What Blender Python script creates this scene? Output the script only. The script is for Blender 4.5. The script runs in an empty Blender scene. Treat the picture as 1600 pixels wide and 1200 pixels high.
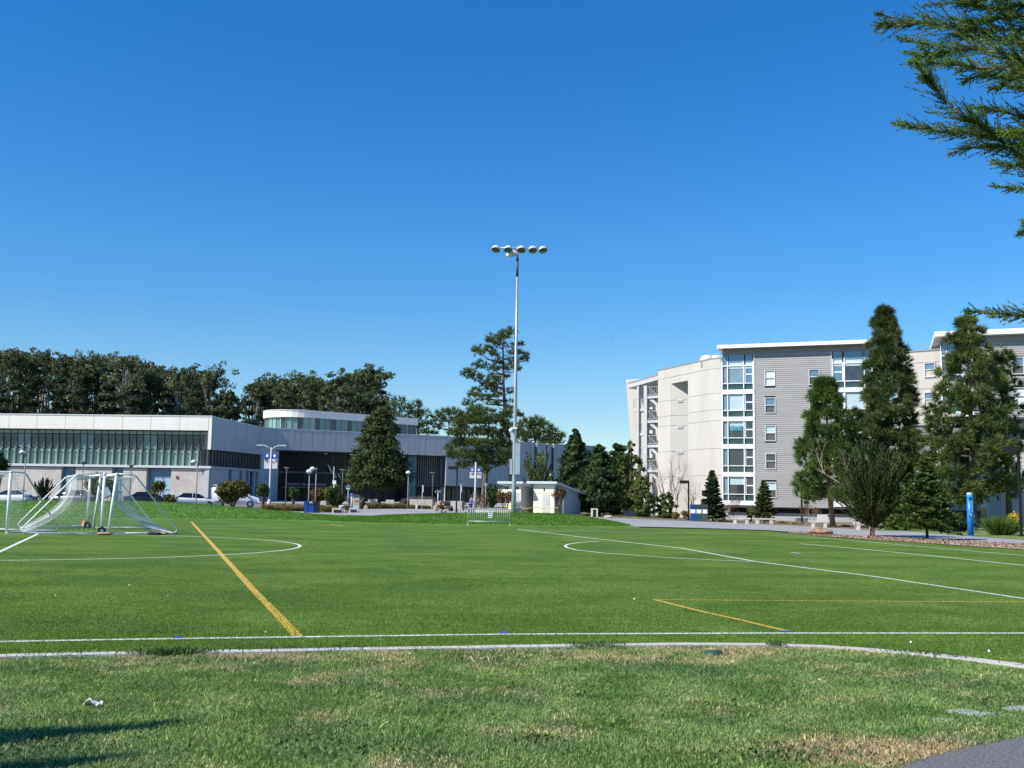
import bpy, bmesh, math, random
import numpy as np
from mathutils import Vector, Matrix

SC = bpy.context.scene
COL = SC.collection
R = math.radians

# ------------------------------------------------------------------ camera
F_PX, EYE, PITCH, ROLL = 1640.0, 1.65, math.atan2(180, 1640), 0.0157
cam = bpy.data.cameras.new("camera")
cam.sensor_width = 36.0
cam.lens = F_PX / 1600 * 36.0
cam.clip_start = 0.1
cam.clip_end = 5000
camo = bpy.data.objects.new("camera", cam)
COL.objects.link(camo)
FWD = Vector((0, math.cos(PITCH), math.sin(PITCH)))
UP0 = Vector((0, -math.sin(PITCH), math.cos(PITCH)))
RT0 = Vector((1, 0, 0))
RT = RT0 * math.cos(ROLL) + UP0 * math.sin(ROLL)
UP = -RT0 * math.sin(ROLL) + UP0 * math.cos(ROLL)
M = Matrix.Identity(4)
for i in range(3):
    M[i][0], M[i][1], M[i][2] = RT[i], UP[i], -FWD[i]
M[2][3] = EYE
camo.matrix_world = M
SC.camera = camo

# ------------------------------------------------------------------ sun, sky, exposure
SUN_EL = R(43)
SUN_H = Vector((-0.872, -0.490))                 # horizontal direction towards the sun
w = bpy.data.worlds.new("World")
SC.world = w
w.use_nodes = True
nt = w.node_tree
nt.nodes.clear()
sky = nt.nodes.new("ShaderNodeTexSky")
sky.sky_type = 'NISHITA'
sky.sun_disc = False
sky.sun_elevation = SUN_EL
sky.sun_rotation = math.atan2(SUN_H.x, SUN_H.y)
sky.altitude = 2500
sky.air_density = 1.8
sky.dust_density = 0.0
sky.ozone_density = 10.0
bg = nt.nodes.new("ShaderNodeBackground")
bg.inputs[1].default_value = 0.103
wo = nt.nodes.new("ShaderNodeOutputWorld")
hsv = nt.nodes.new("ShaderNodeHueSaturation")       # the phone camera's rich blue, over the whole dome alike
hsv.inputs["Saturation"].default_value = 1.22
hsv.inputs["Hue"].default_value = 0.504
nt.links.new(sky.outputs[0], hsv.inputs["Color"])
nt.links.new(hsv.outputs[0], bg.inputs[0])
nt.links.new(bg.outputs[0], wo.inputs[0])
sl = bpy.data.lights.new("sun", 'SUN')
sl.energy = 4.35
sl.angle = R(0.53)
sl.color = (1.0, 0.955, 0.88)
so = bpy.data.objects.new("sun", sl)
COL.objects.link(so)
SUNV = Vector((SUN_H.x * math.cos(SUN_EL), SUN_H.y * math.cos(SUN_EL), math.sin(SUN_EL)))
so.rotation_euler = SUNV.to_track_quat('Z', 'Y').to_euler()
so.location = (0, 0, 60)
SC.view_settings.view_transform = 'Standard'
SC.view_settings.look = 'None'
SC.view_settings.exposure = 0.55
SC.view_settings.gamma = 1.0
SC.view_settings.use_curve_mapping = False

# ------------------------------------------------------------------ survey helpers (photo bearings -> metres)
def bearing(px, py):
    xc, yc = (px - 800) / F_PX, (600 - py) / F_PX
    return FWD + RT * xc + UP * yc

def at(px, py, Y):
    d = bearing(px, py)
    t = Y / d.y
    return Vector((d.x * t, Y, EYE + d.z * t))

def ground(px, py, z=0.0):
    d = bearing(px, py)
    t = (z - EYE) / d.z
    return Vector((d.x * t, d.y * t, z))

def sstep(a, b, x):
    t = min(1, max(0, (x - a) / (b - a)))
    return t * t * (3 - 2 * t)

def gz(x, y):
    h = float(np.interp(y, [72, 90, 115, 130, 160, 400], [0, .2, .5, .9, 1.2, 2.0]))
    h2 = float(np.interp(y, [112, 160, 400], [0, 1.0, 2.0]))
    k = sstep(9, 20, x)
    return h * (1 - k) + h2 * k

def terr(px, py):
    d = bearing(px, py)
    lo, hi = 3.0, 400.0
    t = lo
    while t < hi:
        if EYE + d.z / d.y * t <= gz(d.x / d.y * t, t):
            break
        t += 0.5
    return Vector((d.x / d.y * t, t, gz(d.x / d.y * t, t)))

# ------------------------------------------------------------------ materials
MATS = {}
def mat(name, c1, c2=None, scale=4.0, rough=0.7, bump=0.0, bscale=None, metal=0.0, spec=0.4, coat=0.0,
        detail=6.0, world=False, stretch=None, ior=None, lo=0.35, hi=0.65):
    if name in MATS:
        return MATS[name]
    m = bpy.data.materials.new(name)
    m.use_nodes = True
    n = m.node_tree.nodes
    l = m.node_tree.links
    b = n["Principled BSDF"]
    b.inputs["Roughness"].default_value = rough
    b.inputs["Metallic"].default_value = metal
    b.inputs["Specular IOR Level"].default_value = spec
    b.inputs["Coat Weight"].default_value = coat
    b.inputs["Coat Roughness"].default_value = 0.06
    if ior:
        b.inputs["IOR"].default_value = ior
    if world:
        src = n.new("ShaderNodeNewGeometry").outputs["Position"]
    else:
        src = n.new("ShaderNodeTexCoord").outputs["Object"]
    if stretch:
        mp = n.new("ShaderNodeMapping")
        mp.inputs["Scale"].default_value = stretch
        l.new(src, mp.inputs[0])
        src = mp.outputs[0]
    if c2 is None:
        c2 = tuple(min(1, x * 0.86) for x in c1)
    nz = n.new("ShaderNodeTexNoise")
    nz.inputs["Scale"].default_value = scale
    nz.inputs["Detail"].default_value = detail
    nz.inputs["Roughness"].default_value = 0.6
    l.new(src, nz.inputs["Vector"])
    cr = n.new("ShaderNodeValToRGB")
    cr.color_ramp.elements[0].position = lo
    cr.color_ramp.elements[1].position = hi
    cr.color_ramp.elements[0].color = (*c1, 1)
    cr.color_ramp.elements[1].color = (*c2, 1)
    l.new(nz.outputs["Fac"], cr.inputs[0])
    l.new(cr.outputs[0], b.inputs["Base Color"])
    if bump > 0:
        nb = n.new("ShaderNodeTexNoise")
        nb.inputs["Scale"].default_value = bscale or scale * 6
        nb.inputs["Detail"].default_value = 5
        l.new(src, nb.inputs["Vector"])
        bp = n.new("ShaderNodeBump")
        bp.inputs["Strength"].default_value = bump
        bp.inputs["Distance"].default_value = 0.02
        l.new(nb.outputs["Fac"], bp.inputs["Height"])
        l.new(bp.outputs[0], b.inputs["Normal"])
    MATS[name] = m
    return m

def leafmat(name, c1, c2, scale=0.9, trans=0.22, c3=None):
    """foliage: colour varies from clump to clump (position noise) and leaf to leaf"""
    if name in MATS:
        return MATS[name]
    m = bpy.data.materials.new(name)
    m.use_nodes = True
    n = m.node_tree.nodes
    l = m.node_tree.links
    b = n["Principled BSDF"]
    b.inputs["Roughness"].default_value = 0.62
    b.inputs["Specular IOR Level"].default_value = 0.25
    g = n.new("ShaderNodeNewGeometry")
    nz = n.new("ShaderNodeTexNoise")
    nz.inputs["Scale"].default_value = scale
    nz.inputs["Detail"].default_value = 3
    l.new(g.outputs["Position"], nz.inputs["Vector"])
    ad = n.new("ShaderNodeMath"); ad.operation = 'MULTIPLY_ADD'
    ad.inputs[1].default_value = 0.45
    l.new(g.outputs["Random Per Island"], ad.inputs[0])
    sb = n.new("ShaderNodeMath"); sb.operation = 'SUBTRACT'
    sb.inputs[1].default_value = 0.22
    l.new(nz.outputs["Fac"], sb.inputs[0])
    l.new(sb.outputs[0], ad.inputs[2])
    cr = n.new("ShaderNodeValToRGB")
    cr.color_ramp.elements[0].position = 0.3
    cr.color_ramp.elements[1].position = 0.68
    cr.color_ramp.elements[0].color = (*c1, 1)
    cr.color_ramp.elements[1].color = (*c2, 1)
    if c3:
        e = cr.color_ramp.elements.new(0.82)
        e.color = (*c3, 1)
    l.new(ad.outputs[0], cr.inputs[0])
    l.new(cr.outputs[0], b.inputs["Base Color"])
    tr = n.new("ShaderNodeBsdfTranslucent")
    l.new(cr.outputs[0], tr.inputs["Color"])
    mx = n.new("ShaderNodeMixShader")
    mx.inputs[0].default_value = trans
    l.new(b.outputs[0], mx.inputs[1])
    l.new(tr.outputs[0], mx.inputs[2])
    l.new(mx.outputs[0], n["Material Output"].inputs["Surface"])
    MATS[name] = m
    return m

# ------------------------------------------------------------------ object helpers
def setp(o, label=None, cat=None, group=None, kind=None):
    if label: o["label"] = label
    if cat: o["category"] = cat
    if group: o["group"] = group
    if kind: o["kind"] = kind
    return o

def thing(name, label, cat, loc=(0, 0, 0), rz=0.0, group=None):
    o = bpy.data.objects.new(name, None)
    o.empty_display_size = 0.3
    COL.objects.link(o)
    o.location = loc
    o.rotation_euler = (0, 0, rz)
    return setp(o, label, cat, group)

def origin_of(parent):
    p = Vector((0, 0, 0))
    while parent is not None:
        p += parent.location
        parent = parent.parent
    return p

def obj(name, me, parent=None):
    o = bpy.data.objects.new(name, me)
    COL.objects.link(o)
    if parent is not None:
        o.parent = parent
    return o

def copy_tree(o, parent=None):
    c = o.copy()
    COL.objects.link(c)
    if parent is not None:
        c.parent = parent
    for ch in list(o.children):
        copy_tree(ch, c)
    return c

class Fac:
    """a vertical facade line from A to B (plan); s along it, o outwards (towards the viewer), z up"""
    def __init__(s, A, B):
        s.A = Vector((A[0], A[1])); s.B = Vector((B[0], B[1]))
        s.L = (s.B - s.A).length
        s.u = (s.B - s.A) / s.L
        s.n = Vector((s.u.y, -s.u.x))
    def p(s, a, z, o=0.0):
        q = s.A + s.u * a + s.n * o
        return Vector((q.x, q.y, z))
    def sz(s, px, py, o=0.0):
        d = bearing(px, py)
        A = s.A + s.n * o
        den = d.x * s.n.x + d.y * s.n.y
        t = (A.x * s.n.x + A.y * s.n.y) / den
        q = Vector((d.x * t, d.y * t)) - A
        return q.dot(s.u), EYE + d.z * t

class MB:
    def __init__(s):
        s.v = []; s.f = []; s.mi = []
    def add(s, vs, fs, mi=0):
        k = len(s.v)
        s.v += [tuple(p) for p in vs]
        s.f += [tuple(i + k for i in f) for f in fs]
        s.mi += [mi] * len(fs)
        return s
    BF = [(0, 3, 2, 1), (4, 5, 6, 7), (0, 1, 5, 4), (1, 2, 6, 5), (2, 3, 7, 6), (3, 0, 4, 7)]
    def hexa(s, ps, mi=0):
        return s.add(ps, MB.BF, mi)
    def box(s, c, d, rz=0.0, mi=0):
        x, y, z = d[0] / 2, d[1] / 2, d[2] / 2
        cs, sn = math.cos(rz), math.sin(rz)
        ps = [(-x, -y, -z), (x, -y, -z), (x, y, -z), (-x, y, -z), (-x, -y, z), (x, -y, z), (x, y, z), (-x, y, z)]
        return s.hexa([(c[0] + a * cs - b * sn, c[1] + a * sn + b * cs, c[2] + e) for a, b, e in ps], mi)
    def bx(s, x0, x1, y0, y1, z0, z1, mi=0):
        return s.box(((x0 + x1) / 2, (y0 + y1) / 2, (z0 + z1) / 2), (x1 - x0, y1 - y0, z1 - z0), 0, mi)
    def fb(s, F, s0, s1, z0, z1, o0, o1, mi=0):
        ps = [F.p(s0, z0, o1), F.p(s1, z0, o1), F.p(s1, z0, o0), F.p(s0, z0, o0),
              F.p(s0, z1, o1), F.p(s1, z1, o1), F.p(s1, z1, o0), F.p(s0, z1, o0)]
        return s.hexa(ps, mi)
    def fbt(s, F, s0, s1, z0, za, zb, o0, o1, mi=0):
        """facade box with a sloping top: za at s0, zb at s1"""
        ps = [F.p(s0, z0, o1), F.p(s1, z0, o1), F.p(s1, z0, o0), F.p(s0, z0, o0),
              F.p(s0, za, o1), F.p(s1, zb, o1), F.p(s1, zb, o0), F.p(s0, za, o0)]
        return s.hexa(ps, mi)
    def prism(s, poly, z0, z1, mi=0):
        n = len(poly)
        vs = [(p[0], p[1], z0) for p in poly] + [(p[0], p[1], z1) for p in poly]
        fs = [tuple(range(n - 1, -1, -1)), tuple(range(n, 2 * n))]
        fs += [(i, (i + 1) % n, n + (i + 1) % n, n + i) for i in range(n)]
        return s.add(vs, fs, mi)
    def tube(s, pts, rad, n=8, mi=0, cap=True):
        pts = [Vector(p) for p in pts]
        if not hasattr(rad, '__len__'):
            rad = [rad] * len(pts)
        k0 = len(s.v)
        a = None
        for i, p in enumerate(pts):
            t = (pts[min(i + 1, len(pts) - 1)] - pts[max(i - 1, 0)])
            if t.length < 1e-9: t = Vector((0, 0, 1))
            t.normalize()
            if a is None:
                a = t.orthogonal().normalized()
            else:
                a = (a - t * a.dot(t))
                a = a.normalized() if a.length > 1e-6 else t.orthogonal().normalized()
            b = t.cross(a)
            for k in range(n):
                q = p + (a * math.cos(2 * math.pi * k / n) + b * math.sin(2 * math.pi * k / n)) * rad[i]
                s.v.append(tuple(q))
        for i in range(len(pts) - 1):
            for k in range(n):
                s.f.append((k0 + i * n + k, k0 + i * n + (k + 1) % n, k0 + (i + 1) * n + (k + 1) % n, k0 + (i + 1) * n + k))
                s.mi.append(mi)
        if cap:
            s.f.append(tuple(k0 + n - 1 - k for k in range(n))); s.mi.append(mi)
            e = k0 + (len(pts) - 1) * n
            s.f.append(tuple(e + k for k in range(n))); s.mi.append(mi)
        return s
    def lathe(s, prof, c=(0, 0, 0), n=16, mi=0):
        k0 = len(s.v)
        for r, z in prof:
            for k in range(n):
                a = 2 * math.pi * k / n
                s.v.append((c[0] + r * math.cos(a), c[1] + r * math.sin(a), c[2] + z))
        for i in range(len(prof) - 1):
            for k in range(n):
                s.f.append((k0 + i * n + k, k0 + i * n + (k + 1) % n, k0 + (i + 1) * n + (k + 1) % n, k0 + (i + 1) * n + k))
                s.mi.append(mi)
        return s
    def build(s, name, m, parent=None, smooth=False):
        me = bpy.data.meshes.new(name)
        off = origin_of(parent)
        me.from_pydata([(a - off.x, b - off.y, c - off.z) for a, b, c in s.v], [], s.f)
        ms = m if isinstance(m, (list, tuple)) else [m]
        for x in ms: me.materials.append(x)
        if len(ms) > 1:
            me.polygons.foreach_set("material_index", s.mi)
        if smooth:
            me.polygons.foreach_set("use_smooth", [True] * len(me.polygons))
        me.validate()
        me.update()
        return obj(name, me, parent)

def fastmesh(name, V, nper, m, parent=None):
    """V: (n, nper, 3) array of separate polygons"""
    n = V.shape[0]
    off = np.array(origin_of(parent))
    me = bpy.data.meshes.new(name)
    me.vertices.add(n * nper)
    me.vertices.foreach_set("co", (V.reshape(-1, 3) - off).astype(np.float32).ravel())
    me.loops.add(n * nper)
    me.loops.foreach_set("vertex_index", np.arange(n * nper, dtype=np.int32))
    me.polygons.add(n)
    me.polygons.foreach_set("loop_start", np.arange(n, dtype=np.int32) * nper)
    me.update(calc_edges=True)
    me.materials.append(m)
    return obj(name, me, parent)

def unit(a):
    return a / np.maximum(np.linalg.norm(a, axis=-1, keepdims=True), 1e-9)

def leaf_quads(C, size, rng, aspect=0.55, D=None, outward=None):
    """rhombic leaves at centres C; D = preferred long axis"""
    n = len(C)
    d = unit(rng.normal(size=(n, 3))) if D is None else unit(D + 0.35 * rng.normal(size=(n, 3)))
    q = rng.normal(size=(n, 3))
    if outward is not None:
        q = np.cross(d, unit(outward + 0.7 * rng.normal(size=(n, 3))))
    s = unit(q - d * (q * d).sum(1, keepdims=True))
    L = (size * rng.uniform(0.6, 1.35, n))[:, None]
    return np.stack([C - d * L / 2, C + s * L * aspect / 2, C + d * L / 2, C - s * L * aspect / 2], 1)

def needle_tris(C, D, L, k, rng, width=0.09, spread=0.9):
    """k needles per tuft as slim triangles"""
    n = len(C)
    Cc = np.repeat(C, k, 0)
    d = unit(np.repeat(unit(D), k, 0) + spread * rng.normal(size=(n * k, 3)))
    s = unit(np.cross(d, rng.normal(size=(n * k, 3))))
    l = (L * rng.uniform(0.65, 1.2, n * k))[:, None]
    return np.stack([Cc - s * l * width / 2, Cc + s * l * width / 2, Cc + d * l], 1)

def ball_pts(n, rng, c, r, shell=0.55):
    d = unit(rng.normal(size=(n, 3)))
    rr = shell + (1 - shell) * rng.uniform(0, 1, n) ** 0.5
    return np.array(c) + d * rr[:, None] * np.array(r), d

def text(name, body, size, m, parent, loc, rot, extrude=0.01, align='CENTER'):
    cu = bpy.data.curves.new(name, 'FONT')
    cu.body = body
    cu.size = size
    cu.extrude = extrude
    cu.align_x = align
    cu.align_y = 'CENTER'
    cu.materials.append(m)
    o = bpy.data.objects.new(name, cu)
    COL.objects.link(o)
    bpy.context.view_layer.update()
    me = bpy.data.meshes.new_from_object(o.evaluated_get(bpy.context.evaluated_depsgraph_get()))
    bpy.data.objects.remove(o)
    me.name = name
    o = obj(name, me, parent)
    o.location = Vector(loc) - origin_of(parent)
    o.rotation_euler = rot
    return o

def facade_rot(F):
    return (math.pi / 2, 0, math.atan2(F.u.y, F.u.x))
# ================================================================== ground, field, lawn
def lawn_material(name, blades):
    m = bpy.data.materials.new(name)
    m.use_nodes = True
    n, l = m.node_tree.nodes, m.node_tree.links
    b = n["Principled BSDF"]
    b.inputs["Roughness"].default_value = 0.65
    b.inputs["Specular IOR Level"].default_value = 0.22
    pos = n.new("ShaderNodeNewGeometry")
    def noise(sc, det=4, rough=0.6):
        z = n.new("ShaderNodeTexNoise")
        z.inputs["Scale"].default_value = sc
        z.inputs["Detail"].default_value = det
        z.inputs["Roughness"].default_value = rough
        l.new(pos.outputs["Position"], z.inputs["Vector"])
        return z.outputs["Fac"]
    def math_(op, a, bb, clamp=False):
        q = n.new("ShaderNodeMath"); q.operation = op; q.use_clamp = clamp
        for i, x in enumerate((a, bb)):
            if isinstance(x, (int, float)): q.inputs[i].default_value = x
            else: l.new(x, q.inputs[i])
        return q.outputs[0]
    def ramp(x, a, b_):
        q = n.new("ShaderNodeMapRange"); q.interpolation_type = 'SMOOTHSTEP'
        q.inputs[1].default_value = a; q.inputs[2].default_value = b_
        l.new(x, q.inputs[0])
        return q.outputs[0]
    def mix(f, a, c):
        q = n.new("ShaderNodeMix"); q.data_type = 'RGBA'
        l.new(f, q.inputs[0])
        for i, x in ((6, a), (7, c)):
            if isinstance(x, tuple): q.inputs[i].default_value = (*x, 1)
            else: l.new(x, q.inputs[i])
        return q.outputs[2]
    sx = n.new("ShaderNodeSeparateXYZ")
    l.new(pos.outputs["Position"], sx.inputs[0])
    X, Y = sx.outputs[0], sx.outputs[1]
    green = mix(ramp(noise(1.6, 5), 0.36, 0.64), (0.115, 0.205, 0.048), (0.23, 0.32, 0.095))
    green = mix(ramp(noise(0.55, 3), 0.5, 0.68), green, (0.115, 0.195, 0.075))
    dryc = mix(ramp(noise(9, 4), 0.35, 0.65), (0.34, 0.26, 0.125), (0.54, 0.44, 0.25))
    # worn band beside the kerb
    band = ramp(math_('ADD', Y, math_('MULTIPLY', X, -0.17)), 9.7, 10.9)
    dn = noise(1.05, 6, 0.65)
    rnd = pos.outputs["Random Per Island"] if blades else noise(60, 2)
    rn = math_('MULTIPLY', math_('SUBTRACT', rnd, 0.5), 0.17 if blades else 0.2)
    dn2 = math_('ADD', math_('MULTIPLY', dn, 0.85), math_('MULTIPLY', noise(3.6, 5, 0.6), 0.15))
    dry = ramp(math_('ADD', math_('ADD', dn2, rn), math_('MULTIPLY', band, 0.10)), 0.56, 0.67)
    # dry patch beside the asphalt path
    ex = math_('MULTIPLY', math_('ADD', X, -2.45), 0.8)
    ey = math_('MULTIPLY', math_('ADD', Y, -7.0), 2.0)
    rr = math_('SQRT', math_('ADD', math_('MULTIPLY', ex, ex), math_('MULTIPLY', ey, ey)), 0)
    patch = math_('SUBTRACT', 1.45, rr)
    patch = ramp(math_('ADD', math_('ADD', patch, math_('MULTIPLY', dn, 1.2)), math_('MULTIPLY', rn, 2.2)), 0.95, 1.6)
    dry = math_('MAXIMUM', math_('MULTIPLY', dry, 0.85), patch)
    c = mix(dry, green, dryc)
    if blades:
        v = n.new("ShaderNodeMapRange")
        v.inputs[3].default_value = 0.60; v.inputs[4].default_value = 1.85
        l.new(pos.outputs["Random Per Island"], v.inputs[0])
        hs = n.new("ShaderNodeHueSaturation")
        l.new(v.outputs[0], hs.inputs["Value"])
        l.new(c, hs.inputs["Color"])
        c = hs.outputs[0]
        tr = n.new("ShaderNodeBsdfTranslucent")
        l.new(c, tr.inputs[0])
        mx = n.new("ShaderNodeMixShader"); mx.inputs[0].default_value = 0.3
        l.new(b.outputs[0], mx.inputs[1]); l.new(tr.outputs[0], mx.inputs[2])
        l.new(mx.outputs[0], n["Material Output"].inputs[0])
    else:
        soil = mix(ramp(noise(30, 4), 0.4, 0.6), c, (0.10, 0.085, 0.05))
        c = soil
    l.new(c, b.inputs["Base Color"])
    return m

def turf_material():
    m = bpy.data.materials.new("artificial turf")
    m.use_nodes = True
    n, l = m.node_tree.nodes, m.node_tree.links
    b = n["Principled BSDF"]
    b.inputs["Roughness"].default_value = 0.75
    b.inputs["Specular IOR Level"].default_value = 0.12
    b.inputs["Sheen Weight"].default_value = 0.02
    b.inputs["Sheen Roughness"].default_value = 0.5
    b.inputs["Sheen Tint"].default_value = (0.75, 0.95, 0.7, 1)
    pos = n.new("ShaderNodeNewGeometry")
    def noise(sc, st, det=5, rg=0.6):
        mp = n.new("ShaderNodeMapping"); mp.inputs["Scale"].default_value = st
        mp.inputs["Rotation"].default_value = (0, 0, R(-6))
        l.new(pos.outputs["Position"], mp.inputs[0])
        z = n.new("ShaderNodeTexNoise"); z.inputs["Scale"].default_value = sc
        z.inputs["Detail"].default_value = det; z.inputs["Roughness"].default_value = rg
        l.new(mp.outputs[0], z.inputs["Vector"])
        return z.outputs["Fac"]
    def ramp(x, a, bb):
        q = n.new("ShaderNodeMapRange"); q.interpolation_type = 'SMOOTHSTEP'
        q.inputs[1].default_value = a; q.inputs[2].default_value = bb
        l.new(x, q.inputs[0]); return q.outputs[0]
    def mix(f, a, c, mode='MIX'):
        q = n.new("ShaderNodeMix"); q.data_type = 'RGBA'; q.blend_type = mode
        if isinstance(f, float): q.inputs[0].default_value = f
        else: l.new(f, q.inputs[0])
        for i, x in ((6, a), (7, c)):
            if isinstance(x, tuple): q.inputs[i].default_value = (*x, 1)
            else: l.new(x, q.inputs[i])
        return q.outputs[2]
    fine = ramp(noise(42, (1, 1, 1), 5, 0.85), 0.34, 0.66)
    c = mix(fine, (0.062, 0.122, 0.010), (0.20, 0.29, 0.040))
    brush = ramp(noise(0.34, (0.85, 1.15, 1), 6, 0.7), 0.38, 0.62)     # brushed lanes of the pile
    c = mix(brush, c, mix(1.0, c, (0.60, 0.70, 0.45), 'MULTIPLY'))
    lay = ramp(noise(0.10, (1, 1.2, 1), 3), 0.45, 0.62)
    c = mix(lay, c, mix(1.0, c, (1.12, 1.1, 1.3), 'MULTIPLY'))
    fib = ramp(noise(3.2, (1.15, 1, 1), 8, 0.85), 0.42, 0.6)
    c = mix(fib, c, mix(1.0, c, (0.68, 0.74, 0.60), 'MULTIPLY'))
    l.new(c, b.inputs["Base Color"])
    nb = n.new("ShaderNodeTexNoise"); nb.inputs["Scale"].default_value = 90; nb.inputs["Detail"].default_value = 2
    l.new(pos.outputs["Position"], nb.inputs["Vector"])
    bp = n.new("ShaderNodeBump"); bp.inputs["Strength"].default_value = 0.7; bp.inputs["Distance"].default_value = 0.02
    l.new(nb.outputs["Fac"], bp.inputs["Height"]); l.new(bp.outputs[0], b.inputs["Normal"])
    return m

M_LAWN = lawn_material("dry lawn", False)
M_BLADE = lawn_material("lawn blades", True)
M_TURF = turf_material()
M_ASPH = mat("asphalt", (0.08, 0.08, 0.08), (0.25, 0.245, 0.235), 55, 0.9, 0.8, 130, world=True)
M_ROAD = mat("road asphalt", (0.14, 0.14, 0.145), (0.2, 0.195, 0.19), 1.2, 0.9, world=True)
M_PATHC = mat("path concrete", (0.27, 0.265, 0.265), (0.34, 0.335, 0.325), 0.6, 0.9, world=True)
M_KERB = mat("kerb concrete", (0.42, 0.40, 0.36), (0.54, 0.515, 0.47), 5, 0.9, 0.4, 40, world=True)
M_MULCH = mat("bark mulch", (0.19, 0.125, 0.085), (0.46, 0.34, 0.25), 9, 0.95, 0.9, 14, world=True, lo=0.38, hi=0.62)
M_SOIL = mat("planting soil", (0.13, 0.095, 0.06), (0.23, 0.17, 0.10), 0.7, 0.95, world=True)
M_MEADOW = mat("far ground", (0.11, 0.115, 0.055), (0.19, 0.165, 0.095), 0.25, 0.95, world=True)
M_MOUND = mat("mown mound grass", (0.06, 0.15, 0.012), (0.125, 0.24, 0.022), 2.0, 0.8, 0.9, 9, world=True)
M_LINEW = mat("white line paint", (0.72, 0.74, 0.70), (0.60, 0.63, 0.57), 25, 0.8, world=True)
M_LINEY = mat("yellow line paint", (0.62, 0.40, 0.055), (0.52, 0.33, 0.045), 25, 0.8, world=True)
M_LINEB = mat("blue line paint", (0.012, 0.06, 0.30), (0.02, 0.09, 0.38), 25, 0.8, world=True)

# base terrain: one sheet to the horizon
xs = np.unique(np.concatenate([np.linspace(-1500, -120, 12), np.linspace(-120, 120, 61), np.linspace(120, 1500, 12)]))
ys = np.unique(np.concatenate([np.linspace(-60, 60, 13), np.linspace(60, 200, 57), np.linspace(200, 3000, 16)]))
nx, ny = len(xs), len(ys)
V = [(x, y, gz(x, y) - 0.06) for y in ys for x in xs]
Fq = [(j * nx + i, j * nx + i + 1, (j + 1) * nx + i + 1, (j + 1) * nx + i) for j in range(ny - 1) for i in range(nx - 1)]
b = MB(); b.add(V, Fq); setp(b.build("ground", M_MEADOW, smooth=True), kind="structure")

def sheet(name, poly, z, m):
    b = MB(); b.add([(p[0], p[1], z) for p in poly], [tuple(range(len(poly)))])
    return setp(b.build(name, m), kind="structure")

def ribbon(name, A, B, off, m, rows=10, cols=60):
    """terrain-following strip between two plan polylines"""
    def res(P):
        P = np.array([(p[0], p[1]) for p in P]); d = np.r_[0, np.cumsum(np.linalg.norm(np.diff(P, axis=0), axis=1))]
        t = np.linspace(0, d[-1], cols)
        return np.stack([np.interp(t, d, P[:, 0]), np.interp(t, d, P[:, 1])], 1)
    A, B = res(A), res(B)
    vs = []
    for r in range(rows + 1):
        for c in range(cols):
            p = A[c] * (1 - r / rows) + B[c] * (r / rows)
            vs.append((p[0], p[1], gz(p[0], p[1]) + off))
    fs = [(r * cols + c, r * cols + c + 1, (r + 1) * cols + c + 1, (r + 1) * cols + c) for r in range(rows) for c in range(cols - 1)]
    b = MB(); b.add(vs, fs)
    return setp(b.build(name, m, smooth=True), kind="structure")

# kerb line (field side), plan
KPX = [(-260, 1047), (0, 1034), (200, 1029.5), (400, 1025.5), (600, 1021), (800, 1018), (950, 1015.5), (1100, 1013.5), (1200, 1014.5), (1300, 1018),
       (1400, 1025.5), (1500, 1036), (1600, 1049), (1720, 1068)]
KERB = np.array([tuple(ground(*p)[:2]) for p in KPX] + [(6.3, 9.25), (7.6, 8.55), (9.5, 7.95), (13, 7.3), (18, 6.9)])
def kerb_y(x):
    return np.interp(x, KERB[:, 0], KERB[:, 1])
farpx = [(1900, 905), (1750, 878), (1600, 859.5), (1500, 853), (1420, 847.5), (1352, 843.5), (1285, 838.6), (1240, 833.5), (1200, 829.5), (1100, 826.5), (990, 824),
         (840, 822.5), (700, 820), (560, 817), (400, 812.5), (300, 811.5), (0, 810), (-300, 808)]
FAR = [ground(*p) for p in farpx]
sheet("turf_field", [(-14, 8.2)] + [tuple(p) for p in KERB[1:]] + [(34, 6.6)] + [(p.x, p.y) for p in FAR] + [(-60, 40)], 0.004, M_TURF)
# foreground lawn and the asphalt path
inner = [(x, y - 0.2) for x, y in KERB]
sheet("lawn", [(-60, -30), (40, -30), (40, 6.2)] + inner[::-1] + [(-14, 7.9), (-60, 3)], 0.052, M_LAWN)
PATHPX = [(1330, 1232), (1400, 1201), (1436, 1188), (1472, 1177.5), (1525, 1165), (1562, 1158), (1600, 1150), (1700, 1134)]
PATH = [ground(*p, .056) for p in PATHPX]
PATHPOLY = [(p.x, p.y) for p in PATH] + [(6.0, 7.9), (8.5, 6.8), (14, 5.9), (14, -6), (-2.5, -6), (0.4, 4.2)]
sheet("asphalt_path", PATHPOLY, 0.056, M_ASPH)
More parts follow.
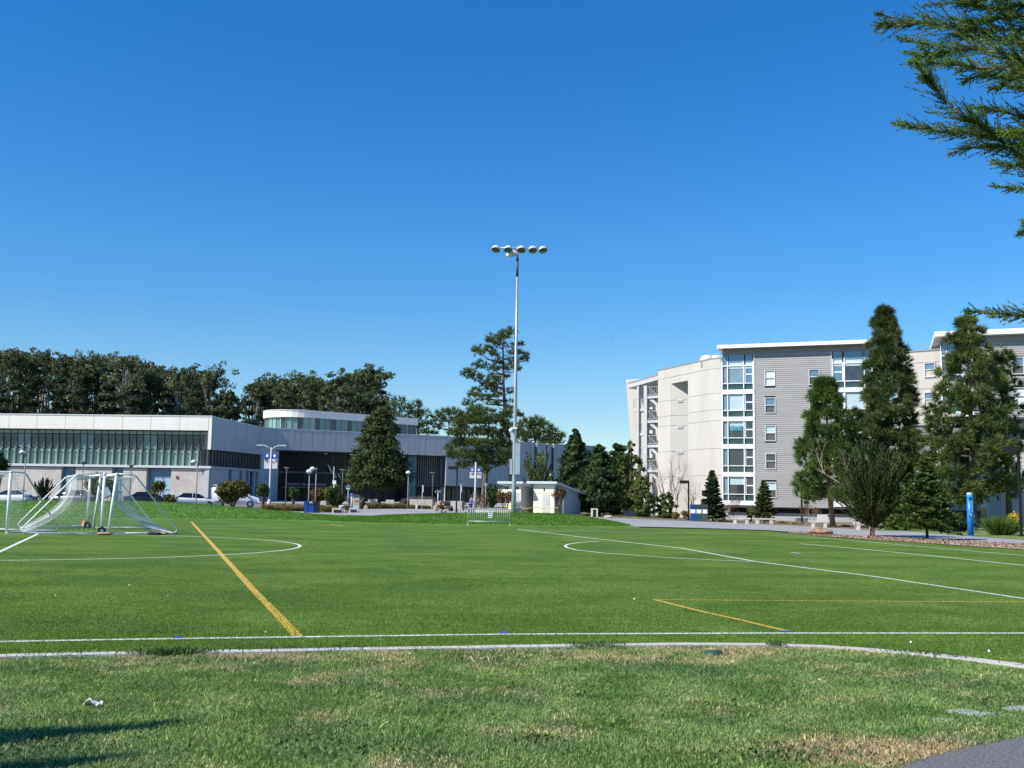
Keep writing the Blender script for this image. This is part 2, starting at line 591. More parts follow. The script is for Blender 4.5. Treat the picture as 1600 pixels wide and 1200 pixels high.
# kerb stones: separate pieces with joints
kroot = setp(bpy.data.objects.new("kerb", None), kind="structure"); COL.objects.link(kroot)
d = np.r_[0, np.cumsum(np.linalg.norm(np.diff(KERB, axis=0), axis=1))]
def kp(t):
    return np.array([np.interp(t, d, KERB[:, 0]), np.interp(t, d, KERB[:, 1])])
t = 0.0
rng = np.random.default_rng(5)
while t < d[-1] - 0.3:
    e = min(t + 1.22, d[-1])
    b = MB()
    N = 5
    ring = []
    dz = float(rng.uniform(-0.004, 0.004))
    for i in range(N):
        s_ = t + 0.006 + (e - t - 0.012) * i / (N - 1)
        p, q = kp(s_), kp(min(s_ + 0.02, d[-1])) - kp(max(s_ - 0.02, 0))
        nn = np.array([-q[1], q[0]]); nn /= np.linalg.norm(nn)
        a, c = p, p - nn * 0.19
        ring.append([(a[0], a[1], -0.03), (a[0], a[1], 0.066 + dz), (a[0] - nn[0] * .01, a[1] - nn[1] * .01, 0.074 + dz),
                     (c[0], c[1], 0.074 + dz), (c[0], c[1], -0.03)])
    vs = [p for r_ in ring for p in r_]
    fs = [(i * 5 + k, i * 5 + (k + 1) % 5, (i + 1) * 5 + (k + 1) % 5, (i + 1) * 5 + k) for i in range(N - 1) for k in range(5)]
    fs += [(4, 3, 2, 1, 0), tuple((N - 1) * 5 + k for k in range(5))]
    b.add(vs, fs); b.build("kerb_stone", M_KERB, kroot)
    t = e

# painted lines
def line(name, pxs, wid, m, z=0.0075, pts=None):
    P = [ground(*p) for p in pxs] if pts is None else pts
    P = [Vector((p[0], p[1])) for p in P]
    L, Rr = [], []
    for i, p in enumerate(P):
        tt = (P[min(i + 1, len(P) - 1)] - P[max(i - 1, 0)]).normalized()
        nn = Vector((-tt.y, tt.x)) * wid / 2
        L.append((p.x + nn.x, p.y + nn.y, z)); Rr.append((p.x - nn.x, p.y - nn.y, z))
    k = len(P)
    b = MB(); b.add(L + Rr, [(i, i + 1, k + i + 1, k + i) for i in range(k - 1)])
    return setp(b.build(name, m), kind="structure")
line("white_line", [(-200, 1007), (0, 1003.4), (200, 999.7), (467, 996), (790, 991.6), (1200, 990), (1600, 990), (1900, 990.5)], 0.115, M_LINEW)
line("yellow_line", [(299, 815.5), (340, 860), (400, 926.5), (430, 957), (465.5, 995)], 0.125, M_LINEY, 0.006)
line("yellow_line", [(1020, 937.5), (1120, 938), (1300, 939.5), (1600, 941), (1800, 942)], 0.075, M_LINEY, 0.006)
line("yellow_line", [(1022, 937.5), (1100, 957), (1160, 970), (1232, 987.5)], 0.09, M_LINEY, 0.009)
line("white_line", [(60, 834), (0, 862), (-70, 893)], 0.115, M_LINEW, 0.006)
cc = Vector((-15.9, 33.4))
line("centre_circle", None, 0.1, M_LINEW, 0.0085, [(cc.x + 9.15 * math.cos(a), cc.y + 8.75 * math.sin(a)) for a in np.linspace(-math.pi * 0.75, math.pi * 0.72, 110)])
line("white_line", [(808, 827), (940, 843), (1064, 856.5), (1180, 877.5), (1370, 901.5), (1600, 935.5), (1800, 965)], 0.11, M_LINEW, 0.006)
line("white_line", [(808, 828), (940, 830.5), (1050, 832.3), (1200, 834.6), (1300, 838.5)], 0.10, M_LINEW, 0.009)
arc = [(936, 846), (905, 848), (888, 850.5), (882.5, 853), (886, 856), (900, 859.5), (940, 864), (1000, 868.5), (1080, 873.5), (1175, 878)]
line("white_line", arc, 0.10, M_LINEW, 0.0085)
line("white_line", [(1249, 849.5), (1350, 858.5), (1450, 868), (1600, 883.5), (1800, 905)], 0.11, M_LINEW, 0.006)
line("white_line", [(1190, 835.5), (1285, 840.8), (1400, 851), (1500, 859.5), (1600, 868.5), (1750, 883)], 0.09, M_LINEW, 0.0085)
line("white_line", [(1236, 863.3), (1250, 864.7)], 0.12, M_LINEW, 0.006)
line("yellow_line", [(516, 819), (536, 822.5)], 0.12, M_LINEY, 0.0095)
line("yellow_line", [(0, 820.5), (260, 817.5), (560, 818.5)], 0.08, mat("faded line paint", (0.3, 0.36, 0.14)), 0.0065)
for a, c in (((272, 997), (285, 996.8)), ((780, 989.8), (793, 989.5)), ((1217, 986.8), (1236, 988))):
    line("blue_mark", [a, c], 0.16, M_LINEB, 0.0105)

# ---- mounds
LM = [(-62, .85), (-39, .9), (-27.8, 1.05), (-22.9, .86), (-18, .50), (-14.6, .22), (-11.7, .04), (-9.5, 0.0)]
MM = [(-13, 0.0), (-11.5, .1), (-9, .36), (-4.5, .57), (0, .67), (3.2, .67), (5, .55), (6.8, .27), (8.3, 0.0)]
def mound(name, tab, front, crest, back):
    tx = [p[0] for p in tab]; tz = [p[1] for p in tab]
    def hz(x, y):
        c = float(np.interp(x, tx, tz))
        f = front(x)
        if y < crest:
            k = sstep(f, crest, y)
            k = 0.5 * k + 0.5 * min(1, max(0, (y - f) / (crest - f)))
        else:
            k = 1 - sstep(crest, back, y)
        return c * k
    X = np.linspace(tx[0], tx[-1], 90); T = np.linspace(0, 1, 40)
    vs, pts = [], []
    for t_ in T:
        for x in X:
            f = front(x); y = f + (back - f) * t_
            z = max(hz(x, y), gz(x, y) * (1 if t_ > .5 else 0) ) + 0.008 - 0.05 * (t_ in (0.0, 1.0))
            vs.append((x, y, z))
    k = len(X)
    b = MB(); b.add(vs, [(j * k + i, j * k + i + 1, (j + 1) * k + i + 1, (j + 1) * k + i) for j in range(len(T) - 1) for i in range(k - 1)])
    o = setp(b.build(name, M_MOUND, smooth=True), kind="structure")
    return o, hz
farx = [p.x for p in FAR][::-1]; fary = [p.y for p in FAR][::-1]
def far_front(x):
    return float(np.interp(x, farx, fary)) + 0.15
_, hzL = mound("grass_mound", LM, far_front, 80.0, 93.0)
_, hzM = mound("grass_mound", MM, far_front, 74.5, 86.0)
def tufts(name, tab, front, hz, y1, n, seed):
    rng = np.random.default_rng(seed)
    x = rng.uniform(tab[0][0], tab[-1][0], n)
    y = np.array([far_front(q) for q in x]) + rng.uniform(0.05, 1, n) * (y1 - np.array([far_front(q) for q in x]))
    z = np.array([max(hz(a, b_), 0) for a, b_ in zip(x, y)])
    keep = z > 0.02
    C = np.stack([x, y, z], 1)[keep]
    V = needle_tris(C, np.tile([[0, 0, 1.0]], (len(C), 1)), 0.085, 3, rng, 0.4, 0.6)
    setp(fastmesh(name, V, 3, leafmat("mound grass blades", (0.06, 0.16, 0.012), (0.15, 0.27, 0.03), 0.7, 0.3)), kind="stuff")
tufts("mound_grass", LM, far_front, hzL, 82, 34000, 3)
tufts("mound_grass", MM, far_front, hzM, 77, 26000, 4)

# ---- foreground grass blades (uncountable)
rng = np.random.default_rng(11)
def inpoly(x, y, P):
    r_ = np.zeros(len(x), bool)
    for i in range(len(P)):
        x1, y1 = P[i]; x2, y2 = P[i - 1]
        c = ((y1 > y) != (y2 > y)) & (x < (x2 - x1) * (y - y1) / ((y2 - y1) + 1e-12) + x1)
        r_ ^= c
    return r_
n = 1000000
x = rng.uniform(-8.2, 8.8, n); y = rng.uniform(4.9, 12.0, n)
clump = np.sin(x * 5.1 + 1.3 * np.sin(y * 4.2)) * np.sin(y * 6.3 + 1.1 * np.sin(x * 3.7))
keep = (np.abs(x) < 0.50 * y + 2.2) & (y < kerb_y(x) - 0.215) & ~inpoly(x, y, PATHPOLY) & (rng.uniform(0, 1, n) < 0.85 + 0.15 * clump)
x, y = x[keep], y[keep]; n = len(x)
h = rng.uniform(0.016, 0.042, n) * (1 + 0.2 * clump[keep])
h *= np.where(y > kerb_y(x) - .5, .75, 1)
big = rng.uniform(0, 1, n) < 0.006
h[big] *= 1.7
lean = rng.normal(size=(n, 2)) * 0.5
C = np.stack([x, y, np.full(n, 0.048)], 1)
tip = C + np.stack([lean[:, 0] * h, lean[:, 1] * h, h], 1)
mid = C * 0.5 + tip * 0.5; mid[:, 2] += h * 0.16
a = rng.uniform(0, 2 * np.pi, n)
wd = (rng.uniform(0.0018, 0.0042, n))
wd[big] *= 2.0
sd = np.stack([np.cos(a) * wd, np.sin(a) * wd, np.zeros(n)], 1)
setp(fastmesh("lawn_grass", np.stack([C, mid - sd, tip, mid + sd], 1), 4, M_BLADE), kind="stuff")
# short synthetic pile where single fibres still show
rng = np.random.default_rng(31)
n = 520000
y = 1 / (1 / 10.0 - rng.uniform(0, 1, n) * (1 / 10.0 - 1 / 46.0))
x = rng.uniform(-1, 1, n) * (0.5 * y + .5)
keep = (y > kerb_y(x) + .02) & (kerb_y(x) > 1)
x, y = x[keep], y[keep]
keep = rng.uniform(0, 1, len(x)) < np.clip((46 - y) / 24, 0, 1)
x, y = x[keep], y[keep]
C = np.stack([x, y, np.full(len(x), .003)], 1)
V = needle_tris(C, np.tile([[.25, -.12, 1.]], (len(C), 1)), .022, 1, rng, .34, .55)
setp(fastmesh("turf_pile", V, 3, leafmat("turf fibres", (0.062, 0.13, 0.010), (0.175, 0.275, 0.038), .4, .25, (0.36, .46, .11))), kind="stuff")
# tufts creeping over the kerb
rng = np.random.default_rng(12)
cx = np.concatenate([rng.normal(c, w_, k_) for c, w_, k_ in ((-3.35, .17, 900), (0.95, .16, 260), (3.0, .05, 120), (4.4, .22, 160), (-1.3, .9, 120), (-4.4, .4, 80))])
cy = kerb_y(cx) - 0.2 + rng.normal(0.02, 0.05, len(cx))
hh = rng.uniform(.03, .085, len(cx))
C = np.stack([cx, cy, np.full(len(cx), .06)], 1)
ln = rng.normal(size=(len(cx), 2)) * .7
tip = C + np.stack([ln[:, 0] * hh, ln[:, 1] * hh, hh], 1)
mid = (C + tip) / 2; mid[:, 2] += .2 * hh
a = rng.uniform(0, 6.3, len(cx)); sd = np.stack([np.cos(a), np.sin(a), 0 * a], 1) * rng.uniform(.003, .008, len(cx))[:, None]
setp(fastmesh("kerb_weeds", np.stack([C, mid - sd, tip, mid + sd], 1), 4, leafmat("weed leaves", (0.05, 0.11, 0.03), (0.12, 0.19, 0.05), 4)), kind="stuff")
# clover and broad-leaved weeds in the lawn
rng = np.random.default_rng(13)
cl = []
for (px, py, k_, s_) in ((1215, 1192, 260, .3), (1240, 1198, 200, .3), (912, 1099, 60, .09), (620, 1188, 120, .25), (440, 1180, 150, .3), (845, 1172, 90, .1), (30, 1185, 120, .3), (1560, 1110, 80, .2), (560, 1150, 60, .2), (40, 1172, 200, .35), (760, 1040, 120, .25), (1160, 1120, 50, .2)):
    g = ground(px, py)
    cl.append(np.stack([rng.normal(g.x, s_, k_), rng.normal(g.y, s_ * .5, k_), rng.uniform(.06, .085, k_)], 1))
cl = np.concatenate(cl)
cl = cl[cl[:, 1] < kerb_y(cl[:, 0]) - .25]
setp(fastmesh("lawn_weeds", leaf_quads(cl, .035, rng, .7, outward=np.tile([[0, 0, 1.]], (len(cl), 1))), 4,
              leafmat("weed leaves", (0.05, 0.11, 0.03), (0.12, 0.19, 0.05), 4)), kind="stuff")
# litter on the turf and lawn
rng = np.random.default_rng(14)
pts = [ground(*p) for p in ((202, 916), (86, 0 + 932), (262, 933), (539, 940), (74, 957), (19, 970), (594, 1001), (821, 915.5), (816, 934.5), (991, 937.5), (1066, 958), (899, 889), (902, 896), (1131, 865), (1253, 967), (1240, 1006), (1347, 880), (1423, 1006), (1281, 1075), (1302, 1172), (951, 1111), (860, 1126), (640, 1033), (1530, 1019), (1545, 1020), (766, 1010), (310, 990), (415, 990))]
C = np.array([[p.x, p.y, 0.02] for p in pts]); C = C
C[:, 2] = np.where(C[:, 1] < kerb_y(C[:, 0]), .075, .022)
setp(fastmesh("litter", leaf_quads(C, .034, rng, .8, outward=np.tile([[0, -.6, 1.]], (len(C), 1))), 4, mat("litter paper", (.75, .74, .68), (.55, .53, .45), 6)), kind="stuff")

# ---- hard surfaces beyond the field
wn = [(905, 807), (925, 811.5), (955, 818), (985, 823), (1100, 825.6), (1200, 828.6), (1240, 832), (1307, 836), (1420, 841), (1500, 844.8), (1600, 851), (1750, 862), (1950, 880)]
wf = [(930, 808.5), (1020, 812.3), (1090, 815), (1140, 817), (1200, 820), (1240, 821.5), (1336, 827), (1420, 831), (1510, 838), (1600, 844), (1750, 853), (1950, 866)]
ribbon("walkway", [terr(*p) for p in wn], [terr(*p) for p in wf], 0.012, M_PATHC, 8, 80)
ribbon("walkway", [(-13, 86), (-9, 84.5), (-4, 84.2), (2, 84.3), (6.6, 85)], [(-17, 99), (-12, 110), (-6, 112), (0, 110), (7.4, 97)], 0.016, M_PATHC, 24, 40)
ribbon("walkway", [(-13.2, 86), (-16, 88), (-18, 90)], [(-12, 110), (-18, 104), (-24, 101)], 0.013, M_PATHC, 12, 20)
ribbon("parking_lot", [(-75, 97), (-45, 97), (-24, 100), (-17, 106)], [(-75, 122.8), (-45, 122.5), (-35, 122), (-17, 122)], 0.01, M_ROAD, 16, 30)
ribbon("walkway", [(-34, 123), (-20, 124), (4, 122), (12, 112)], [(-33, 139), (-21, 141), (-4, 146), (14, 150)], 0.012, M_PATHC, 12, 40)
mn = [(1235, 833), (1285, 838.4), (1352, 843.2), (1420, 847.2), (1500, 852.8), (1600, 859.2), (1750, 877)]
mf = [(1228, 831.3), (1262, 833), (1307, 836.2), (1420, 841.2), (1500, 845), (1600, 851.2), (1750, 862.5)]
ribbon("mulch_bed", [ground(*p) for p in mn], [ground(*p) for p in mf], 0.02, M_MULCH, 4, 60)
# loose bark chips
rng = np.random.default_rng(21)
A = np.array([ground(*p)[:2] for p in mn]); B = np.array([ground(*p)[:2] for p in mf])
u_ = rng.uniform(0, len(A) - 1.001, 4200); i_ = u_.astype(int); f_ = (u_ - i_)[:, None]; v_ = rng.uniform(0.02, 1, 4200)[:, None]
P2 = (A[i_] * (1 - f_) + A[i_ + 1] * f_) * (1 - v_) + (B[i_] * (1 - f_) + B[i_ + 1] * f_) * v_
C = np.concatenate([P2, rng.uniform(.02, .05, (4200, 1))], 1)
setp(fastmesh("bark_chips", leaf_quads(C, .13, rng, .45, outward=np.tile([[0, 0, 1.]], (len(C), 1))), 4,
              leafmat("bark chips", (0.16, 0.10, 0.065), (0.44, 0.31, 0.22), 6, 0.0, (0.58, .46, .35))), kind="stuff")
# planting beds in front of the dormitory and the gym
bn = [(945, 809.5), (1020, 812.3), (1090, 815), (1140, 817), (1200, 820), (1240, 821.5), (1336, 827), (1372, 829)]
ribbon("planting_bed", [terr(*p) for p in bn], [(9.5, 110), (17, 108), (20, 103), (23, 101), (26, 100), (28, 98.5), (32, 97), (34, 96)], 0.02, M_SOIL, 8, 50)
gn = [(1372, 829.2), (1420, 831), (1510, 838), (1600, 844), (1750, 853)]
ribbon("grass_verge", [terr(*p) for p in gn], [(34.5, 95), (37, 90), (42, 85), (45, 82), (52, 80)], 0.022, mat("verge grass", (0.10, 0.16, 0.03), (0.2, 0.24, 0.06), 1.5, .9, world=True), 8, 40)
ribbon("planting_bed", [(-27, 95.6), (-20, 94.2), (-14.2, 92)], [(-27, 99.4), (-20, 100.5), (-14.4, 101)], 0.02, M_SOIL, 6, 20)
ribbon("planting_bed", [(-15.6, 111.5), (-11, 111.5), (-7.5, 111)], [(-16, 121), (-11, 124), (-7, 124)], 0.02, M_SOIL, 6, 20)
# ================================================================== gym on the left
M_FASC = mat("white metal panel", (0.82, 0.76, 0.67), (0.87, 0.81, 0.72), 0.5, 0.5, stretch=(3, 3, .25))
M_TRIM = mat("pale trim", (0.62, 0.615, 0.60), (0.66, 0.65, 0.63), 2, 0.5)
M_GREYP = mat("grey metal panel", (0.44, 0.435, 0.435), (0.51, 0.505, 0.50), 0.6, 0.45, metal=0.0, stretch=(3, 3, .3))
M_JOINT = mat("dark joint", (0.05, 0.05, 0.055), (0.07, 0.07, 0.075), 3, 0.8)
M_GGREEN = mat("pale green glazing", (0.20, 0.33, 0.265), (0.27, 0.40, 0.325), 0.8, 0.12, spec=0.6, stretch=(1, 1, .3))
M_GTEAL = mat("teal glazing", (0.11, 0.21, 0.20), (0.15, 0.26, 0.24), 0.8, 0.1, spec=0.6)
M_GDARK = mat("smoked glazing", (0.03, 0.048, 0.05), (0.055, 0.08, 0.082), 0.5, 0.08, spec=0.6)
M_GBLACK = mat("dark entry glazing", (0.012, 0.014, 0.016), (0.022, 0.024, 0.026), 0.5, 0.22, spec=0.35)
M_MULL = mat("dark mullion", (0.03, 0.034, 0.036), (0.045, 0.05, 0.05), 2, 0.5)
M_FIN = mat("grey fin", (0.20, 0.215, 0.21), (0.26, 0.275, 0.27), 2, 0.4)
M_RIB = mat("bronze ribbed metal", (0.05, 0.046, 0.042), (0.085, 0.078, 0.07), 1.2, 0.5)
M_BLUEP = mat("blue patterned glass", (0.09, 0.19, 0.29), (0.16, 0.30, 0.42), 7, 0.25, stretch=(2.2, 2.2, .5))
M_BLUEL = mat("pale blue patterned glass", (0.26, 0.40, 0.50), (0.40, 0.55, 0.64), 7, 0.25, stretch=(2.2, 2.2, .5), lo=.42, hi=.55)
M_DARKTXT = mat("dark lettering", (0.06, 0.055, 0.05), rough=0.5)
M_SILVER = mat("silver lettering", (0.5, 0.5, 0.5), rough=0.4, metal=0.5)

def block_material(name, c1, c2, mortar):
    m = bpy.data.materials.new(name); m.use_nodes = True
    n, l = m.node_tree.nodes, m.node_tree.links
    b = n["Principled BSDF"]; b.inputs["Roughness"].default_value = .9; b.inputs["Specular IOR Level"].default_value = .2
    tc = n.new("ShaderNodeTexCoord"); sx = n.new("ShaderNodeSeparateXYZ"); cb = n.new("ShaderNodeCombineXYZ")
    l.new(tc.outputs["Object"], sx.inputs[0]); l.new(sx.outputs[0], cb.inputs[0]); l.new(sx.outputs[2], cb.inputs[1])
    br = n.new("ShaderNodeTexBrick")
    br.inputs["Color1"].default_value = (*c1, 1); br.inputs["Color2"].default_value = (*c2, 1); br.inputs["Mortar"].default_value = (*mortar, 1)
    br.inputs["Scale"].default_value = 1.0
    br.inputs["Brick Width"].default_value = 0.41; br.inputs["Row Height"].default_value = 0.205; br.inputs["Mortar Size"].default_value = 0.012
    br.offset = 0.0
    l.new(cb.outputs[0], br.inputs["Vector"])
    nz = n.new("ShaderNodeTexNoise"); nz.inputs["Scale"].default_value = .8; nz.inputs["Detail"].default_value = 6
    l.new(tc.outputs["Object"], nz.inputs["Vector"])
    mx = n.new("ShaderNodeMix"); mx.data_type = 'RGBA'; mx.blend_type = 'MULTIPLY'; mx.inputs[0].default_value = .5
    l.new(br.outputs["Color"], mx.inputs[6])
    cr = n.new("ShaderNodeValToRGB"); cr.color_ramp.elements[0].color = (.72, .7, .68, 1); cr.color_ramp.elements[1].color = (1, 1, 1, 1)
    cr.color_ramp.elements[0].position = .35; cr.color_ramp.elements[1].position = .6
    l.new(nz.outputs["Fac"], cr.inputs[0]); l.new(cr.outputs[0], mx.inputs[7])
    l.new(mx.outputs[2], b.inputs["Base Color"])
    bp = n.new("ShaderNodeBump"); bp.inputs["Strength"].default_value = .6; bp.inputs["Distance"].default_value = .02; bp.invert = True
    l.new(br.outputs["Fac"], bp.inputs["Height"]); l.new(bp.outputs[0], b.inputs["Normal"])
    return m
M_BLOCK = block_material("concrete block", (0.61, 0.54, 0.475), (0.67, 0.60, 0.53), (0.46, 0.41, 0.36))
M_BLOCKG = block_material("grey block", (0.36, 0.37, 0.38), (0.40, 0.41, 0.42), (0.28, 0.29, 0.30))
M_PLAIN = mat("grey render", (0.42, 0.43, 0.44), (0.48, 0.49, 0.50), .5, .85)

gym = thing("gym_building", "long two storey gym with white fascia, green glass band and grey metal side", "building", (-35.7, 125, 0.6))
gpan = thing  # alias kept short
def gp(name, b, m, parent=None, smooth=False):
    return b.build(name, m, parent or gym, smooth)

PA, PB = Vector((-72, 127.4)), Vector((-35.7, 125.0))
F1 = Fac(PA, PB); L1 = F1.L
ZT, ZF, ZM, ZS, ZL = 11.0, 9.22, 6.95, 5.0, 4.72
core = MB()
core.fb(F1, 0, L1 - .25, 0.2, 10.85, -12, -1.5)
gp("core_wall", core, M_JOINT)
# fascia panels
s1 = L1
k = 0
edges = [L1 - .42]
while edges[-1] > 0: edges.append(edges[-1] - 3.52)
for a, c in zip(edges[1:], edges[:-1]):
    b = MB().fb(F1, max(a, 0) + .022, c - .022, ZF, ZT - .14, -.14, 0)
    gp("fascia_panel", b, M_FASC)
b = MB().fb(F1, 0, L1 + .02, ZF + .03, ZT - .16, -1.05, -.15); gp("fascia_back", b, M_JOINT)
b = MB().fb(F1, 0, L1 + .03, ZT - .135, ZT, -1.2, .05); gp("roof_cap", b, M_TRIM)
b = MB().fb(F1, L1 - .40, L1, ZM + .02, ZT - .14, -1.3, 0.0); gp("corner_post", b, M_FASC)
b = MB().fb(F1, 0, L1 - .41, ZF - .06, ZF - .005, -1.4, -.03); gp("soffit", b, M_JOINT)
# glass band: panes + mullions + fins
P = .872
OG = -1.12
end = L1 - .05
nb_ = int(end / P)
sA = end
for i in range(min(nb_, 37)):
    c, a = sA - i * P, sA - (i + 1) * P
    px_mid = None
    column = (i % 9 == 0 and i > 0) or i == 0
    side = ((i + 1) % 9 == 0)
    lowm = M_GTEAL if side else M_GGREEN
    rows = [(ZS, ZM - .05, lowm), (ZM + .05, ZF - .52, M_GGREEN if i == 0 else (M_GTEAL if column or side else M_GDARK)), (ZF - .48, ZF - .07, M_GGREEN)]
    for z0, z1, m_ in rows:
        b = MB().fb(F1, a + .03, c - .03, z0 + .02, z1 - .02, OG - .05, OG)
        gp("glass_pane", b, m_)
    b = MB().fb(F1, a - .032, a + .032, ZS, ZF - .07, OG - .08, OG + .05); gp("mullion", b, M_MULL)
    b = MB().fb(F1, a - .026, a + .026, ZS + .02, ZM - .02, OG + .055, OG + .32)
    b.fb(F1, a - .026, a + .026, ZM + .1, ZM + 1.35, OG + .055, OG + .22)
    b.fb(F1, a - .17, a + .17, ZM - .045, ZM + .035, OG + .06, OG + .34)
    gp("sun_fin", b, M_FIN)
b = MB().fb(F1, 0, end, ZM - .05, ZM + .05, OG - .06, OG + .03); gp("transom", b, M_MULL)
b = MB().fb(F1, 0, L1 + .12, ZL, ZS, -1.4, .10); gp("ledge", b, M_TRIM)
# lower block wall with patterned glass recesses
gaps = []
for p0, p1 in ((95, 117.5), (174, 192), (228.5, 267)):
    gaps.append((F1.sz(p0, 750, -.15)[0], F1.sz(p1, 750, -.15)[0]))
cuts = [0] + [q for g in gaps for q in g] + [L1 - .02]
for a, c in zip(cuts[0::2], cuts[1::2]):
    b = MB().fb(F1, a, c, 0.2, ZL - .1, -.9, -.15); gp("block_wall", b, M_BLOCK)
b = MB().fb(F1, 0, L1 - .02, ZL - .1, ZL - .002, -.9, -.22); gp("wall_joint", b, M_JOINT)
for i, (a, c) in enumerate(gaps):
    b = MB().fb(F1, a, c, .2, ZL - .1, -1.3, -.78); gp("glass_panel", b, M_BLUEP)
    m0 = a + (c - a) * (.27 if i != 1 else .4)
    b = MB().fb(F1, m0, c - .06, 2.15 if i == 2 else 1.9, 3.75, -.775, -.6); gp("glass_panel", b, M_BLUEL)
    b = MB().fb(F1, m0, c - .06, .3, 2.1 if i == 2 else 1.6, -.775, -.66); gp("door_panel", b, M_BLUEL)
    b = MB()
    w_ = (c - m0)
    for q in (0.0, .5, 1.0):
        b.fb(F1, m0 + w_ * q * .96 - .03, m0 + w_ * q * .96 + .03, .3, 3.8, -.6, -.55)
    gp("door_frame", b, M_GTEAL)
s_, z_ = F1.sz(320, 739)
text("house_number", "755", .62, M_DARKTXT, gym, F1.p(s_, z_, -.135), facade_rot(F1))
s_, z_ = F1.sz(276, 745.5)
b = MB().fb(F1, s_ - .12, s_ + .12, z_ - .16, z_ + .16, -.15, -.03); gp("alarm_bell", b, mat("alarm red", (.35, .05, .03)))

# receding side wall
P1 = Vector((-32.9, 138.6)); P2 = Vector((-31.3, 139.9)); P3 = Vector((-9.25, 150.6)); P4 = Vector((-0.3, 162.5)); P5 = Vector((15.5, 174))
F2 = Fac(PB, P1)
def metal_band(F, z0, z1a, z1b, step, name="metal_panel", s0=0.0, s1=None, m=None, rng=random.Random(3)):
    s1 = F.L if s1 is None else s1
    n_ = max(1, round((s1 - s0) / step))
    for i in range(n_):
        a, c = s0 + (s1 - s0) * i / n_, s0 + (s1 - s0) * (i + 1) / n_
        za = z1a + (z1b - z1a) * (a - s0) / (s1 - s0); zb = z1a + (z1b - z1a) * (c - s0) / (s1 - s0)
        if isinstance(z0, tuple):
            z0_ = z0[0] + (z0[1] - z0[0]) * (a - s0) / (s1 - s0)
        else: z0_ = z0
        b = MB().fbt(F, a + .010, c - .010, z0_, za, zb, -.12, rng.uniform(-.004, .012)); gp(name, b, m or M_GREYP)
    b = MB().fbt(F, s0, s1, (z0 if not isinstance(z0, tuple) else min(z0)) + .04, z1a - .05, z1b - .05, -.8, -.125); gp("wall_back", b, M_JOINT)
    b = MB()
    b.hexa([F.p(s0, z1a, .03), F.p(s1, z1b, .03), F.p(s1, z1b, -.5), F.p(s0, z1a, -.5), F.p(s0, z1a + .1, .03), F.p(s1, z1b + .1, .03), F.p(s1, z1b + .1, -.5), F.p(s0, z1a + .1, -.5)])
    gp("parapet_cap", b, M_TRIM)
metal_band(F2, ZM + .02, ZT - .14, 10.52, .95)
# ribbed glazing under it
n_ = 34
for i in range(n_):
    a = .06 + i * (F2.L - .06) / n_
    b = MB().fb(F2, a, a + (F2.L - .06) / n_ - .05, ZS, ZM - .02, -.6, -.32 - .1 * (i % 2)); gp("bronze_rib", b, M_RIB)
b = MB().fb(F2, 0, F2.L, ZS - .02, ZM, -1.2, -.62); gp("ribbed_back", b, M_GBLACK)
b = MB().fb(F2, .13, F2.L, ZL, ZS, -.9, .02); gp("ledge", b, M_PLAIN)
slots = []
for p0, p1 in ((357, 361.5), (374, 378), (384.2, 388), (390.2, 396.2), (399, 402.5), (406.8, 412)):
    slots.append((F2.sz(p0, 750, -.1)[0], F2.sz(p1, 750, -.1)[0]))
cuts = [0.0] + [q for g in slots for q in g] + [F2.L]
for a, c in zip(cuts[0::2], cuts[1::2]):
    if c - a > .03:
        b = MB().fb(F2, a, min(c, F2.L), .2, ZL - .03, -.7, -.08); gp("side_wall", b, M_PLAIN)
for a, c in slots:
    b = MB().fb(F2, a, c, .2, ZL - .03, -.75, -.38); gp("slot_window", b, M_GBLACK)
# short return to the entrance front
F2b = Fac(P1, P2)
metal_band(F2b, 7.0, 10.52, 10.5, 1.1)
b = MB().fb(F2b, 0, F2b.L, .3, 6.98, -.8, -.06); gp("return_wall", b, M_PLAIN)
# entrance front: grey band over recessed dark glass
F3 = Fac(P2, P3)
metal_band(F3, 7.72, 10.5, 10.42, .83)
REC = -3.2
b = MB().fb(F3, 0, F3.L, 7.55, 7.70, REC - .5, -.02); gp("soffit", b, M_JOINT)
s0g = .4
s1g = F3.sz(637, 740, REC)[0]
npan = 22
zt = 4.85
for i in range(npan):
    a = s0g + (s1g - s0g) * i / npan; c = s0g + (s1g - s0g) * (i + 1) / npan
    for z0, z1 in ((.9, zt - .12), (zt + .12, 7.5)):
        b = MB().fb(F3, a + .03, c - .03, z0, z1, REC - .06, REC); gp("entry_pane", b, M_GBLACK)
    b = MB().fb(F3, a - .03, a + .03, .8, 7.55, REC - .1, REC + .1); gp("entry_mullion", b, M_MULL)
b = MB().fb(F3, s0g, s1g, zt - .12, zt + .12, REC - .1, REC + .14); gp("entry_transom", b, mat("grey steel", (.12, .125, .13), rough=.5))
# canopy with lettering over the doors
c0, c1 = F3.sz(441, 757, REC + 1.6)[0], F3.sz(516, 757, REC + 1.6)[0]
b = MB().fb(F3, c0, c1, 2.72, 2.92, REC + .05, REC + 1.6); gp("entry_canopy", b, mat("grey steel", (.12, .125, .13)))
text("entry_lettering", "MASHOUF WELLNESS CENTER", .40, M_SILVER, gym, F3.p((c0 + c1) / 2, 3.2, REC + 1.5), facade_rot(F3), .03)
for p0, p1 in ((414, 431),):
    a, c = F3.sz(p0 + 19, 760, -.05)[0] - .2, F3.sz(438, 760, -.05)[0]
    b = MB().fb(F3, -.05, .45, .3, 7.55, REC - .6, -.08); gp("jamb_wall", b, M_PLAIN)
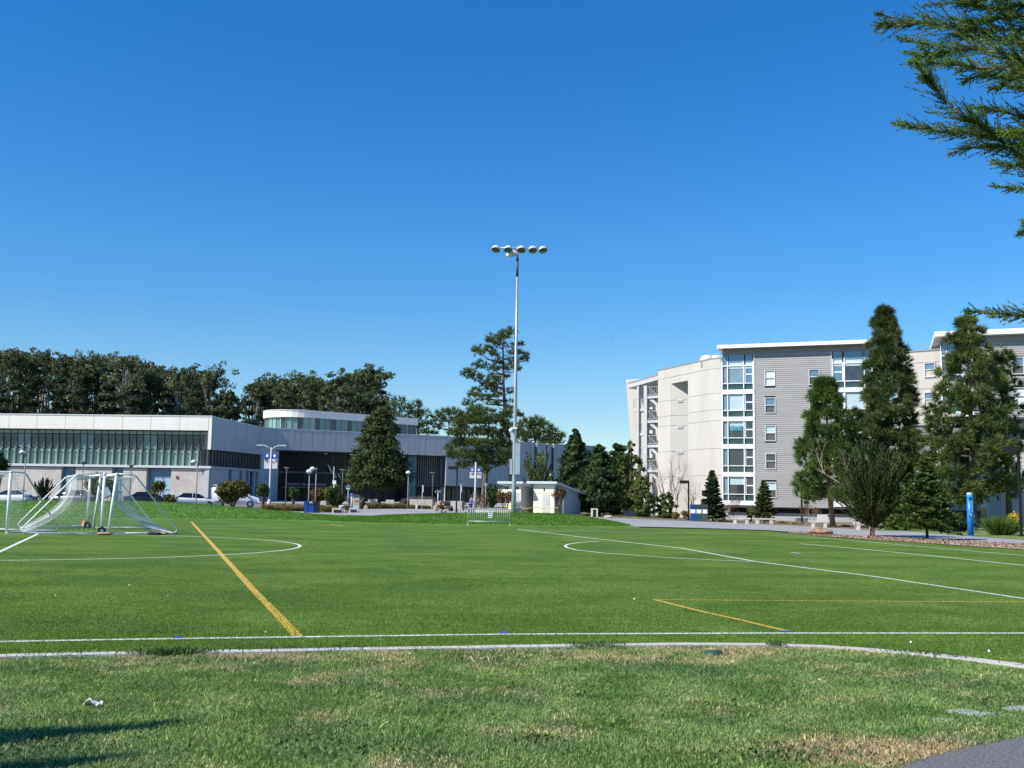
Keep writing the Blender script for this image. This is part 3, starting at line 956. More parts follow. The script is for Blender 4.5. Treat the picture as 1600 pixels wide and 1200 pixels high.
# pale green slanted strips set just in front of the lobby glass
for pts in (((511.5, 727), (514, 726), (520, 737), (527, 745), (524, 747), (516, 737)), ((527, 741), (529, 740), (533, 747), (531.5, 748))):
    vs = []
    for p in pts:
        s_, z_ = F3.sz(p[0], p[1], REC + .5); vs.append((s_, z_))
    b = MB()
    k = len(vs)
    b.add([F3.p(s_, z_, REC + .5) for s_, z_ in vs] + [F3.p(s_, z_, REC + .46) for s_, z_ in vs], [tuple(range(k)), tuple(range(2 * k - 1, k - 1, -1))] + [(i, i + k, (i + 1) % k + k, (i + 1) % k) for i in range(k)])
    gp("slanted_strip", b, M_GGREEN)
# right of the big tree: pale glass end, finned dark glazing
a, c = F3.sz(637, 730, -.6)[0], F3.sz(650.5, 730, -.6)[0]
w_ = (c - a) / 2
for i in range(2):
    b = MB().fb(F3, a + i * w_ + .04, a + (i + 1) * w_ - .04, 1.1, 7.6, -.7, -.6); gp("glass_pane", b, M_GTEAL)
b = MB().fb(F3, a, c, .9, 7.65, -1.2, -.72); gp("glass_back", b, M_MULL)
a2, c2 = c, F3.L - .05
b = MB().fb(F3, a2, c2, .9, 7.6, -2.4, -2.2); gp("dark_glazing", b, M_GBLACK)
nf = 13
for i in range(nf):
    q = a2 + .12 + (c2 - a2 - .2) * i / (nf - 1)
    b = MB().fb(F3, q - .05, q + .05, 3.5, 7.55, -2.15, -1.72); gp("sun_fin", b, M_FIN)
b = MB().fb(F3, a2, c2, 3.3, 3.5, -2.2, -1.6); gp("transom", b, mat("grey steel", (.12, .125, .13)))
b = MB().fb(F3, F3.L - .06, F3.L, .9, 7.7, -2.4, -.05); gp("jamb_wall", b, M_PLAIN)
# angled metal wall to the right, over a dark ground floor
F4 = Fac(P3, P4)
metal_band(F4, (3.45, 3.15), 10.42, 10.4, .82)
b = MB().fb(F4, 0, F4.L, .6, 3.4, -2.4, -2.0); gp("dark_glazing", b, M_GBLACK)
for i in range(12):
    q = .3 + i * 1.15
    b = MB().fb(F4, q - .06, q + .06, .7, 3.3, -1.98, -1.85); gp("entry_mullion", b, M_FIN)
F5 = Fac(P4, P5)
sl5 = []
for p0, p1 in ((834, 839), (853.2, 855), (860.3, 865.3)):
    sl5.append((F5.sz(p0, 710, 0)[0], F5.sz(p1, 710, 0)[0]))
cuts = [0.0] + [q for g in sl5 for q in g] + [F5.L]
for a, c in zip(cuts[0::2], cuts[1::2]):
    metal_band(F5, 1.0, 10.4 + (a / F5.L) * .1, 10.4 + (c / F5.L) * .1, .82, s0=a, s1=c)
for a, c in sl5:
    b = MB().fb(F5, a, c, 1.0, 10.0, -.6, -.3); gp("slot_window", b, mat("blue slot glazing", (.07, .10, .16), (.10, .14, .22), 1, .1, spec=.6))
# roofs
b = MB().prism([(-72, 139.4), (-72, 128.6), (-36.2, 126.2), (-33.4, 138.8), (-31.5, 140.6), (-9.6, 151.3), (-.8, 163.1), (15, 174.6), (15, 188), (-40, 185)], 9.4, 9.6)
gp("roof_deck", b, mat("roof membrane", (.4, .4, .4)))
# rooftop pavilion with a rounded end
pl, pm, pr = at(447.5, 660, 156), at(492, 660, 151.5), at(652, 660, 163.5)
A0 = Vector((pm.x, pm.y)); A1 = Vector((pr.x, pr.y))
u_ = (A1 - A0).normalized(); nn = Vector((u_.y, -u_.x))
rad = 4.9
cen = A0 - nn * rad
arc = []
a0 = math.atan2(nn.y, nn.x)
for i in range(19):
    a = a0 - math.pi * i / 18
    arc.append(Vector((cen.x + rad * math.cos(a) * 1.0, cen.y + rad * math.sin(a))))
arc = arc[::-1]
outline = arc + [A1] + [A1 - nn * 2 * rad]
def offset_poly(P, d_):
    c = sum(P, Vector((0, 0))) / len(P)
    return [p + (p - c).normalized() * d_ for p in P]
zr = EYE + (775.5 - 645.5) / F_PX * 154
b = MB().prism(offset_poly(outline, .12), zr - .98, zr); gp("pavilion_fascia", b, M_FASC)
b = MB().prism(offset_poly(outline, .2), zr + .002, zr + .1); gp("pavilion_cap", b, M_TRIM)
b = MB().prism(offset_poly(outline, -.55), 9.6, zr - 1.0); gp("pavilion_core", b, M_GDARK)
path = [outline[i] for i in range(len(outline))]
segs = []
for p, q in zip(path[:-1], path[1:]):
    Ls = (q - p).length
    k = max(1, round(Ls / .9))
    for i in range(k):
        segs.append((p + (q - p) * i / k, p + (q - p) * (i + 1) / k))
for i, (p, q) in enumerate(segs):
    Fp = Fac(p, q)
    b = MB().fb(Fp, .03, Fp.L - .03, 10.2, zr - 1.03, -.28, -.22)
    gp("pavilion_pane", b, M_GGREEN if i % 7 in (2, 3) and i < 22 else M_GTEAL if (i * 5) % 3 else M_GDARK)
    b = MB().fb(Fp, -.03, .03, 10.2, zr - 1.0, -.3, -.14); gp("pavilion_mullion", b, M_FIN if i % 6 else M_TRIM)

# ================================================================== dormitory
M_BEIGE = mat("beige concrete", (0.49, 0.455, 0.40), (0.58, 0.545, 0.49), .35, .85, stretch=(1, 1, .25))
M_BEIGE2 = mat("beige concrete recess", (0.54, 0.505, 0.455), (0.58, 0.545, 0.49), .5, .85)
M_SIDING = mat("grey siding", (0.315, 0.30, 0.285), (0.365, 0.35, 0.33), 1.2, .55, stretch=(.3, .3, 3))
M_WHITEF = mat("white frame", (0.80, 0.80, 0.80), (0.84, 0.84, 0.84), 3, .4)
M_FRAMEG = mat("pale grey frame", (0.56, 0.58, 0.585), (0.62, 0.63, 0.635), 3, .4)
M_SPAN = mat("dark green spandrel", (0.03, 0.065, 0.058), (0.045, 0.085, 0.075), 1, .12, spec=.6)
M_WDARK = mat("room window glass", (0.03, 0.036, 0.042), (0.055, 0.062, 0.07), 1.5, .06, spec=.7, ior=1.6)
M_WBLUE = mat("sky window glass", (0.10, 0.17, 0.24), (0.14, 0.22, 0.30), 1.2, .06, spec=.8, ior=1.7)
M_WTEAL = mat("teal window glass", (0.16, 0.25, 0.29), (0.22, 0.32, 0.36), 1.2, .08, spec=.7)
M_BLIND = mat("blind behind glass", (0.45, 0.56, 0.58), (0.52, 0.63, 0.64), 2, .15, coat=1.0, stretch=(.2, .2, 6))
M_BLINDW = mat("white blind behind glass", (0.66, 0.70, 0.71), (0.74, 0.77, 0.77), 2, .2, coat=.6)
M_BROWNW = mat("brown screen glass", (0.10, 0.09, 0.085), (0.15, 0.135, 0.125), 3, .25)
M_CONC = mat("stair concrete", (0.47, 0.47, 0.47), (0.55, 0.55, 0.545), .8, .85)
M_RAIL = mat("grey railing steel", (0.36, 0.37, 0.37), (0.42, 0.43, 0.43), 3, .45)
M_ROOFW = mat("white roof edge", (0.80, 0.795, 0.78), (0.84, 0.835, 0.82), 1, .45)
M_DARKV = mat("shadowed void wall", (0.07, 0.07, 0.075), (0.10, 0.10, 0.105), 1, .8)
M_PLINTH = mat("plinth concrete", (0.36, 0.365, 0.37), (0.42, 0.42, 0.42), 1, .85)
M_JB = mat("panel joint", (0.28, 0.26, 0.23), rough=.9)

P0d = at(1129, 785, 101.0)
ang = R(-19.4)
ud = Vector((math.cos(ang), math.sin(ang)))
D0 = Vector((P0d.x, P0d.y))
FD = Fac(D0, D0 + ud * 14.2)
dorm = thing("dormitory_block", "five storey dormitory with beige concrete end, glass bay and grey siding under a white roof", "building", (D0.x, D0.y, 0))
def dp(name, b, m, parent=None):
    return b.build(name, m, parent or dorm)
ZB = [1.42, 4.12, 6.79, 9.43, 12.05]          # bottoms of the white bands
BH = .44
ZTOP = 16.2
sB0, sB1, sS1, sR1 = 0.0, 3.02, 10.25, 13.75

def bay(root, F, s0, s1, zbs, ztop, mirror, seed, blinds):
    """glazed corner bay: white grid, panes, green spandrels; every pane a part"""
    W = s1 - s0
    def sx_(f):
        return s0 + W * (f if not mirror else 1 - f)
    def fb(b, f0, f1, z0, z1, o0, o1):
        a, c = sx_(f0), sx_(f1)
        return b.fb(F, min(a, c), max(a, c), z0, z1, o0, o1)
    xs_ = [0.0, .185, .69, 1.0]
    nlev = len(zbs)
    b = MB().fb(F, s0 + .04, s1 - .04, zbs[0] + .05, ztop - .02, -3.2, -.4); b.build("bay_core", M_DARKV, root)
    for k, zb in enumerate(zbs):
        b = MB().fb(F, s0 - .02, s1 + .02, zb, zb + BH, -.36, .05); b.build("floor_band", M_WHITEF, root)
        zt_ = zbs[k + 1] if k + 1 < nlev else ztop
        z0 = zb + BH
        zs = z0 + .60
        # spandrels
        for f0, f1 in zip(xs_[:-1], xs_[1:]):
            b = MB(); fb(b, f0 + .035, f1 - .02, z0 + .02, zs - .05, -.2, -.12); b.build("spandrel_panel", M_SPAN, root)
        top = zt_
        ztr = top if k + 1 < nlev else z0 + 2.32
        bl = blinds[k]
        b = MB(); fb(b, .04, .165, zs + .05, ztr - .04, -.2, -.12); b.build("window_pane", M_WTEAL if bl != 'dark' else M_WBLUE, root)
        zsplit = {'full': zs + .05, 'half': zs + (ztr - zs) * .55, 'sign': zs + (ztr - zs) * .68, 'dark': ztr - .04, 'stripe': zs + .05}[bl]
        if zsplit > zs + .2:
            b = MB(); fb(b, .22, .67, zs + .05, zsplit - .004, -.2, -.12); b.build("window_pane", M_WDARK, root)
        if zsplit < ztr - .1:
            b = MB(); fb(b, .22, .67, zsplit, ztr - .04, -.2, -.12); b.build("window_pane", M_BLIND if bl != 'stripe' else M_WTEAL, root)
        zm = (zs + ztr) / 2
        for z0_, z1_ in ((zs + .08, zm - .06), (zm + .06, ztr - .08)):
            b = MB(); fb(b, .75, .955, z0_, z1_, -.2, -.1); b.build("window_sash", M_WBLUE if k == nlev - 1 else M_WDARK, root)
        g = MB()
        fb(g, .695, 1.0 - .02, zm - .06, zm + .06, -.2, -.05)
        fb(g, .0, 1.0, zs - .04, zs + .04, -.2, 0.0)
        fb(g, .705, .745, zs + .05, ztr - .04, -.2, -.05); fb(g, .96, .985, zs + .05, ztr - .04, -.2, -.05)
        if k == nlev - 1:
            fb(g, 0, 1.0, ztr - .06, ztr + .06, -.2, 0.0)
            for f0, f1 in ((.04, .165), (.22, .67), (.74, .97)):
                b = MB(); fb(b, f0, f1, ztr + .09, ztop - .02, -.2, -.12); b.build("clerestory_pane", M_WBLUE, root)
                b = MB(); fb(b, f0 + .0, f1, ztr - .30, ztr + .28, -.11, -.08); b.build("light_shelf", M_BLIND, root) if f0 > .1 else None
        g.build("window_frame", M_WHITEF, root)
    g = MB()
    for f, wd_ in ((0.0, .027), (.185, .015), (.69, .015), (1.0, .027)):
        a = sx_(f)
        g.fb(F, a - wd_ * W, a + wd_ * W, zbs[0] + .02, ztop - 1.0, -.35, .03 if wd_ > .02 else .02)
        g.fb(F, a - .02, a + .02, ztop - 1.0, ztop - .02, -.3, -.1)
    g.build("bay_post", M_WHITEF, root)

bay(dorm, FD, sB0, sB1, ZB, ZTOP, False, 1, ['half', 'dark', 'sign', 'full', 'stripe'])
bay(dorm, FD, sS1, sR1, ZB, ZTOP, True, 2, ['half', 'half', 'full', 'full', 'dark'])
# side return of the bay
b = MB().fb(FD, -.1, -.03, ZB[0], ZTOP - .8, -3.0, -.3); dp("bay_return", b, M_WHITEF)
# BERNIE letters in the window
zsg = ZB[2] + BH + .6
M_CYAN = mat("cyan paper letters", (.22, .68, .82), rough=.6)
bn_ = text("window_lettering", "BERNIE", .74, M_CYAN, dorm, FD.p(1.32, zsg + .95, -.06), facade_rot(FD), .01)
bn_.data.transform(Matrix.Diagonal((.5, 1, 1, 1)))

def siding(root, F, s0, s1, z0, z1, holes, pitch=.195):
    n_ = round((z1 - z0) / pitch)
    h = (z1 - z0) / n_
    for i in range(n_):
        a, c = z0 + i * h, z0 + (i + 1) * h
        iv = [(s0, s1)]
        for (h0, h1, hz0, hz1) in holes:
            if a < hz1 and c > hz0:
                nv = []
                for p, q in iv:
                    if h1 <= p or h0 >= q: nv.append((p, q)); continue
                    if h0 > p: nv.append((p, h0))
                    if h1 < q: nv.append((h1, q))
                iv = nv
        for p, q in iv:
            if q - p < .03: continue
            ps = [F.p(p, a, .032), F.p(q, a, .032), F.p(q, a, -.05), F.p(p, a, -.05),
                  F.p(p, c - .004, .0), F.p(q, c - .004, .0), F.p(q, c - .004, -.05), F.p(p, c - .004, -.05)]
            MB().hexa(ps).build("siding_board", M_SIDING, root)
    MB().fb(F, s0 + .02, s1 - .02, z0 + .02, z1, -.5, -.12).build("siding_back", M_JOINT, root)

def sash_window(root, F, s, z, w_, h, kind, frame=None):
    g = MB()
    t_ = .075
    g.fb(F, s, s + t_, z, z + h, -.11, .085); g.fb(F, s + w_ - t_, s + w_, z, z + h, -.11, .085)
    g.fb(F, s + t_, s + w_ - t_, z, z + t_, -.11, .085); g.fb(F, s + t_, s + w_ - t_, z + h - t_, z + h, -.11, .085)
    g.fb(F, s + t_, s + w_ - t_, z + h * .49, z + h * .49 + .07, -.1, .06)
    fr = g.build("window", frame or M_FRAMEG, root)
    mats = {'blind': (M_BLINDW, M_BLINDW), 'blue': (M_WBLUE, M_BROWNW), 'dark': (M_WDARK, M_BROWNW), 'teal': (M_BLIND, M_BROWNW), 'half': (M_BLIND, M_WDARK)}[kind]
    MB().fb(F, s + t_, s + w_ - t_, z + h * .49 + .07, z + h - t_, -.1, -.02).build("pane", mats[0], fr)
    MB().fb(F, s + t_, s + w_ - t_, z + t_, z + h * .49, -.1, -.035).build("pane", mats[1], fr)

wins = []
kinds1 = ['half', 'dark', 'teal', 'blue', 'blind']; kinds2 = ['half', 'dark', 'dark', 'blue', 'blue']
wz = [2.92, 5.62, 8.28, 10.92, 13.55]
for sx0, kk in ((4.05, kinds1), (8.12, kinds2)):
    for z, kd in zip(wz, kk):
        wins.append((sx0, z - .78, 1.0, 1.52, kd))
siding(dorm, FD, sB1 + .11, sS1 - .11, 1.32, 15.9, [(a, a + w_, z, z + h) for a, z, w_, h, k in wins])
for a, z, w_, h, k in wins:
    sash_window(dorm, FD, a, z, w_, h, k)
MB().fb(FD, sB1 + .03, sB1 + .105, 1.32, 15.9, -.3, .07).build("corner_trim", M_FRAMEG, dorm)
MB().fb(FD, sS1 - .105, sS1 - .03, 1.32, 15.9, -.3, .07).build("corner_trim", M_FRAMEG, dorm)
# body, void below, plinth
MB().fb(FD, .1, 14.0, 1.34, 16.1, -13, -3.3).build("rear_wall", M_BEIGE, dorm)
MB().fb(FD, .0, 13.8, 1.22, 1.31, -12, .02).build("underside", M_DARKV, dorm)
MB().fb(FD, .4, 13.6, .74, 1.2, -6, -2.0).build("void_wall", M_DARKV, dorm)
MB().fb(FD, -.2, 14.0, -.1, .72, -3, -.6).build("plinth", M_PLINTH, dorm)
# roof slab
b = MB()
b.hexa([FD.p(-.35, 16.42, .8), FD.p(14.1, 16.46, .8), FD.p(14.1, 16.46, -13), FD.p(-.35, 16.42, -13),
        FD.p(-.35, 16.76, .8), FD.p(14.1, 16.82, .8), FD.p(14.1, 16.82, -13), FD.p(-.35, 16.76, -13)])
dp("roof_slab", b, M_ROOFW)
b = MB().fb(FD, .1, 13.9, 15.9, 16.41, -12, -.02); dp("eaves_wall", b, mat("eaves board", (.30, .29, .31), rough=.7))
b = MB().fb(FD, .1, 13.9, 16.41, 16.425, -.02, .74); dp("soffit_board", b, mat("soffit board", (.28, .22, .2), rough=.7))
# --- beige concrete end: panels left of the bay
Q1 = at(1110.7, 785, 102.2); Q2 = at(1028, 784, 112.0); Q1b = Vector((Q1.x, Q1.y)); Q2b = Vector((Q2.x, Q2.y))
FR = Fac(Q1b, Vector((D0.x - .06, D0.y + .25)))          # flat strip beside the bay
FL = Fac(Q2b, Q1b)                                        # long oblique wall
ZC = [(-.1, 4.22), (4.26, 6.83), (6.87, 9.52), (9.56, 10.57), (10.61, 12.2), (12.24, 14.62), (14.66, 15.6)]
sn0 = FL.sz(1048.4, 700)[0]; sn1 = FL.sz(1075.2, 700)[0]
nb = at(1075.2, 700, FL.p(sn0, 0).y - .75)
# oblique recess wall from the left edge of the notch, running back
N0 = FL.p(sn0, 0); FN = Fac(Vector((N0.x, N0.y)), Vector((nb.x + 1.2, nb.y - .5)))
for z0, z1 in ZC:
    MB().fb(FR, .0, FR.L, z0, z1, -.5, 0).build("concrete_panel", M_BEIGE, dorm)
    MB().fb(FL, sn1, FL.L, z0, z1, -.25, 0).build("concrete_panel", M_BEIGE, dorm)
    MB().fb(FL, 0, sn0, z0, z1, -.6, 0).build("concrete_panel", M_BEIGE, dorm)
    if z1 < 14:
        MB().fb(FN, 0.02, FN.L, z0, z1, -.3, 0).build("concrete_panel", M_BEIGE2, dorm)
MB().fb(FN, 0.02, FN.L, 12.24, 14.1, -.3, .0).build("concrete_panel", M_BEIGE2, dorm)
MB().fb(FL, sn0 - .01, sn1 + .01, 13.95, 14.62, -.5, 0).build("concrete_panel", M_BEIGE, dorm)
MB().fb(FL, sn0 + .01, sn1 - .01, 14.66, 15.6, -.6, 0).build("concrete_panel", M_BEIGE, dorm)
b = MB()
b.add([(N0.x, N0.y, 13.97), (*FL.p(sn1 + .2, 13.97)[:2], 13.97), (nb.x + 1.4, nb.y - .3, 13.97), (N0.x, N0.y + .2, 13.97)], [(0, 1, 2, 3), (3, 2, 1, 0)])
dp("recess_soffit", b, M_BEIGE2)
for F_, s0_, s1_, zt_ in ((FR, .02, FR.L, 15.58), (FL, .02, sn0 - .02, 15.58), (FL, sn1 + .02, FL.L - .02, 15.58)):
    MB().fb(F_, s0_, s1_, 0, zt_, -.24, -.02).build("joint_backing", M_JB, dorm)
b = MB().prism([(*FL.p(0, 0, .04)[:2],), (*FL.p(FL.L, 0, .04)[:2],), (*FR.p(FR.L, 0, .04)[:2],), (*FR.p(FR.L, 0, -6)[:2],), (*FL.p(FL.L * .5, 0, -8)[:2],), (*FL.p(0, 0, -5)[:2],)], 15.6, 15.72)
dp("parapet_cap", b, mat("parapet metal", (.3, .3, .3), rough=.4))
for k, yy in enumerate((626.5, 667.5, 707, 746)):
    s_, z_ = FN.sz(1062.8, yy)
    g = MB().fb(FN, s_ - .3, s_ + .3, z_ - .17, z_ + .17, .005, .05)
    for q in range(4):
        g.fb(FN, s_ - .27, s_ + .27, z_ - .14 + q * .075, z_ - .10 + q * .075, .05, .075)
    g.build("vent_grille", M_FRAMEG, dorm)
s_, z_ = FL.sz(1097, 570.5)
text("house_number", "1", .85, M_DARKTXT, dorm, FL.p(s_, z_, .03), facade_rot(FL), .02)
# roof vents
for px in (1105, 1119):
    p = at(px, 559, 106); MB().lathe([(0.0, 1.0), (.5, .9), (.75, .55), (.8, 0)], (p.x, p.y, 15.6), 12).build("roof_vent", M_TRIM, dorm, True)
# --- open stair at the far left end
S0 = at(980, 590, 117.2); S1 = at(1028, 784, 114.6)
FS = Fac(Vector((S0.x, S0.y)), Vector((S1.x, S1.y)))
Ws = FS.L
def rear_s(z):
    return slope_s(z) - 1.45
def slope_s(z):        # battered outer edge
    return np.interp(z, [4, 15.2], [1.55, 0.0])
b = MB()
zz = (0, 15.4)
bk = -1.9
p = [FS.p(rear_s(0), 0, bk), FS.p(Ws + 1, 0, bk), FS.p(Ws + 1, 15.35, bk), FS.p(rear_s(15.4), 15.5, bk)]
q = [FS.p(rear_s(0), 0, bk - .3), FS.p(Ws + 1, 0, bk - .3), FS.p(Ws + 1, 15.35, bk - .3), FS.p(rear_s(15.4), 15.5, bk - .3)]
b.add(p + q, [(0, 1, 2, 3), (7, 6, 5, 4), (0, 4, 5, 1), (1, 5, 6, 2), (2, 6, 7, 3), (3, 7, 4, 0)])
dp("stair_rear_wall", b, M_BEIGE)
lev = [3.75, 6.45, 9.15, 11.85]
for z in lev:
    MB().fb(FS, slope_s(z) + .45, Ws * .62, z - .28, z, bk, .1).build("landing", M_CONC, dorm)
    MB().fb(FS, Ws * .66, Ws + .6, z + .45 + .9 - .28, z + .45 + .9, bk, .2).build("landing", M_CONC, dorm)
for f, wd_ in ((.40, .22), (.64, .42)):
    s_ = Ws * f
    MB().fb(FS, s_ - wd_ / 2, s_ + wd_ / 2, 0, 14.35, -.25, .28).build("stair_column", M_CONC, dorm)
b = MB()
ps = [FS.p(.25, 14.2, .3), FS.p(Ws + .4, 14.95, .3), FS.p(Ws + .4, 14.95, bk), FS.p(.25, 14.2, bk)]
b.hexa(ps + [x_ + Vector((0, 0, .42)) for x_ in ps]); dp("stair_roof", b, M_CONC)
b = MB(); b.hexa([x_ + Vector((0, 0, .43)) for x_ in ps] + [x_ + Vector((0, 0, .62)) for x_ in ps]); dp("stair_roof_cap", b, mat("parapet metal", (.3, .3, .3)))
for z in lev:
    g = MB()
    a0, a1 = slope_s(z) + .4, Ws * .62
    for q in (z + 1.05, z + .15):
        g.fb(FS, a0, a1, q, q + .05, .02, .07)
    k = int((a1 - a0) / .16)
    for i in range(k + 1):
        s_ = a0 + (a1 - a0) * i / k
        g.fb(FS, s_ - .014, s_ + .014, z + .15, z + 1.05, .03, .06)
    g.build("railing", M_RAIL, dorm)
    g = MB(); zr_ = z + 1.35
    a0, a1 = Ws * .70, Ws + .2
    for q in (zr_ + 1.0, zr_ + .12):
        g.fb(FS, a0, a1, q, q + .05, .12, .17)
    for i in range(6):
        s_ = a0 + (a1 - a0) * i / 5
        g.fb(FS, s_ - .014, s_ + .014, zr_ + .1, zr_ + 1.0, .13, .16)
    g.build("railing", M_RAIL, dorm)
    # flight
    g = MB()
    A_, B_ = (Ws * .70, z + 1.35), (Ws + .5, z)
    for o_ in (.05,):
        ps = [FS.p(A_[0], A_[1] - .3, o_), FS.p(B_[0], B_[1] - .3, o_), FS.p(B_[0], B_[1] - .3, -.9), FS.p(A_[0], A_[1] - .3, -.9)]
        g.hexa(ps + [x_ + Vector((0, 0, .3)) for x_ in ps])
    for i in range(8):
        s_ = A_[0] + (B_[0] - A_[0]) * i / 8; z_ = A_[1] + (B_[1] - A_[1]) * i / 8
        g.fb(FS, s_, s_ + (B_[0] - A_[0]) / 8, z_ - .2, z_ + .02, -.88, .03)
    g.build("stair_flight", M_CONC, dorm)
    g = MB()
    g.tube([FS.p(A_[0], A_[1] + 1.0, .08), FS.p(B_[0], B_[1] + 1.0, .08)], .03, 6)
    for i in range(9):
        f = i / 8
        s_ = A_[0] + (B_[0] - A_[0]) * f; z_ = A_[1] + (B_[1] - A_[1]) * f
        g.tube([FS.p(s_, z_, .08), FS.p(s_, z_ + 1.0, .08)], .016, 5)
    g.build("railing", M_RAIL, dorm)

# ---- second dormitory block at the right edge
E0 = at(1477, 790, 91.6); E0 = Vector((E0.x, E0.y))
FE = Fac(E0, E0 + ud * 12)
dorm2 = thing("dormitory_block", "second dormitory block behind the tall pines at right with stepped grey siding and beige wall", "building", (E0.x, E0.y, 0))
zb2 = [10.0, 12.15]
bay(dorm2, FE, 0, 2.5, [9.43, 12.05], ZTOP, False, 4, ['half', 'dark'])
w2 = [(5.6, 13.0, 1.0, 1.52, 'blue'), (5.6, 10.35, 1.0, 1.52, 'blind'), (9.6, 13.0, 1.0, 1.5, 'blue')]
siding(dorm2, FE, 2.6, 11.5, 9.3, 15.8, [(a, a + w_, z, z + h) for a, z, w_, h, k in w2])
for a, z, w_, h, k in w2: sash_window(dorm2, FE, a, z, w_, h, k)
MB().fb(FE, 0, 12, 9.12, 9.29, -9, .02).build("underside", M_DARKV, dorm2)
b = MB(); b.hexa([FE.p(-.5, 16.42, .8), FE.p(12, 16.46, .8), FE.p(12, 16.46, -10), FE.p(-.5, 16.42, -10), FE.p(-.5, 16.86, .8), FE.p(12, 16.92, .8), FE.p(12, 16.92, -10), FE.p(-.5, 16.86, -10)])
b.build("roof_slab", M_ROOFW, dorm2)
MB().fb(FE, .1, 11.9, 15.8, 16.41, -9, -.02).build("eaves_wall", mat("eaves board", (.3, .29, .31)), dorm2)
MB().fb(FE, .3, 11.9, 9.3, 16.0, -9.5, -2.6).build("rear_wall", M_BEIGE, dorm2)
# beige wall under the overhang, with windows
FU = Fac(E0 + ud * 1.6 - FE.n * 2.6, E0 + ud * 12 - FE.n * 2.6)
wu = []
for px, y0, y1, kd in ((1577, 727, 705, 'dark'), (1577, 785, 752, 'dark')):
    s_, z_ = FU.sz(px, y0); z2 = FU.sz(px, y1)[1]
    wu.append((s_ - .55, z_, 1.1, z2 - z_, kd))
MB().fb(FU, 0, FU.L, -.1, 9.1, -.5, -.03).build("lower_wall", M_BEIGE, dorm2)
for a, z, w_, h, k in wu: sash_window(dorm2, FU, a, z, w_, h, k, M_JOINT)
# beige link wall between the blocks
K0 = at(1404, 790, 95.6); K1 = at(1478, 790, 93.2)
FK = Fac(Vector((K0.x, K0.y)), Vector((K1.x, K1.y)))
wk = []
for yb, yt, kd in ((590, 566, 'blue'), (635.5, 612, 'blue'), (683, 660, 'dark')):
    a, z = FK.sz(1444.5, yb); c, z2 = FK.sz(1461.5, yt)
    wk.append((a, z, c - a, z2 - z, kd))
zc = [(-.1, 12.1), (12.14, 14.5), (14.54, 15.55)]
for z0, z1 in zc:
    MB().fb(FK, 0, FK.L, z0, z1, -.6, -.03).build("concrete_panel", M_BEIGE, dorm2)
for a, z, w_, h, k in wk: sash_window(dorm2, FK, a, z, w_, h, k)
MB().fb(FK, -.1, FK.L, 15.56, 15.7, -3, .04).build("parapet_cap", mat("parapet metal", (.3, .3, .3)), dorm2)
# lower sided wing in front
G0 = at(1430.5, 790, 87.5); G0 = Vector((G0.x, G0.y))
FG = Fac(G0, G0 + ud * 5.0)
zt_ = FG.sz(1431, 665)[1]
z_b, z_t = FG.sz(1452, 717)[1], FG.sz(1452, 687.5)[1]
wg = []
a, c = FG.sz(1452.5, 700)[0], FG.sz(1465, 700)[0]
wg.append((a, z_b, c - a, z_t - z_b, 'half'))
siding(dorm2, FG, .06, 4.95, 1.3, zt_, [(a, a + w_, z, z + h) for a, z, w_, h, k in wg])
for a, z, w_, h, k in wg: sash_window(dorm2, FG, a, z, w_, h, k)
MB().fb(FG, -.02, .055, 1.2, zt_, -3, .08).build("corner_trim", M_FRAMEG, dorm2)
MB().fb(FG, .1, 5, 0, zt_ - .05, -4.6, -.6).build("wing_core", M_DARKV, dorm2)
MB().fb(FG, -.1, 5.1, zt_ + .005, zt_ + .15, -4.6, .15).build("wing_roof", M_FRAMEG, dorm2)
# small oriel facing left with tilted sashes
H0 = at(1413.5, 790, 89.6)
FH = Fac(Vector((H0.x, H0.y)), Vector((G0.x - .05, G0.y + .1)))
ys_ = [(792, 779, M_WDARK), (777, 742, M_FRAMEG), (741, 723, M_SPAN), (721, 709.5, M_WBLUE), (707, 695, M_WBLUE), (694, 683, M_FRAMEG)]
for y0, y1, m_ in ys_:
    z0, z1 = FH.sz(1422, y0)[1], FH.sz(1422, y1)[1]
    MB().fb(FH, .14, FH.L - .12, z0 + .04, z1 - .04, -.2, -.08).build("oriel_pane", m_, dorm2)
g = MB()
for s_ in (0.0, FH.L - .1): g.fb(FH, s_, s_ + .12, .2, FH.sz(1422, 683)[1], -.3, 0)
for y in (778, 742, 722, 708, 694.5):
    z = FH.sz(1422, y)[1]; g.fb(FH, .12, FH.L - .1, z - .05, z + .05, -.22, -.02)
g.build("window_frame", M_WHITEF, dorm2)
z = FH.sz(1422, 682)[1]
MB().fb(FH, -.5, FH.L + .1, z, z + .32, -1.5, .35).build("oriel_roof", M_TRIM, dorm2)
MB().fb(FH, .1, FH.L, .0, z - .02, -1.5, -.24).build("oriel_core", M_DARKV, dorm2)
# ground-floor windows seen under the pines
for px in (1490, 1503, 1522):
    a, z = FE.sz(px, 812, -1.2)
    sash_window(dorm2, Fac(E0 - FE.n * 1.2, E0 + ud * 12 - FE.n * 1.2), a, .6, 1.1, 2.0, 'half', M_WHITEF)
MB().fb(FE, 0, 7, 0, 9.1, -3.2, -1.35).build("lower_wall", M_BEIGE2, dorm2)
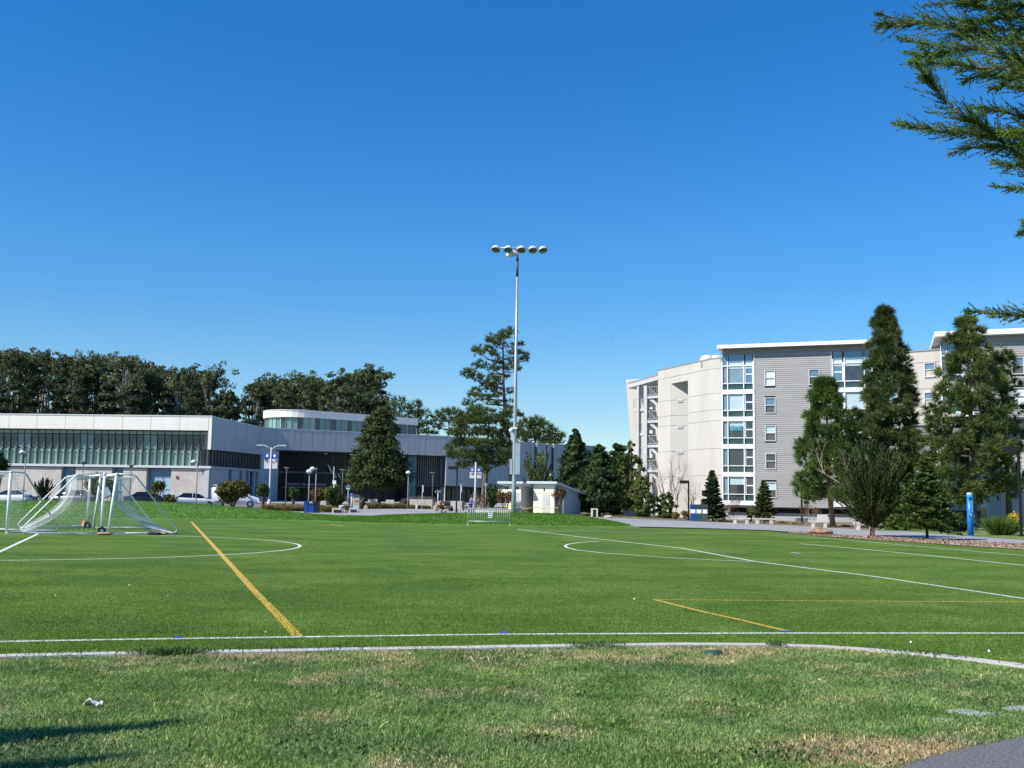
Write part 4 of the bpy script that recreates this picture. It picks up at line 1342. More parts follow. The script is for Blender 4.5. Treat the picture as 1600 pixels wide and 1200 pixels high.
# ================================================================== vegetation
M_BARK = mat("grey brown bark", (0.10, 0.075, 0.055), (0.17, 0.13, 0.10), 3, .95, .6, 14)
M_BARKR = mat("orange brown bark", (0.20, 0.10, 0.055), (0.30, 0.16, 0.09), 4, .95, .6, 14)
M_BARKP = mat("pale bark", (0.30, 0.26, 0.22), (0.42, 0.37, 0.32), 3, .9, .3, 14)
M_BARKD = mat("dark bark", (0.035, 0.028, 0.022), (0.06, 0.05, 0.04), 3, .95)
L_EUC = leafmat("eucalyptus leaves", (0.058, 0.078, 0.032), (0.155, 0.18, 0.075), .3, .34, (0.27, .275, .13))
L_CYP = leafmat("dark cypress leaves", (0.02, 0.034, 0.015), (0.06, 0.08, 0.03), .3, .2)
L_PINE = leafmat("pine needles", (0.042, 0.072, 0.024), (0.15, 0.19, 0.055), .7, .34, (0.28, .30, .10))
L_PINEY = leafmat("yellow green pine needles", (0.048, 0.08, 0.022), (0.175, 0.215, 0.06), .6, .34, (0.30, .32, .10))
L_PINEG = leafmat("bright pine needles", (0.045, 0.088, 0.022), (0.16, 0.235, 0.05), .7, .34, (0.27, .34, .09))
L_YGRN = leafmat("yellow green conifer leaves", (0.035, 0.07, 0.016), (0.145, 0.20, 0.04), 1.2, .34, (0.29, .32, .08))
L_RED = leafmat("redwood leaves", (0.024, 0.042, 0.012), (0.08, 0.105, 0.028), .7, .25, (0.15, .165, .045))
L_DARK = leafmat("dark conifer leaves", (0.018, 0.038, 0.013), (0.065, 0.105, 0.028), .8, .25, (0.12, .16, .045))
L_PLUME = leafmat("cypress sprays", (0.024, 0.052, 0.012), (0.095, 0.15, 0.034), 1.2, .28, (0.16, .22, .055))
L_PLUMED = leafmat("dark cypress sprays", (0.016, 0.036, 0.010), (0.065, 0.11, 0.026), 1.2, .25, (0.12, .17, .045))
L_PLUMEY = leafmat("yellow green sprays", (0.06, 0.085, 0.018), (0.15, 0.18, 0.05), 1.2, .25, (0.22, .24, .08))
L_FIR = leafmat("fir needles", (0.024, 0.05, 0.022), (0.075, 0.11, 0.045), 1.5, .2, (0.12, .155, .065))
L_YEL = leafmat("yellow green leaves", (0.10, 0.12, 0.018), (0.24, 0.23, 0.045), 1.5, .3)
L_GRN = leafmat("green leaves", (0.045, 0.085, 0.016), (0.12, 0.165, 0.035), 1.3, .3, (0.2, .21, .06))
L_TIP = leafmat("orange tipped leaves", (0.06, 0.085, 0.02), (0.17, 0.15, 0.045), 1.1, .3, (0.34, .17, .06))
L_RUST = leafmat("rust leaves", (0.10, 0.06, 0.03), (0.22, 0.13, 0.06), 2.5, .3, (0.3, .17, .08))
L_REDL = leafmat("dark red leaves", (0.12, 0.03, 0.035), (0.25, 0.09, 0.08), 2.5, .3)
L_DRY = leafmat("dry grass stems", (0.20, 0.145, 0.06), (0.38, 0.29, 0.13), 1.2, .25, (.48, .38, .2))
L_DRYG = leafmat("olive grass stems", (0.11, 0.11, 0.035), (0.28, 0.24, 0.08), 1.2, .25)
L_GREY = leafmat("grey lavender stems", (0.14, 0.12, 0.11), (0.25, 0.22, 0.20), 1.5, .2)
L_REED = leafmat("green reed blades", (0.06, 0.12, 0.02), (0.17, 0.24, 0.05), 1.5, .3)
L_FLOW = leafmat("yellow flower heads", (0.55, 0.33, 0.02), (0.75, 0.52, 0.05), 3, .2)
M_TWIG = mat("pale bare twigs", (0.28, 0.22, 0.19), (0.40, 0.33, 0.29), 4, .9)
M_TWIGD = mat("brown bare twigs", (0.16, 0.11, 0.09), (0.24, 0.17, 0.14), 4, .9)

def root(name, label, cat, px, Y, group=None, z=None, pyref=780):
    p = at(px, pyref, Y)
    z = gz(p.x, Y) if z is None else z
    return thing(name, label, cat, (p.x, Y, z - .02), 0, group)

def H_of(r, px, ptop):
    return at(px, ptop, r.location.y).z - r.location.z

def px_m(Y, p=1.0):
    return p * Y / F_PX

def rv(rng, s=1.0):
    return Vector(rng.normal(size=3) * s)

def eucalyptus(px, ptop, hw, Y, label, seed, lm=None, open_=.5, group="eucalyptus trees behind the gym"):
    rng = np.random.default_rng(seed)
    r = root("eucalyptus_tree", label, "tree", px, Y, group)
    H = H_of(r, px, ptop); W = px_m(Y, hw * 1.35)
    o = r.location.copy()
    tb = MB()
    lean = rng.normal(0, .5)
    fork = Vector((o.x + lean, o.y, o.z + H * .38))
    tb.tube([o + Vector((0, 0, -.2)), o + Vector((lean * .4, 0, H * .2)), fork], [H * .017, H * .014, H * .012], 7)
    Cs, Ds = [], []
    nc = int(40 + hw / 2)
    for i in range(nc):
        a = rng.uniform(0, 2 * math.pi); q = math.sqrt(rng.uniform(0, 1)) * .92
        dome = math.sqrt(max(0.02, 1 - q * q * .85))
        z = H * (.50 + .44 * dome) if rng.uniform() > .55 else H * rng.uniform(.22, .74)
        c = Vector((o.x + lean + W * q * math.cos(a), o.y + W * .9 * q * math.sin(a), o.z + z))
        rx = W * rng.uniform(.26, .46); rz = rx * rng.uniform(.55, .85)
        c.z = min(c.z, o.z + H - rz)
        m_ = fork.lerp(c, .5) + Vector((0, 0, -.06 * H)) + rv(rng, .4)
        tb.tube([fork, m_, c], [H * .008, H * .005, H * .0015], 5, cap=False)
        for _ in range(2):
            tb.tube([m_.lerp(c, .5), c + rv(rng, rx * .5)], [H * .003, H * .001], 4, cap=False)
        k = int(150 * (rx / 2.0) ** 2) + 60
        # several sub-clumps make the ragged outline
        for _ in range(7):
            sc_ = np.array(c) + rng.normal(size=3) * [rx * .6, rx * .6, rz * .6]
            P_, d_ = ball_pts(k // 4, rng, sc_, [rx * .48, rx * .48, rz * .5], .35)
            Cs.append(P_); Ds.append(d_)
    C = np.concatenate(Cs); D = np.concatenate(Ds)
    tb.build("trunk", M_BARK if seed % 3 else M_BARKP, r)
    fastmesh("crown", leaf_quads(C, .44, rng, .6, outward=D + [0, 0, .5]), 4, lm or L_EUC, r)
    return r

def tiered(name, label, px, ptop, hw, Y, seed, lm, group=None, flat=.35, tiers=9, zlow=.12, bark=None):
    """wide dark cypress: layered shelves of foliage"""
    rng = np.random.default_rng(seed)
    r = root(name, label, "tree", px, Y, group)
    H = H_of(r, px, ptop); W = px_m(Y, hw); o = r.location.copy()
    tb = MB(); tb.tube([o + Vector((0, 0, -.2)), o + Vector((rng.normal(0, .2), 0, H * .5)), o + Vector((rng.normal(0, .3), 0, H * .93))], [H * .025, H * .016, H * .003], 7)
    Cs, Ds = [], []
    for i in range(tiers):
        f = i / (tiers - 1)
        z = H * (zlow + (.95 - zlow) * f)
        R_ = W * (1 - f) ** .55 * rng.uniform(.8, 1.08) + .06 * W
        nb = int(5 + 5 * (1 - f))
        a0 = rng.uniform(0, 6.28)
        for j in range(nb):
            a = a0 + j * 6.283 / nb + rng.normal(0, .25)
            q = rng.uniform(.35, 1.0)
            tip = o + Vector((R_ * q * math.cos(a), R_ * q * math.sin(a), z + R_ * q * rng.uniform(.0, .25)))
            tb.tube([o + Vector((0, 0, z * .93)), tip], [H * .006, H * .0015], 4, cap=False)
            rx = W * rng.uniform(.18, .3)
            for _ in range(3):
                sc_ = np.array(tip) + rng.normal(size=3) * [rx * .5, rx * .5, rx * .18]
                P_, d_ = ball_pts(int(60 + 55 * rx), rng, sc_, [rx * .7, rx * .7, rx * flat], .3)
                Cs.append(P_); Ds.append(d_)
    tb.build("trunk", bark or M_BARK, r)
    C = np.concatenate(Cs); D = np.concatenate(Ds)
    fastmesh("crown", leaf_quads(C, max(.22, Y * .0031), rng, .55, outward=D + [0, 0, .4]), 4, lm, r)
    return r

def dense_cone(name, label, px, ptop, hw, Y, seed, lm, n=9000, prof=None, leaf=.3, trunk=.1, group=None, bark=None, z=None, lump=.3):
    """thick conifer or shrub: leaves on the ends of many short drooping branches inside a profile"""
    rng = np.random.default_rng(seed)
    r = root(name, label, "tree" if px_m(Y, 1) * 0 + H_of_dummy(px, ptop, Y) > 3.2 else "shrub", px, Y, group, z)
    H = H_of(r, px, ptop); W = px_m(Y, hw); o = r.location.copy()
    prof = prof or (lambda f: (1 - f) ** .75 * min(1, .55 + f * 3))
    tb = MB(); tb.tube([o + Vector((0, 0, -.2)), o + Vector((0, 0, H * .5)), o + Vector((0, 0, H * .96))], [max(.06, H * .03), H * .015, .01], 7)
    nb = int(n / 45)
    Cs, Ds = [], []
    for i in range(nb):
        f = 1 - math.sqrt(rng.uniform(0.0, 1)) if rng.uniform() < .5 else rng.uniform(0, 1)
        f = trunk + (1 - trunk) * f
        a = rng.uniform(0, 6.283)
        g = prof((f - trunk) / (1 - trunk))
        R_ = W * g * (1 - lump + lump * 1.6 * rng.uniform(0, 1))
        q = rng.uniform(.45, 1.0)
        tip = np.array([o.x + R_ * q * math.cos(a), o.y + R_ * q * math.sin(a), o.z + H * f])
        cr = max(.12, W * .16 * (.5 + g))
        if i % 6 == 0:
            tb.tube([o + Vector((0, 0, H * f * .92)), Vector(tip)], [max(.012, H * .005), .006], 4, cap=False)
        P_, d_ = ball_pts(45, rng, tip, [cr, cr, cr * .7], .25)
        Cs.append(P_); Ds.append(d_ + [math.cos(a), math.sin(a), .2])
    tb.build("trunk", bark or M_BARK, r)
    C = np.concatenate(Cs); D = np.concatenate(Ds)
    C[:, 2] = np.maximum(C[:, 2], o.z + .03)
    fastmesh("crown", leaf_quads(C, leaf, rng, .5, outward=D), 4, lm, r)
    return r
def H_of_dummy(px, ptop, Y):
    p = at(px, ptop, Y); return p.z - gz(p.x, Y)

def pine(name, label, px, ptop, hw, Y, seed, lm, prof, n_whorl=16, zlow=.12, needle=.34, per=9, group=None, bark=None, lean=0.0, z=None, droop=.1, kneed=13, dens=1.0, xprof=None, tuftr=.30):
    rng = np.random.default_rng(seed)
    r = root(name, label, "tree", px, Y, group, z)
    H = H_of(r, px, ptop); W = px_m(Y, hw); o = r.location.copy()
    def axis(f):
        return o + Vector((lean * f + .12 * math.sin(f * 5 + seed), .1 * math.sin(f * 4), H * f))
    tb = MB(); tb.tube([axis(f) + Vector((0, 0, -.2 if f == 0 else 0)) for f in np.linspace(0, .97, 9)], [max(.03, H * .019 * (1 - f) + .012) for f in np.linspace(0, .97, 9)], 8)
    Cs, Ds = [], []
    for i in range(n_whorl):
        f = zlow + (1 - zlow) * (i + rng.uniform(-.25, .25)) / n_whorl
        f = min(.985, max(zlow, f))
        nb = rng.integers(4, 7)
        a0 = rng.uniform(0, 6.283)
        for j in range(nb):
            a = a0 + j * 6.283 / nb + rng.normal(0, .2)
            Rr = W * prof(f) * (rng.uniform(.8, 1.3) if rng.uniform() < .7 else rng.uniform(.4, .8))
            if xprof: Rr *= xprof(f, math.cos(a), math.sin(a))
            if Rr < .1: continue
            up = (.55 * f + .05) - droop * (1 - f)
            base = axis(f)
            d = Vector((math.cos(a), math.sin(a), 0))
            tip = base + d * Rr + Vector((0, 0, Rr * (up + rng.normal(0, .1))))
            mid = base.lerp(tip, .5) + Vector((0, 0, -.06 * Rr))
            tb.tube([base, mid, tip], [max(.012, H * .0042 * (1 - f * .6)), max(.009, H * .003 * (1 - f * .6)), .006], 5, cap=False)
            npuf = max(1, int(round(Rr / 1.0)))
            for k in range(npuf):
                t = 1.0 - .62 * k / max(1, npuf) + rng.normal(0, .04)
                c = np.array(base.lerp(mid, t * 2) if t < .5 else mid.lerp(tip, t * 2 - 1))
                if k: c = c + rng.normal(size=3) * [.28, .28, .1]
                m2 = int(per * dens * 1.0)
                pr_ = min(.55, .28 + .2 * Rr) * tuftr / .36
                dd = unit(rng.normal(size=(m2, 3)) + np.array(d) * .5 + [0, 0, .45])
                Cs.append(c + dd * (pr_ * rng.uniform(.25, 1, m2) ** .6)[:, None] * [1, 1, .75])
                Ds.append(dd * .9 + np.array(d) * .35 + [0, 0, .4])
    for q in range(6):
        Cs.append(np.array([axis(1 - .03 * q)])); Ds.append(np.array([[rng.normal(0, .3), rng.normal(0, .3), 1]]))
    tb.build("trunk", bark or M_BARK, r)
    C = np.concatenate(Cs); D = np.concatenate(Ds)
    fastmesh("crown", needle_tris(C, D, needle, kneed, rng, .13, .62), 3, lm, r)
    return r

def pad_pine(name, label, trunk_px, pads, Y, seed, lm, bark, needle=.4, k=14, depth=.8, dens=1.0):
    """open pine built from its foliage pads: flat clumps of needle tufts carried on limbs"""
    rng = np.random.default_rng(seed)
    b0 = trunk_px[-1]
    p = at(b0[0], b0[1], Y); z = gz(p.x, Y)
    r = thing(name, label, "tree", (p.x, Y, z - .02))
    path = [at(q[0], q[1], Y + .25 * math.sin(i)) for i, q in enumerate(trunk_px)]
    path[-1].z = z - .2
    path = path[::-1]
    n_ = len(path)
    tb = MB(); tb.tube(path, [.36 * (1 - .9 * i / (n_ - 1)) + .02 for i in range(n_)], 9)
    zs_ = [q.z for q in path]
    Cs, Ds = [], []
    for (px, py, hw, hh) in pads:
        c0 = at(px, py, Y)
        # limb root on the trunk a little below the pad
        zt_ = c0.z - abs(c0.x - path[0].x) * .22 - .2
        zt_ = min(max(zt_, zs_[0] + 1), zs_[-1] - .1)
        j = max(0, min(n_ - 2, int(np.searchsorted(zs_, zt_)) - 1)); f = (zt_ - zs_[j]) / max(1e-6, zs_[j + 1] - zs_[j])
        root_ = path[j].lerp(path[j + 1], min(1, max(0, f)))
        reach = abs(c0.x - root_.x) + .4
        dy = float(np.clip(rng.normal(0, .6), -1, 1)) * depth * reach
        c = Vector((c0.x, Y + dy, c0.z))
        rx, rz = px_m(Y, hw), px_m(Y, hh)
        mid = root_.lerp(c, .55) + Vector((0, 0, -.12 * reach))
        tb.tube([root_, mid, c], [.035 + .02 * reach, .03 + .008 * reach, .012], 5, cap=False)
        for _ in range(4):
            e = c + Vector((rng.normal(0, rx * .5), rng.normal(0, rx * .5), rng.normal(0, rz * .4)))
            tb.tube([mid.lerp(c, rng.uniform(.4, 1)), e], [.02, .006], 4, cap=False)
        nt_ = max(8, int(dens * 26 * rx * (rz + .25) * 2.2))
        d_ = unit(rng.normal(size=(nt_, 3))) * (rng.uniform(0.15, 1, nt_) ** .5)[:, None]
        P_ = np.array(c) + d_ * [rx, rx * .9, rz]
        Cs.append(P_); Ds.append(d_ * [.8, .8, .5] + [0, 0, .7])
    tb.build("trunk", bark, r)
    fastmesh("crown", needle_tris(np.concatenate(Cs), np.concatenate(Ds), needle, k, rng, .15, .6), 3, lm, r)
    return r

def plume(name, label, px, ptop, hw, Y, seed, lm, z=None, n_br=60, leaf=.16, bark=None, base_h=.12, spread=1.0, group=None, per=110):
    """cypress with long feathery boughs sweeping up and out"""
    rng = np.random.default_rng(seed)
    r = root(name, label, "tree" if H_of_dummy(px, ptop, Y) > 3 else "shrub", px, Y, group, z)
    H = H_of(r, px, ptop); W = px_m(Y, hw); o = r.location.copy()
    tb = MB(); tb.tube([o + Vector((0, 0, -.1)), o + Vector((0, 0, H * .2)), o + Vector((.03, 0, H * .6))], [max(.03, H * .026), H * .022, .012], 8)
    Cs, Ds = [], []
    for i in range(n_br):
        a = rng.uniform(0, 6.283)
        f0 = base_h + .45 * rng.uniform(0, 1) ** 1.4
        fl = (f0 - base_h) / .45
        reach = W * spread * (1 - .35 * fl) * rng.uniform(.6, 1.05) * (1 if i % 7 else .3)
        top = min(H, H * (f0 + (.24 + .36 * (i % 7 == 0) + .32 * rng.uniform(0, 1) + .06 * (1 - reach / W))))
        d = Vector((math.cos(a), math.sin(a), 0))
        p0 = o + Vector((0, 0, H * f0 * .85)); p1 = p0 + d * reach * .55 + Vector((0, 0, (top - H * f0) * .42)); p2 = o + d * reach + Vector((0, 0, top))
        ts = np.linspace(0, 1, 6)
        cur = [(p0 * (1 - t) ** 2 + p1 * 2 * t * (1 - t) + p2 * t * t) for t in ts]
        tb.tube(cur, [H * .006, H * .005, H * .004, H * .003, .006, .003], 4, cap=False)
        k = per
        t = 1 - .85 * rng.uniform(0, 1, k) ** 1.15
        P0, P1, P2 = np.array(p0), np.array(p1), np.array(p2)
        t_ = t[:, None]
        C = P0 * (1 - t_) ** 2 + P1 * 2 * t_ * (1 - t_) + P2 * t_ ** 2
        T = unit(2 * (1 - t_) * (P1 - P0) + 2 * t_ * (P2 - P1))
        off = rng.normal(size=(k, 3)) * (.018 * H) * (1.15 - t_ * .9)
        Cs.append(C + off); Ds.append(T + off * 3 / H * 2)
    tb.build("trunk", bark or M_BARK, r)
    C = np.concatenate(Cs); D = np.concatenate(Ds)
    fastmesh("crown", leaf_quads(C, leaf, rng, .34, D=D), 4, lm, r)
    return r

def fir(name, label, px, ptop, hw, Y, seed, lm, tiers=13, z=None, leaf=.16, gap=.06, group=None, up=.15, bark=None):
    rng = np.random.default_rng(seed)
    r = root(name, label, "tree", px, Y, group, z)
    H = H_of(r, px, ptop); W = px_m(Y, hw); o = r.location.copy()
    tb = MB(); tb.tube([o + Vector((0, 0, -.1)), o + Vector((0, 0, H * .5)), o + Vector((0, 0, H))], [H * .018, H * .011, .008], 7)
    Cs, Ds = [], []
    for i in range(tiers):
        f = gap + (1 - gap) * (i / tiers) ** .92
        R_ = W * (1 - f) ** .8 + .03 * W
        nb = int(9 + 5 * (1 - f))
        a0 = rng.uniform(0, 6.28)
        for j in range(nb):
            a = a0 + j * 6.283 / nb + rng.normal(0, .2)
            L_ = R_ * rng.uniform(.75, 1.1)
            b0 = np.array(o) + [0, 0, H * f]
            d = np.array([math.cos(a), math.sin(a), up + rng.normal(0, .16)])
            tb.tube([Vector(b0), Vector(b0 + d * L_)], [max(.012, H * .003), .004], 4, cap=False)
            k = int(46 + 70 * L_)
            t = .15 + .87 * rng.uniform(0, 1, k) ** .8
            s_ = np.array([-d[1], d[0], 0])
            wd = (1 - t) * .45 * L_ + .05
            off = rng.uniform(-1, 1, k) * wd
            Cs.append(b0 + d * (L_ * t)[:, None] + s_ * off[:, None] + rng.normal(size=(k, 3)) * .03)
            Ds.append(d + s_ * np.sign(off)[:, None] * .8)
    tb.build("trunk", bark or M_BARK, r)
    fastmesh("crown", leaf_quads(np.concatenate(Cs), leaf, rng, .45, D=np.concatenate(Ds)), 4, lm, r)
    return r

def bush(name, label, px, ptop, hw, Y, seed, lm, n=1800, leaf=.18, squash=None, z=None, stems=True, group=None, cat="shrub", core=.35, lift=.0):
    rng = np.random.default_rng(seed)
    r = root(name, label, cat, px, Y, group, z)
    H = H_of(r, px, ptop); W = px_m(Y, hw); o = r.location.copy()
    tb = MB()
    zc = H * (.5 + lift / 2); rz = H * (1 - lift) / 2
    Cs, Ds = [], []
    nl = 14
    for i in range(nl):
        d = unit(rng.normal(size=3)); d[2] = d[2] * .9
        c = np.array([o.x, o.y, o.z + zc]) + d * np.array([W, W, rz]) * rng.uniform(.35, .68)
        cr = np.array([W, W, rz]) * rng.uniform(.33, .48)
        P_, d_ = ball_pts(n // nl, rng, c, cr, core)
        Cs.append(P_); Ds.append(d_)
        tb.tube([o + Vector((rng.normal(0, .05), rng.normal(0, .05), -.05)), Vector(c)], [max(.012, H * .012 + .06 * H * lift * .4), .008], 5, cap=False)
    tb.build("stems" if lift < .15 else "trunk", M_BARK, r)
    C = np.concatenate(Cs); C[:, 2] = np.maximum(C[:, 2], o.z + .02)
    fastmesh("foliage" if lift < .15 else "crown", leaf_quads(C, leaf, rng, .55, outward=np.concatenate(Ds)), 4, lm, r)
    return r

def grass_clump(name, label, px, ptop, hw, Y, seed, lm, n=700, z=None, group=None, cat="ornamental grass", flower=None, width=.035):
    rng = np.random.default_rng(seed)
    r = root(name, label, cat, px, Y, group, z)
    H = max(.2, H_of(r, px, ptop)); W = px_m(Y, hw); o = np.array(r.location)
    a = rng.uniform(0, 6.283, n); q = rng.uniform(0, 1, n) ** .6
    C = o + np.stack([W * .75 * q * np.cos(a), W * .5 * q * np.sin(a), np.zeros(n)], 1)
    D = np.stack([np.cos(a) * q * .55, np.sin(a) * q * .55, np.ones(n)], 1)
    d = unit(D + .25 * rng.normal(size=(n, 3))); d[:, 2] = abs(d[:, 2])
    L_ = (H * rng.uniform(.55, 1.05, n))[:, None]
    s = unit(np.cross(d, rng.normal(size=(n, 3)))) * width
    droop = np.array([0, 0, -.12]) * L_
    V = np.stack([C, C + d * L_ * .55 - s, C + d * L_ + droop, C + d * L_ * .55 + s], 1)
    fastmesh("blades", V, 4, lm, r)
    if flower:
        m_, k, hh = flower
        P_ = o + np.stack([rng.uniform(-W, W, k), rng.uniform(-W, W, k) * .5, H * rng.uniform(hh, 1.02, k)], 1)
        fastmesh("flowers", leaf_quads(P_, .14, rng, .8), 4, m_, r)
    return r

def bare(name, label, px, ptop, hw, Y, seed, m, stems=4, depth=4, thick=.03, z=None, cat="tree", group=None, leaves=None):
    rng = np.random.default_rng(seed)
    r = root(name, label, cat, px, Y, group, z)
    H = H_of(r, px, ptop); W = px_m(Y, hw); o = r.location.copy()
    tb = MB(); tips = []
    def grow(p, d, L_, t, k):
        q = p + d * L_ * .5 + rv(rng, L_ * .04); e = q + (d + rv(rng, .12)).normalized() * L_ * .5
        tb.tube([p, q, e], [t, t * .8, t * .55], 5 if k > 2 else 3, cap=False)
        tips.append(e)
        if k == 0: return
        for _ in range(rng.integers(2, 4)):
            nd = (d + rv(rng, .38) + Vector((0, 0, .12))).normalized()
            grow(p.lerp(e, rng.uniform(.45, 1)), nd, L_ * rng.uniform(.5, .75), t * .55, k - 1)
    for i in range(stems):
        x = W * .7 * ((i + .5) / stems * 2 - 1) if stems > 1 else 0
        b_ = o + Vector((x * .55, rng.normal(0, .2), -.05))
        d = Vector((x / max(H, 1) * .8, rng.normal(0, .08), 1)).normalized()
        grow(b_, d, H * rng.uniform(.42, .55), thick, depth)
    tb.build("branches" if stems > 1 else "trunk", m, r)
    if leaves:
        lm, n, s_ = leaves
        T = np.array(tips)[rng.integers(0, len(tips), n)] + rng.normal(size=(n, 3)) * .12
        fastmesh("foliage", leaf_quads(T, s_, rng, .6), 4, lm, r)
    return r

# ---- far belt behind the gym
EU = [(2, 539, 22), (27, 541, 20), (56, 541, 24), (95, 544, 25), (141, 551, 26), (190, 551, 28), (203, 561, 26), (240, 566, 22), (266, 568, 24), (296, 571, 20), (322, 573, 24),
      (397, 591, 20), (426, 583, 24), (462, 581, 28), (487, 582, 22), (525, 578, 24), (566, 569, 30)]
ordn = ["first", "second", "third", "fourth", "fifth", "sixth", "seventh", "eighth", "ninth", "tenth", "eleventh"]
for i, (px, tp, hw) in enumerate(EU):
    if i < 11:
        lab = "tall umbrella crowned eucalyptus above the white gym roof, %s from the left photo edge" % ordn[i]
    else:
        lab = "tall eucalyptus in the belt behind the round rooftop pavilion, %s from the gap of sky" % ordn[i - 11]
    eucalyptus(px, tp, hw, 188 + (i * 7) % 17, lab, 100 + i)
eucalyptus(353, 598, 13, 190, "slim sparse eucalyptus standing in the sky gap behind the gym corner", 140)
DK = [(-10, 600, 26), (38, 606, 24), (84, 585, 26), (118, 603, 28), (158, 596, 28), (205, 604, 30), (250, 608, 24), (300, 606, 28), (330, 622, 20), (383, 622, 18), (440, 612, 28), (540, 606, 26), (590, 603, 18)]
for i, (px, tp, hw) in enumerate(DK):
    tiered("cypress_tree", "dark layered cypress low in the tree belt behind the gym, %s from the left" % (ordn + ["twelfth", "thirteenth"])[i], px, tp, hw, 176 + (i * 5) % 11, 160 + i, L_CYP, "dark cypresses behind the gym")
bush("bushy_tree", "olive bushy tree top over the gym roof left of the rooftop pavilion", 405, 645, 22, 170, 180, L_EUC, 2600, .5, cat="tree")
bush("bushy_tree", "round green tree top just above the rooftop pavilion roof", 522, 622, 15, 172, 181, L_RED, 2600, .45, cat="tree")
bush("bushy_tree", "small olive tree top over the right half of the rooftop pavilion", 566, 634, 14, 172, 182, L_EUC, 2200, .45, cat="tree")
pad_pine("pine_tree", "dark rounded pine behind the right end of the rooftop pavilion", [(624, 632), (624, 680), (624, 760)], [(611, 641, 11, 8), (624, 630, 13, 9), (636, 640, 12, 8), (620, 655, 15, 9), (636, 657, 13, 9), (606, 658, 10, 8), (628, 672, 16, 9), (612, 674, 12, 8)], 178, 183, L_PINE, M_BARK, .85, 9, .4, .5)
pad_pine("pine_tree", "dark pine with a pointed top right of the rooftop pavilion end", [(653, 632), (653, 680), (653, 760)], [(652, 633, 9, 7), (660, 645, 10, 7), (648, 648, 10, 7), (655, 662, 13, 8), (645, 666, 9, 7), (662, 674, 10, 6)], 178, 184, L_PINE, M_BARK, .85, 9, .4, .5)
pad_pine("pine_tree", "flat topped pine above the grey gym parapet left of the tall pine", [(702, 655), (700, 690), (698, 760)], [(680, 652, 14, 6), (695, 645, 15, 6), (710, 645, 15, 6), (726, 650, 12, 5), (702, 657, 20, 6), (686, 667, 10, 5), (720, 665, 14, 5), (671, 662, 9, 4), (735, 660, 9, 5), (676, 678, 10, 4)], 180, 185, L_PINE, M_BARK, .85, 9, .4, .5)
pad_pine("pine_tree", "broad dark pine above the grey gym wall right of the light pole", [(838, 668), (836, 700), (834, 760)], [(822, 664, 12, 9), (838, 660, 13, 9), (851, 668, 13, 8), (863, 675, 11, 7), (875, 682, 9, 5), (830, 678, 16, 9), (848, 684, 17, 8), (868, 690, 13, 5), (815, 682, 12, 9), (808, 668, 9, 9), (858, 697, 16, 6), (822, 697, 16, 8)], 192, 186, L_PINE, M_BARK, .9, 9, .4, .6)
tiered("pine_tree", "distant dark tree between the evergreens and the dormitory stair", 966, 694, 28, 170, 187, L_DARK, flat=.5)
tiered("pine_tree", "distant dark tree rising to the foot of the dormitory stair", 990, 684, 16, 150, 188, L_DARK, flat=.5)

# ---- centre
dense_cone("redwood_tree", "broad conical dark green redwood in front of the gym entrance", 591, 637, 52, 127, 200, L_RED, 21000, lambda f: (1 - f) ** .52 * min(1, .72 + f * 1.9), .36, .16, None, M_BARKD, z=1.0, lump=.34)
Zp = lambda L: [(690 + a / 5, 500 + b / 5, c / 4.3, d / 3.6) for a, b, c, d in L]
tallpads = Zp([(500, 110, 75, 30), (420, 130, 60, 30), (390, 170, 40, 22), (545, 95, 40, 22), (450, 180, 50, 16), (610, 180, 34, 12), (560, 195, 40, 10), (300, 265, 55, 34), (375, 235, 60, 28), (262, 240, 24, 24), (420, 275, 40, 16), (560, 255, 60, 20), (625, 285, 48, 26), (650, 320, 30, 14), (555, 315, 50, 16),
    (300, 350, 55, 26), (390, 365, 60, 26), (440, 330, 40, 14), (540, 385, 60, 12), (600, 385, 30, 14), (560, 350, 40, 10), (205, 430, 48, 28), (275, 450, 58, 22), (225, 405, 35, 16), (400, 440, 50, 20), (400, 480, 60, 22), (335, 500, 60, 22), (260, 540, 52, 30), (230, 570, 30, 20), (400, 535, 70, 26), (535, 560, 34, 18), (520, 440, 24, 10),
    (430, 595, 55, 18), (330, 600, 75, 22), (220, 650, 50, 22), (290, 675, 60, 18), (420, 655, 60, 12), (530, 640, 26, 12), (380, 715, 60, 12), (520, 680, 40, 10), (600, 735, 34, 14), (560, 720, 40, 20)])
pad_pine("monterey_pine", "very tall open pine with bare upper trunk left of the light pole", [(786, 528), (786, 560), (786.5, 600), (789, 640), (792, 670), (796, 705), (800, 745), (803, 790)], tallpads, 112, 201, L_PINE, M_BARK, .44, 13, dens=1.05)
lowpads = (lambda L: [(690 + a / 5, 500 + b / 5, c / 5.2, d / 5.2) for a, b, c, d in L])([(250, 700, 60, 26), (290, 735, 60, 26), (150, 800, 62, 42), (200, 760, 50, 26), (250, 790, 75, 36), (340, 790, 60, 40), (420, 780, 70, 44), (500, 740, 60, 34), (510, 820, 50, 40), (100, 880, 55, 34), (200, 880, 80, 44), (310, 870, 70, 40), (400, 880, 70, 44), (480, 890, 60, 44), (58, 1000, 44, 26), (140, 960, 70, 44), (240, 960, 70, 40), (330, 985, 80, 50), (440, 970, 70, 50), (515, 970, 36, 40),
    (100, 1060, 50, 34), (190, 1050, 70, 44), (290, 1060, 70, 44), (380, 1065, 70, 44), (470, 1055, 60, 44), (520, 1050, 30, 30), (160, 1130, 45, 34), (235, 1120, 40, 26), (310, 1120, 45, 26), (345, 1165, 36, 26), (420, 1120, 55, 26), (480, 1110, 40, 26)])
pad_pine("monterey_pine", "broad low pine with wide dark crown in front of the grey gym wall", [(765, 655), (762, 690), (760, 730), (757, 762), (755, 792)], lowpads, 108, 202, L_PINE, M_BARK, .46, 14, dens=1.9, depth=.5)
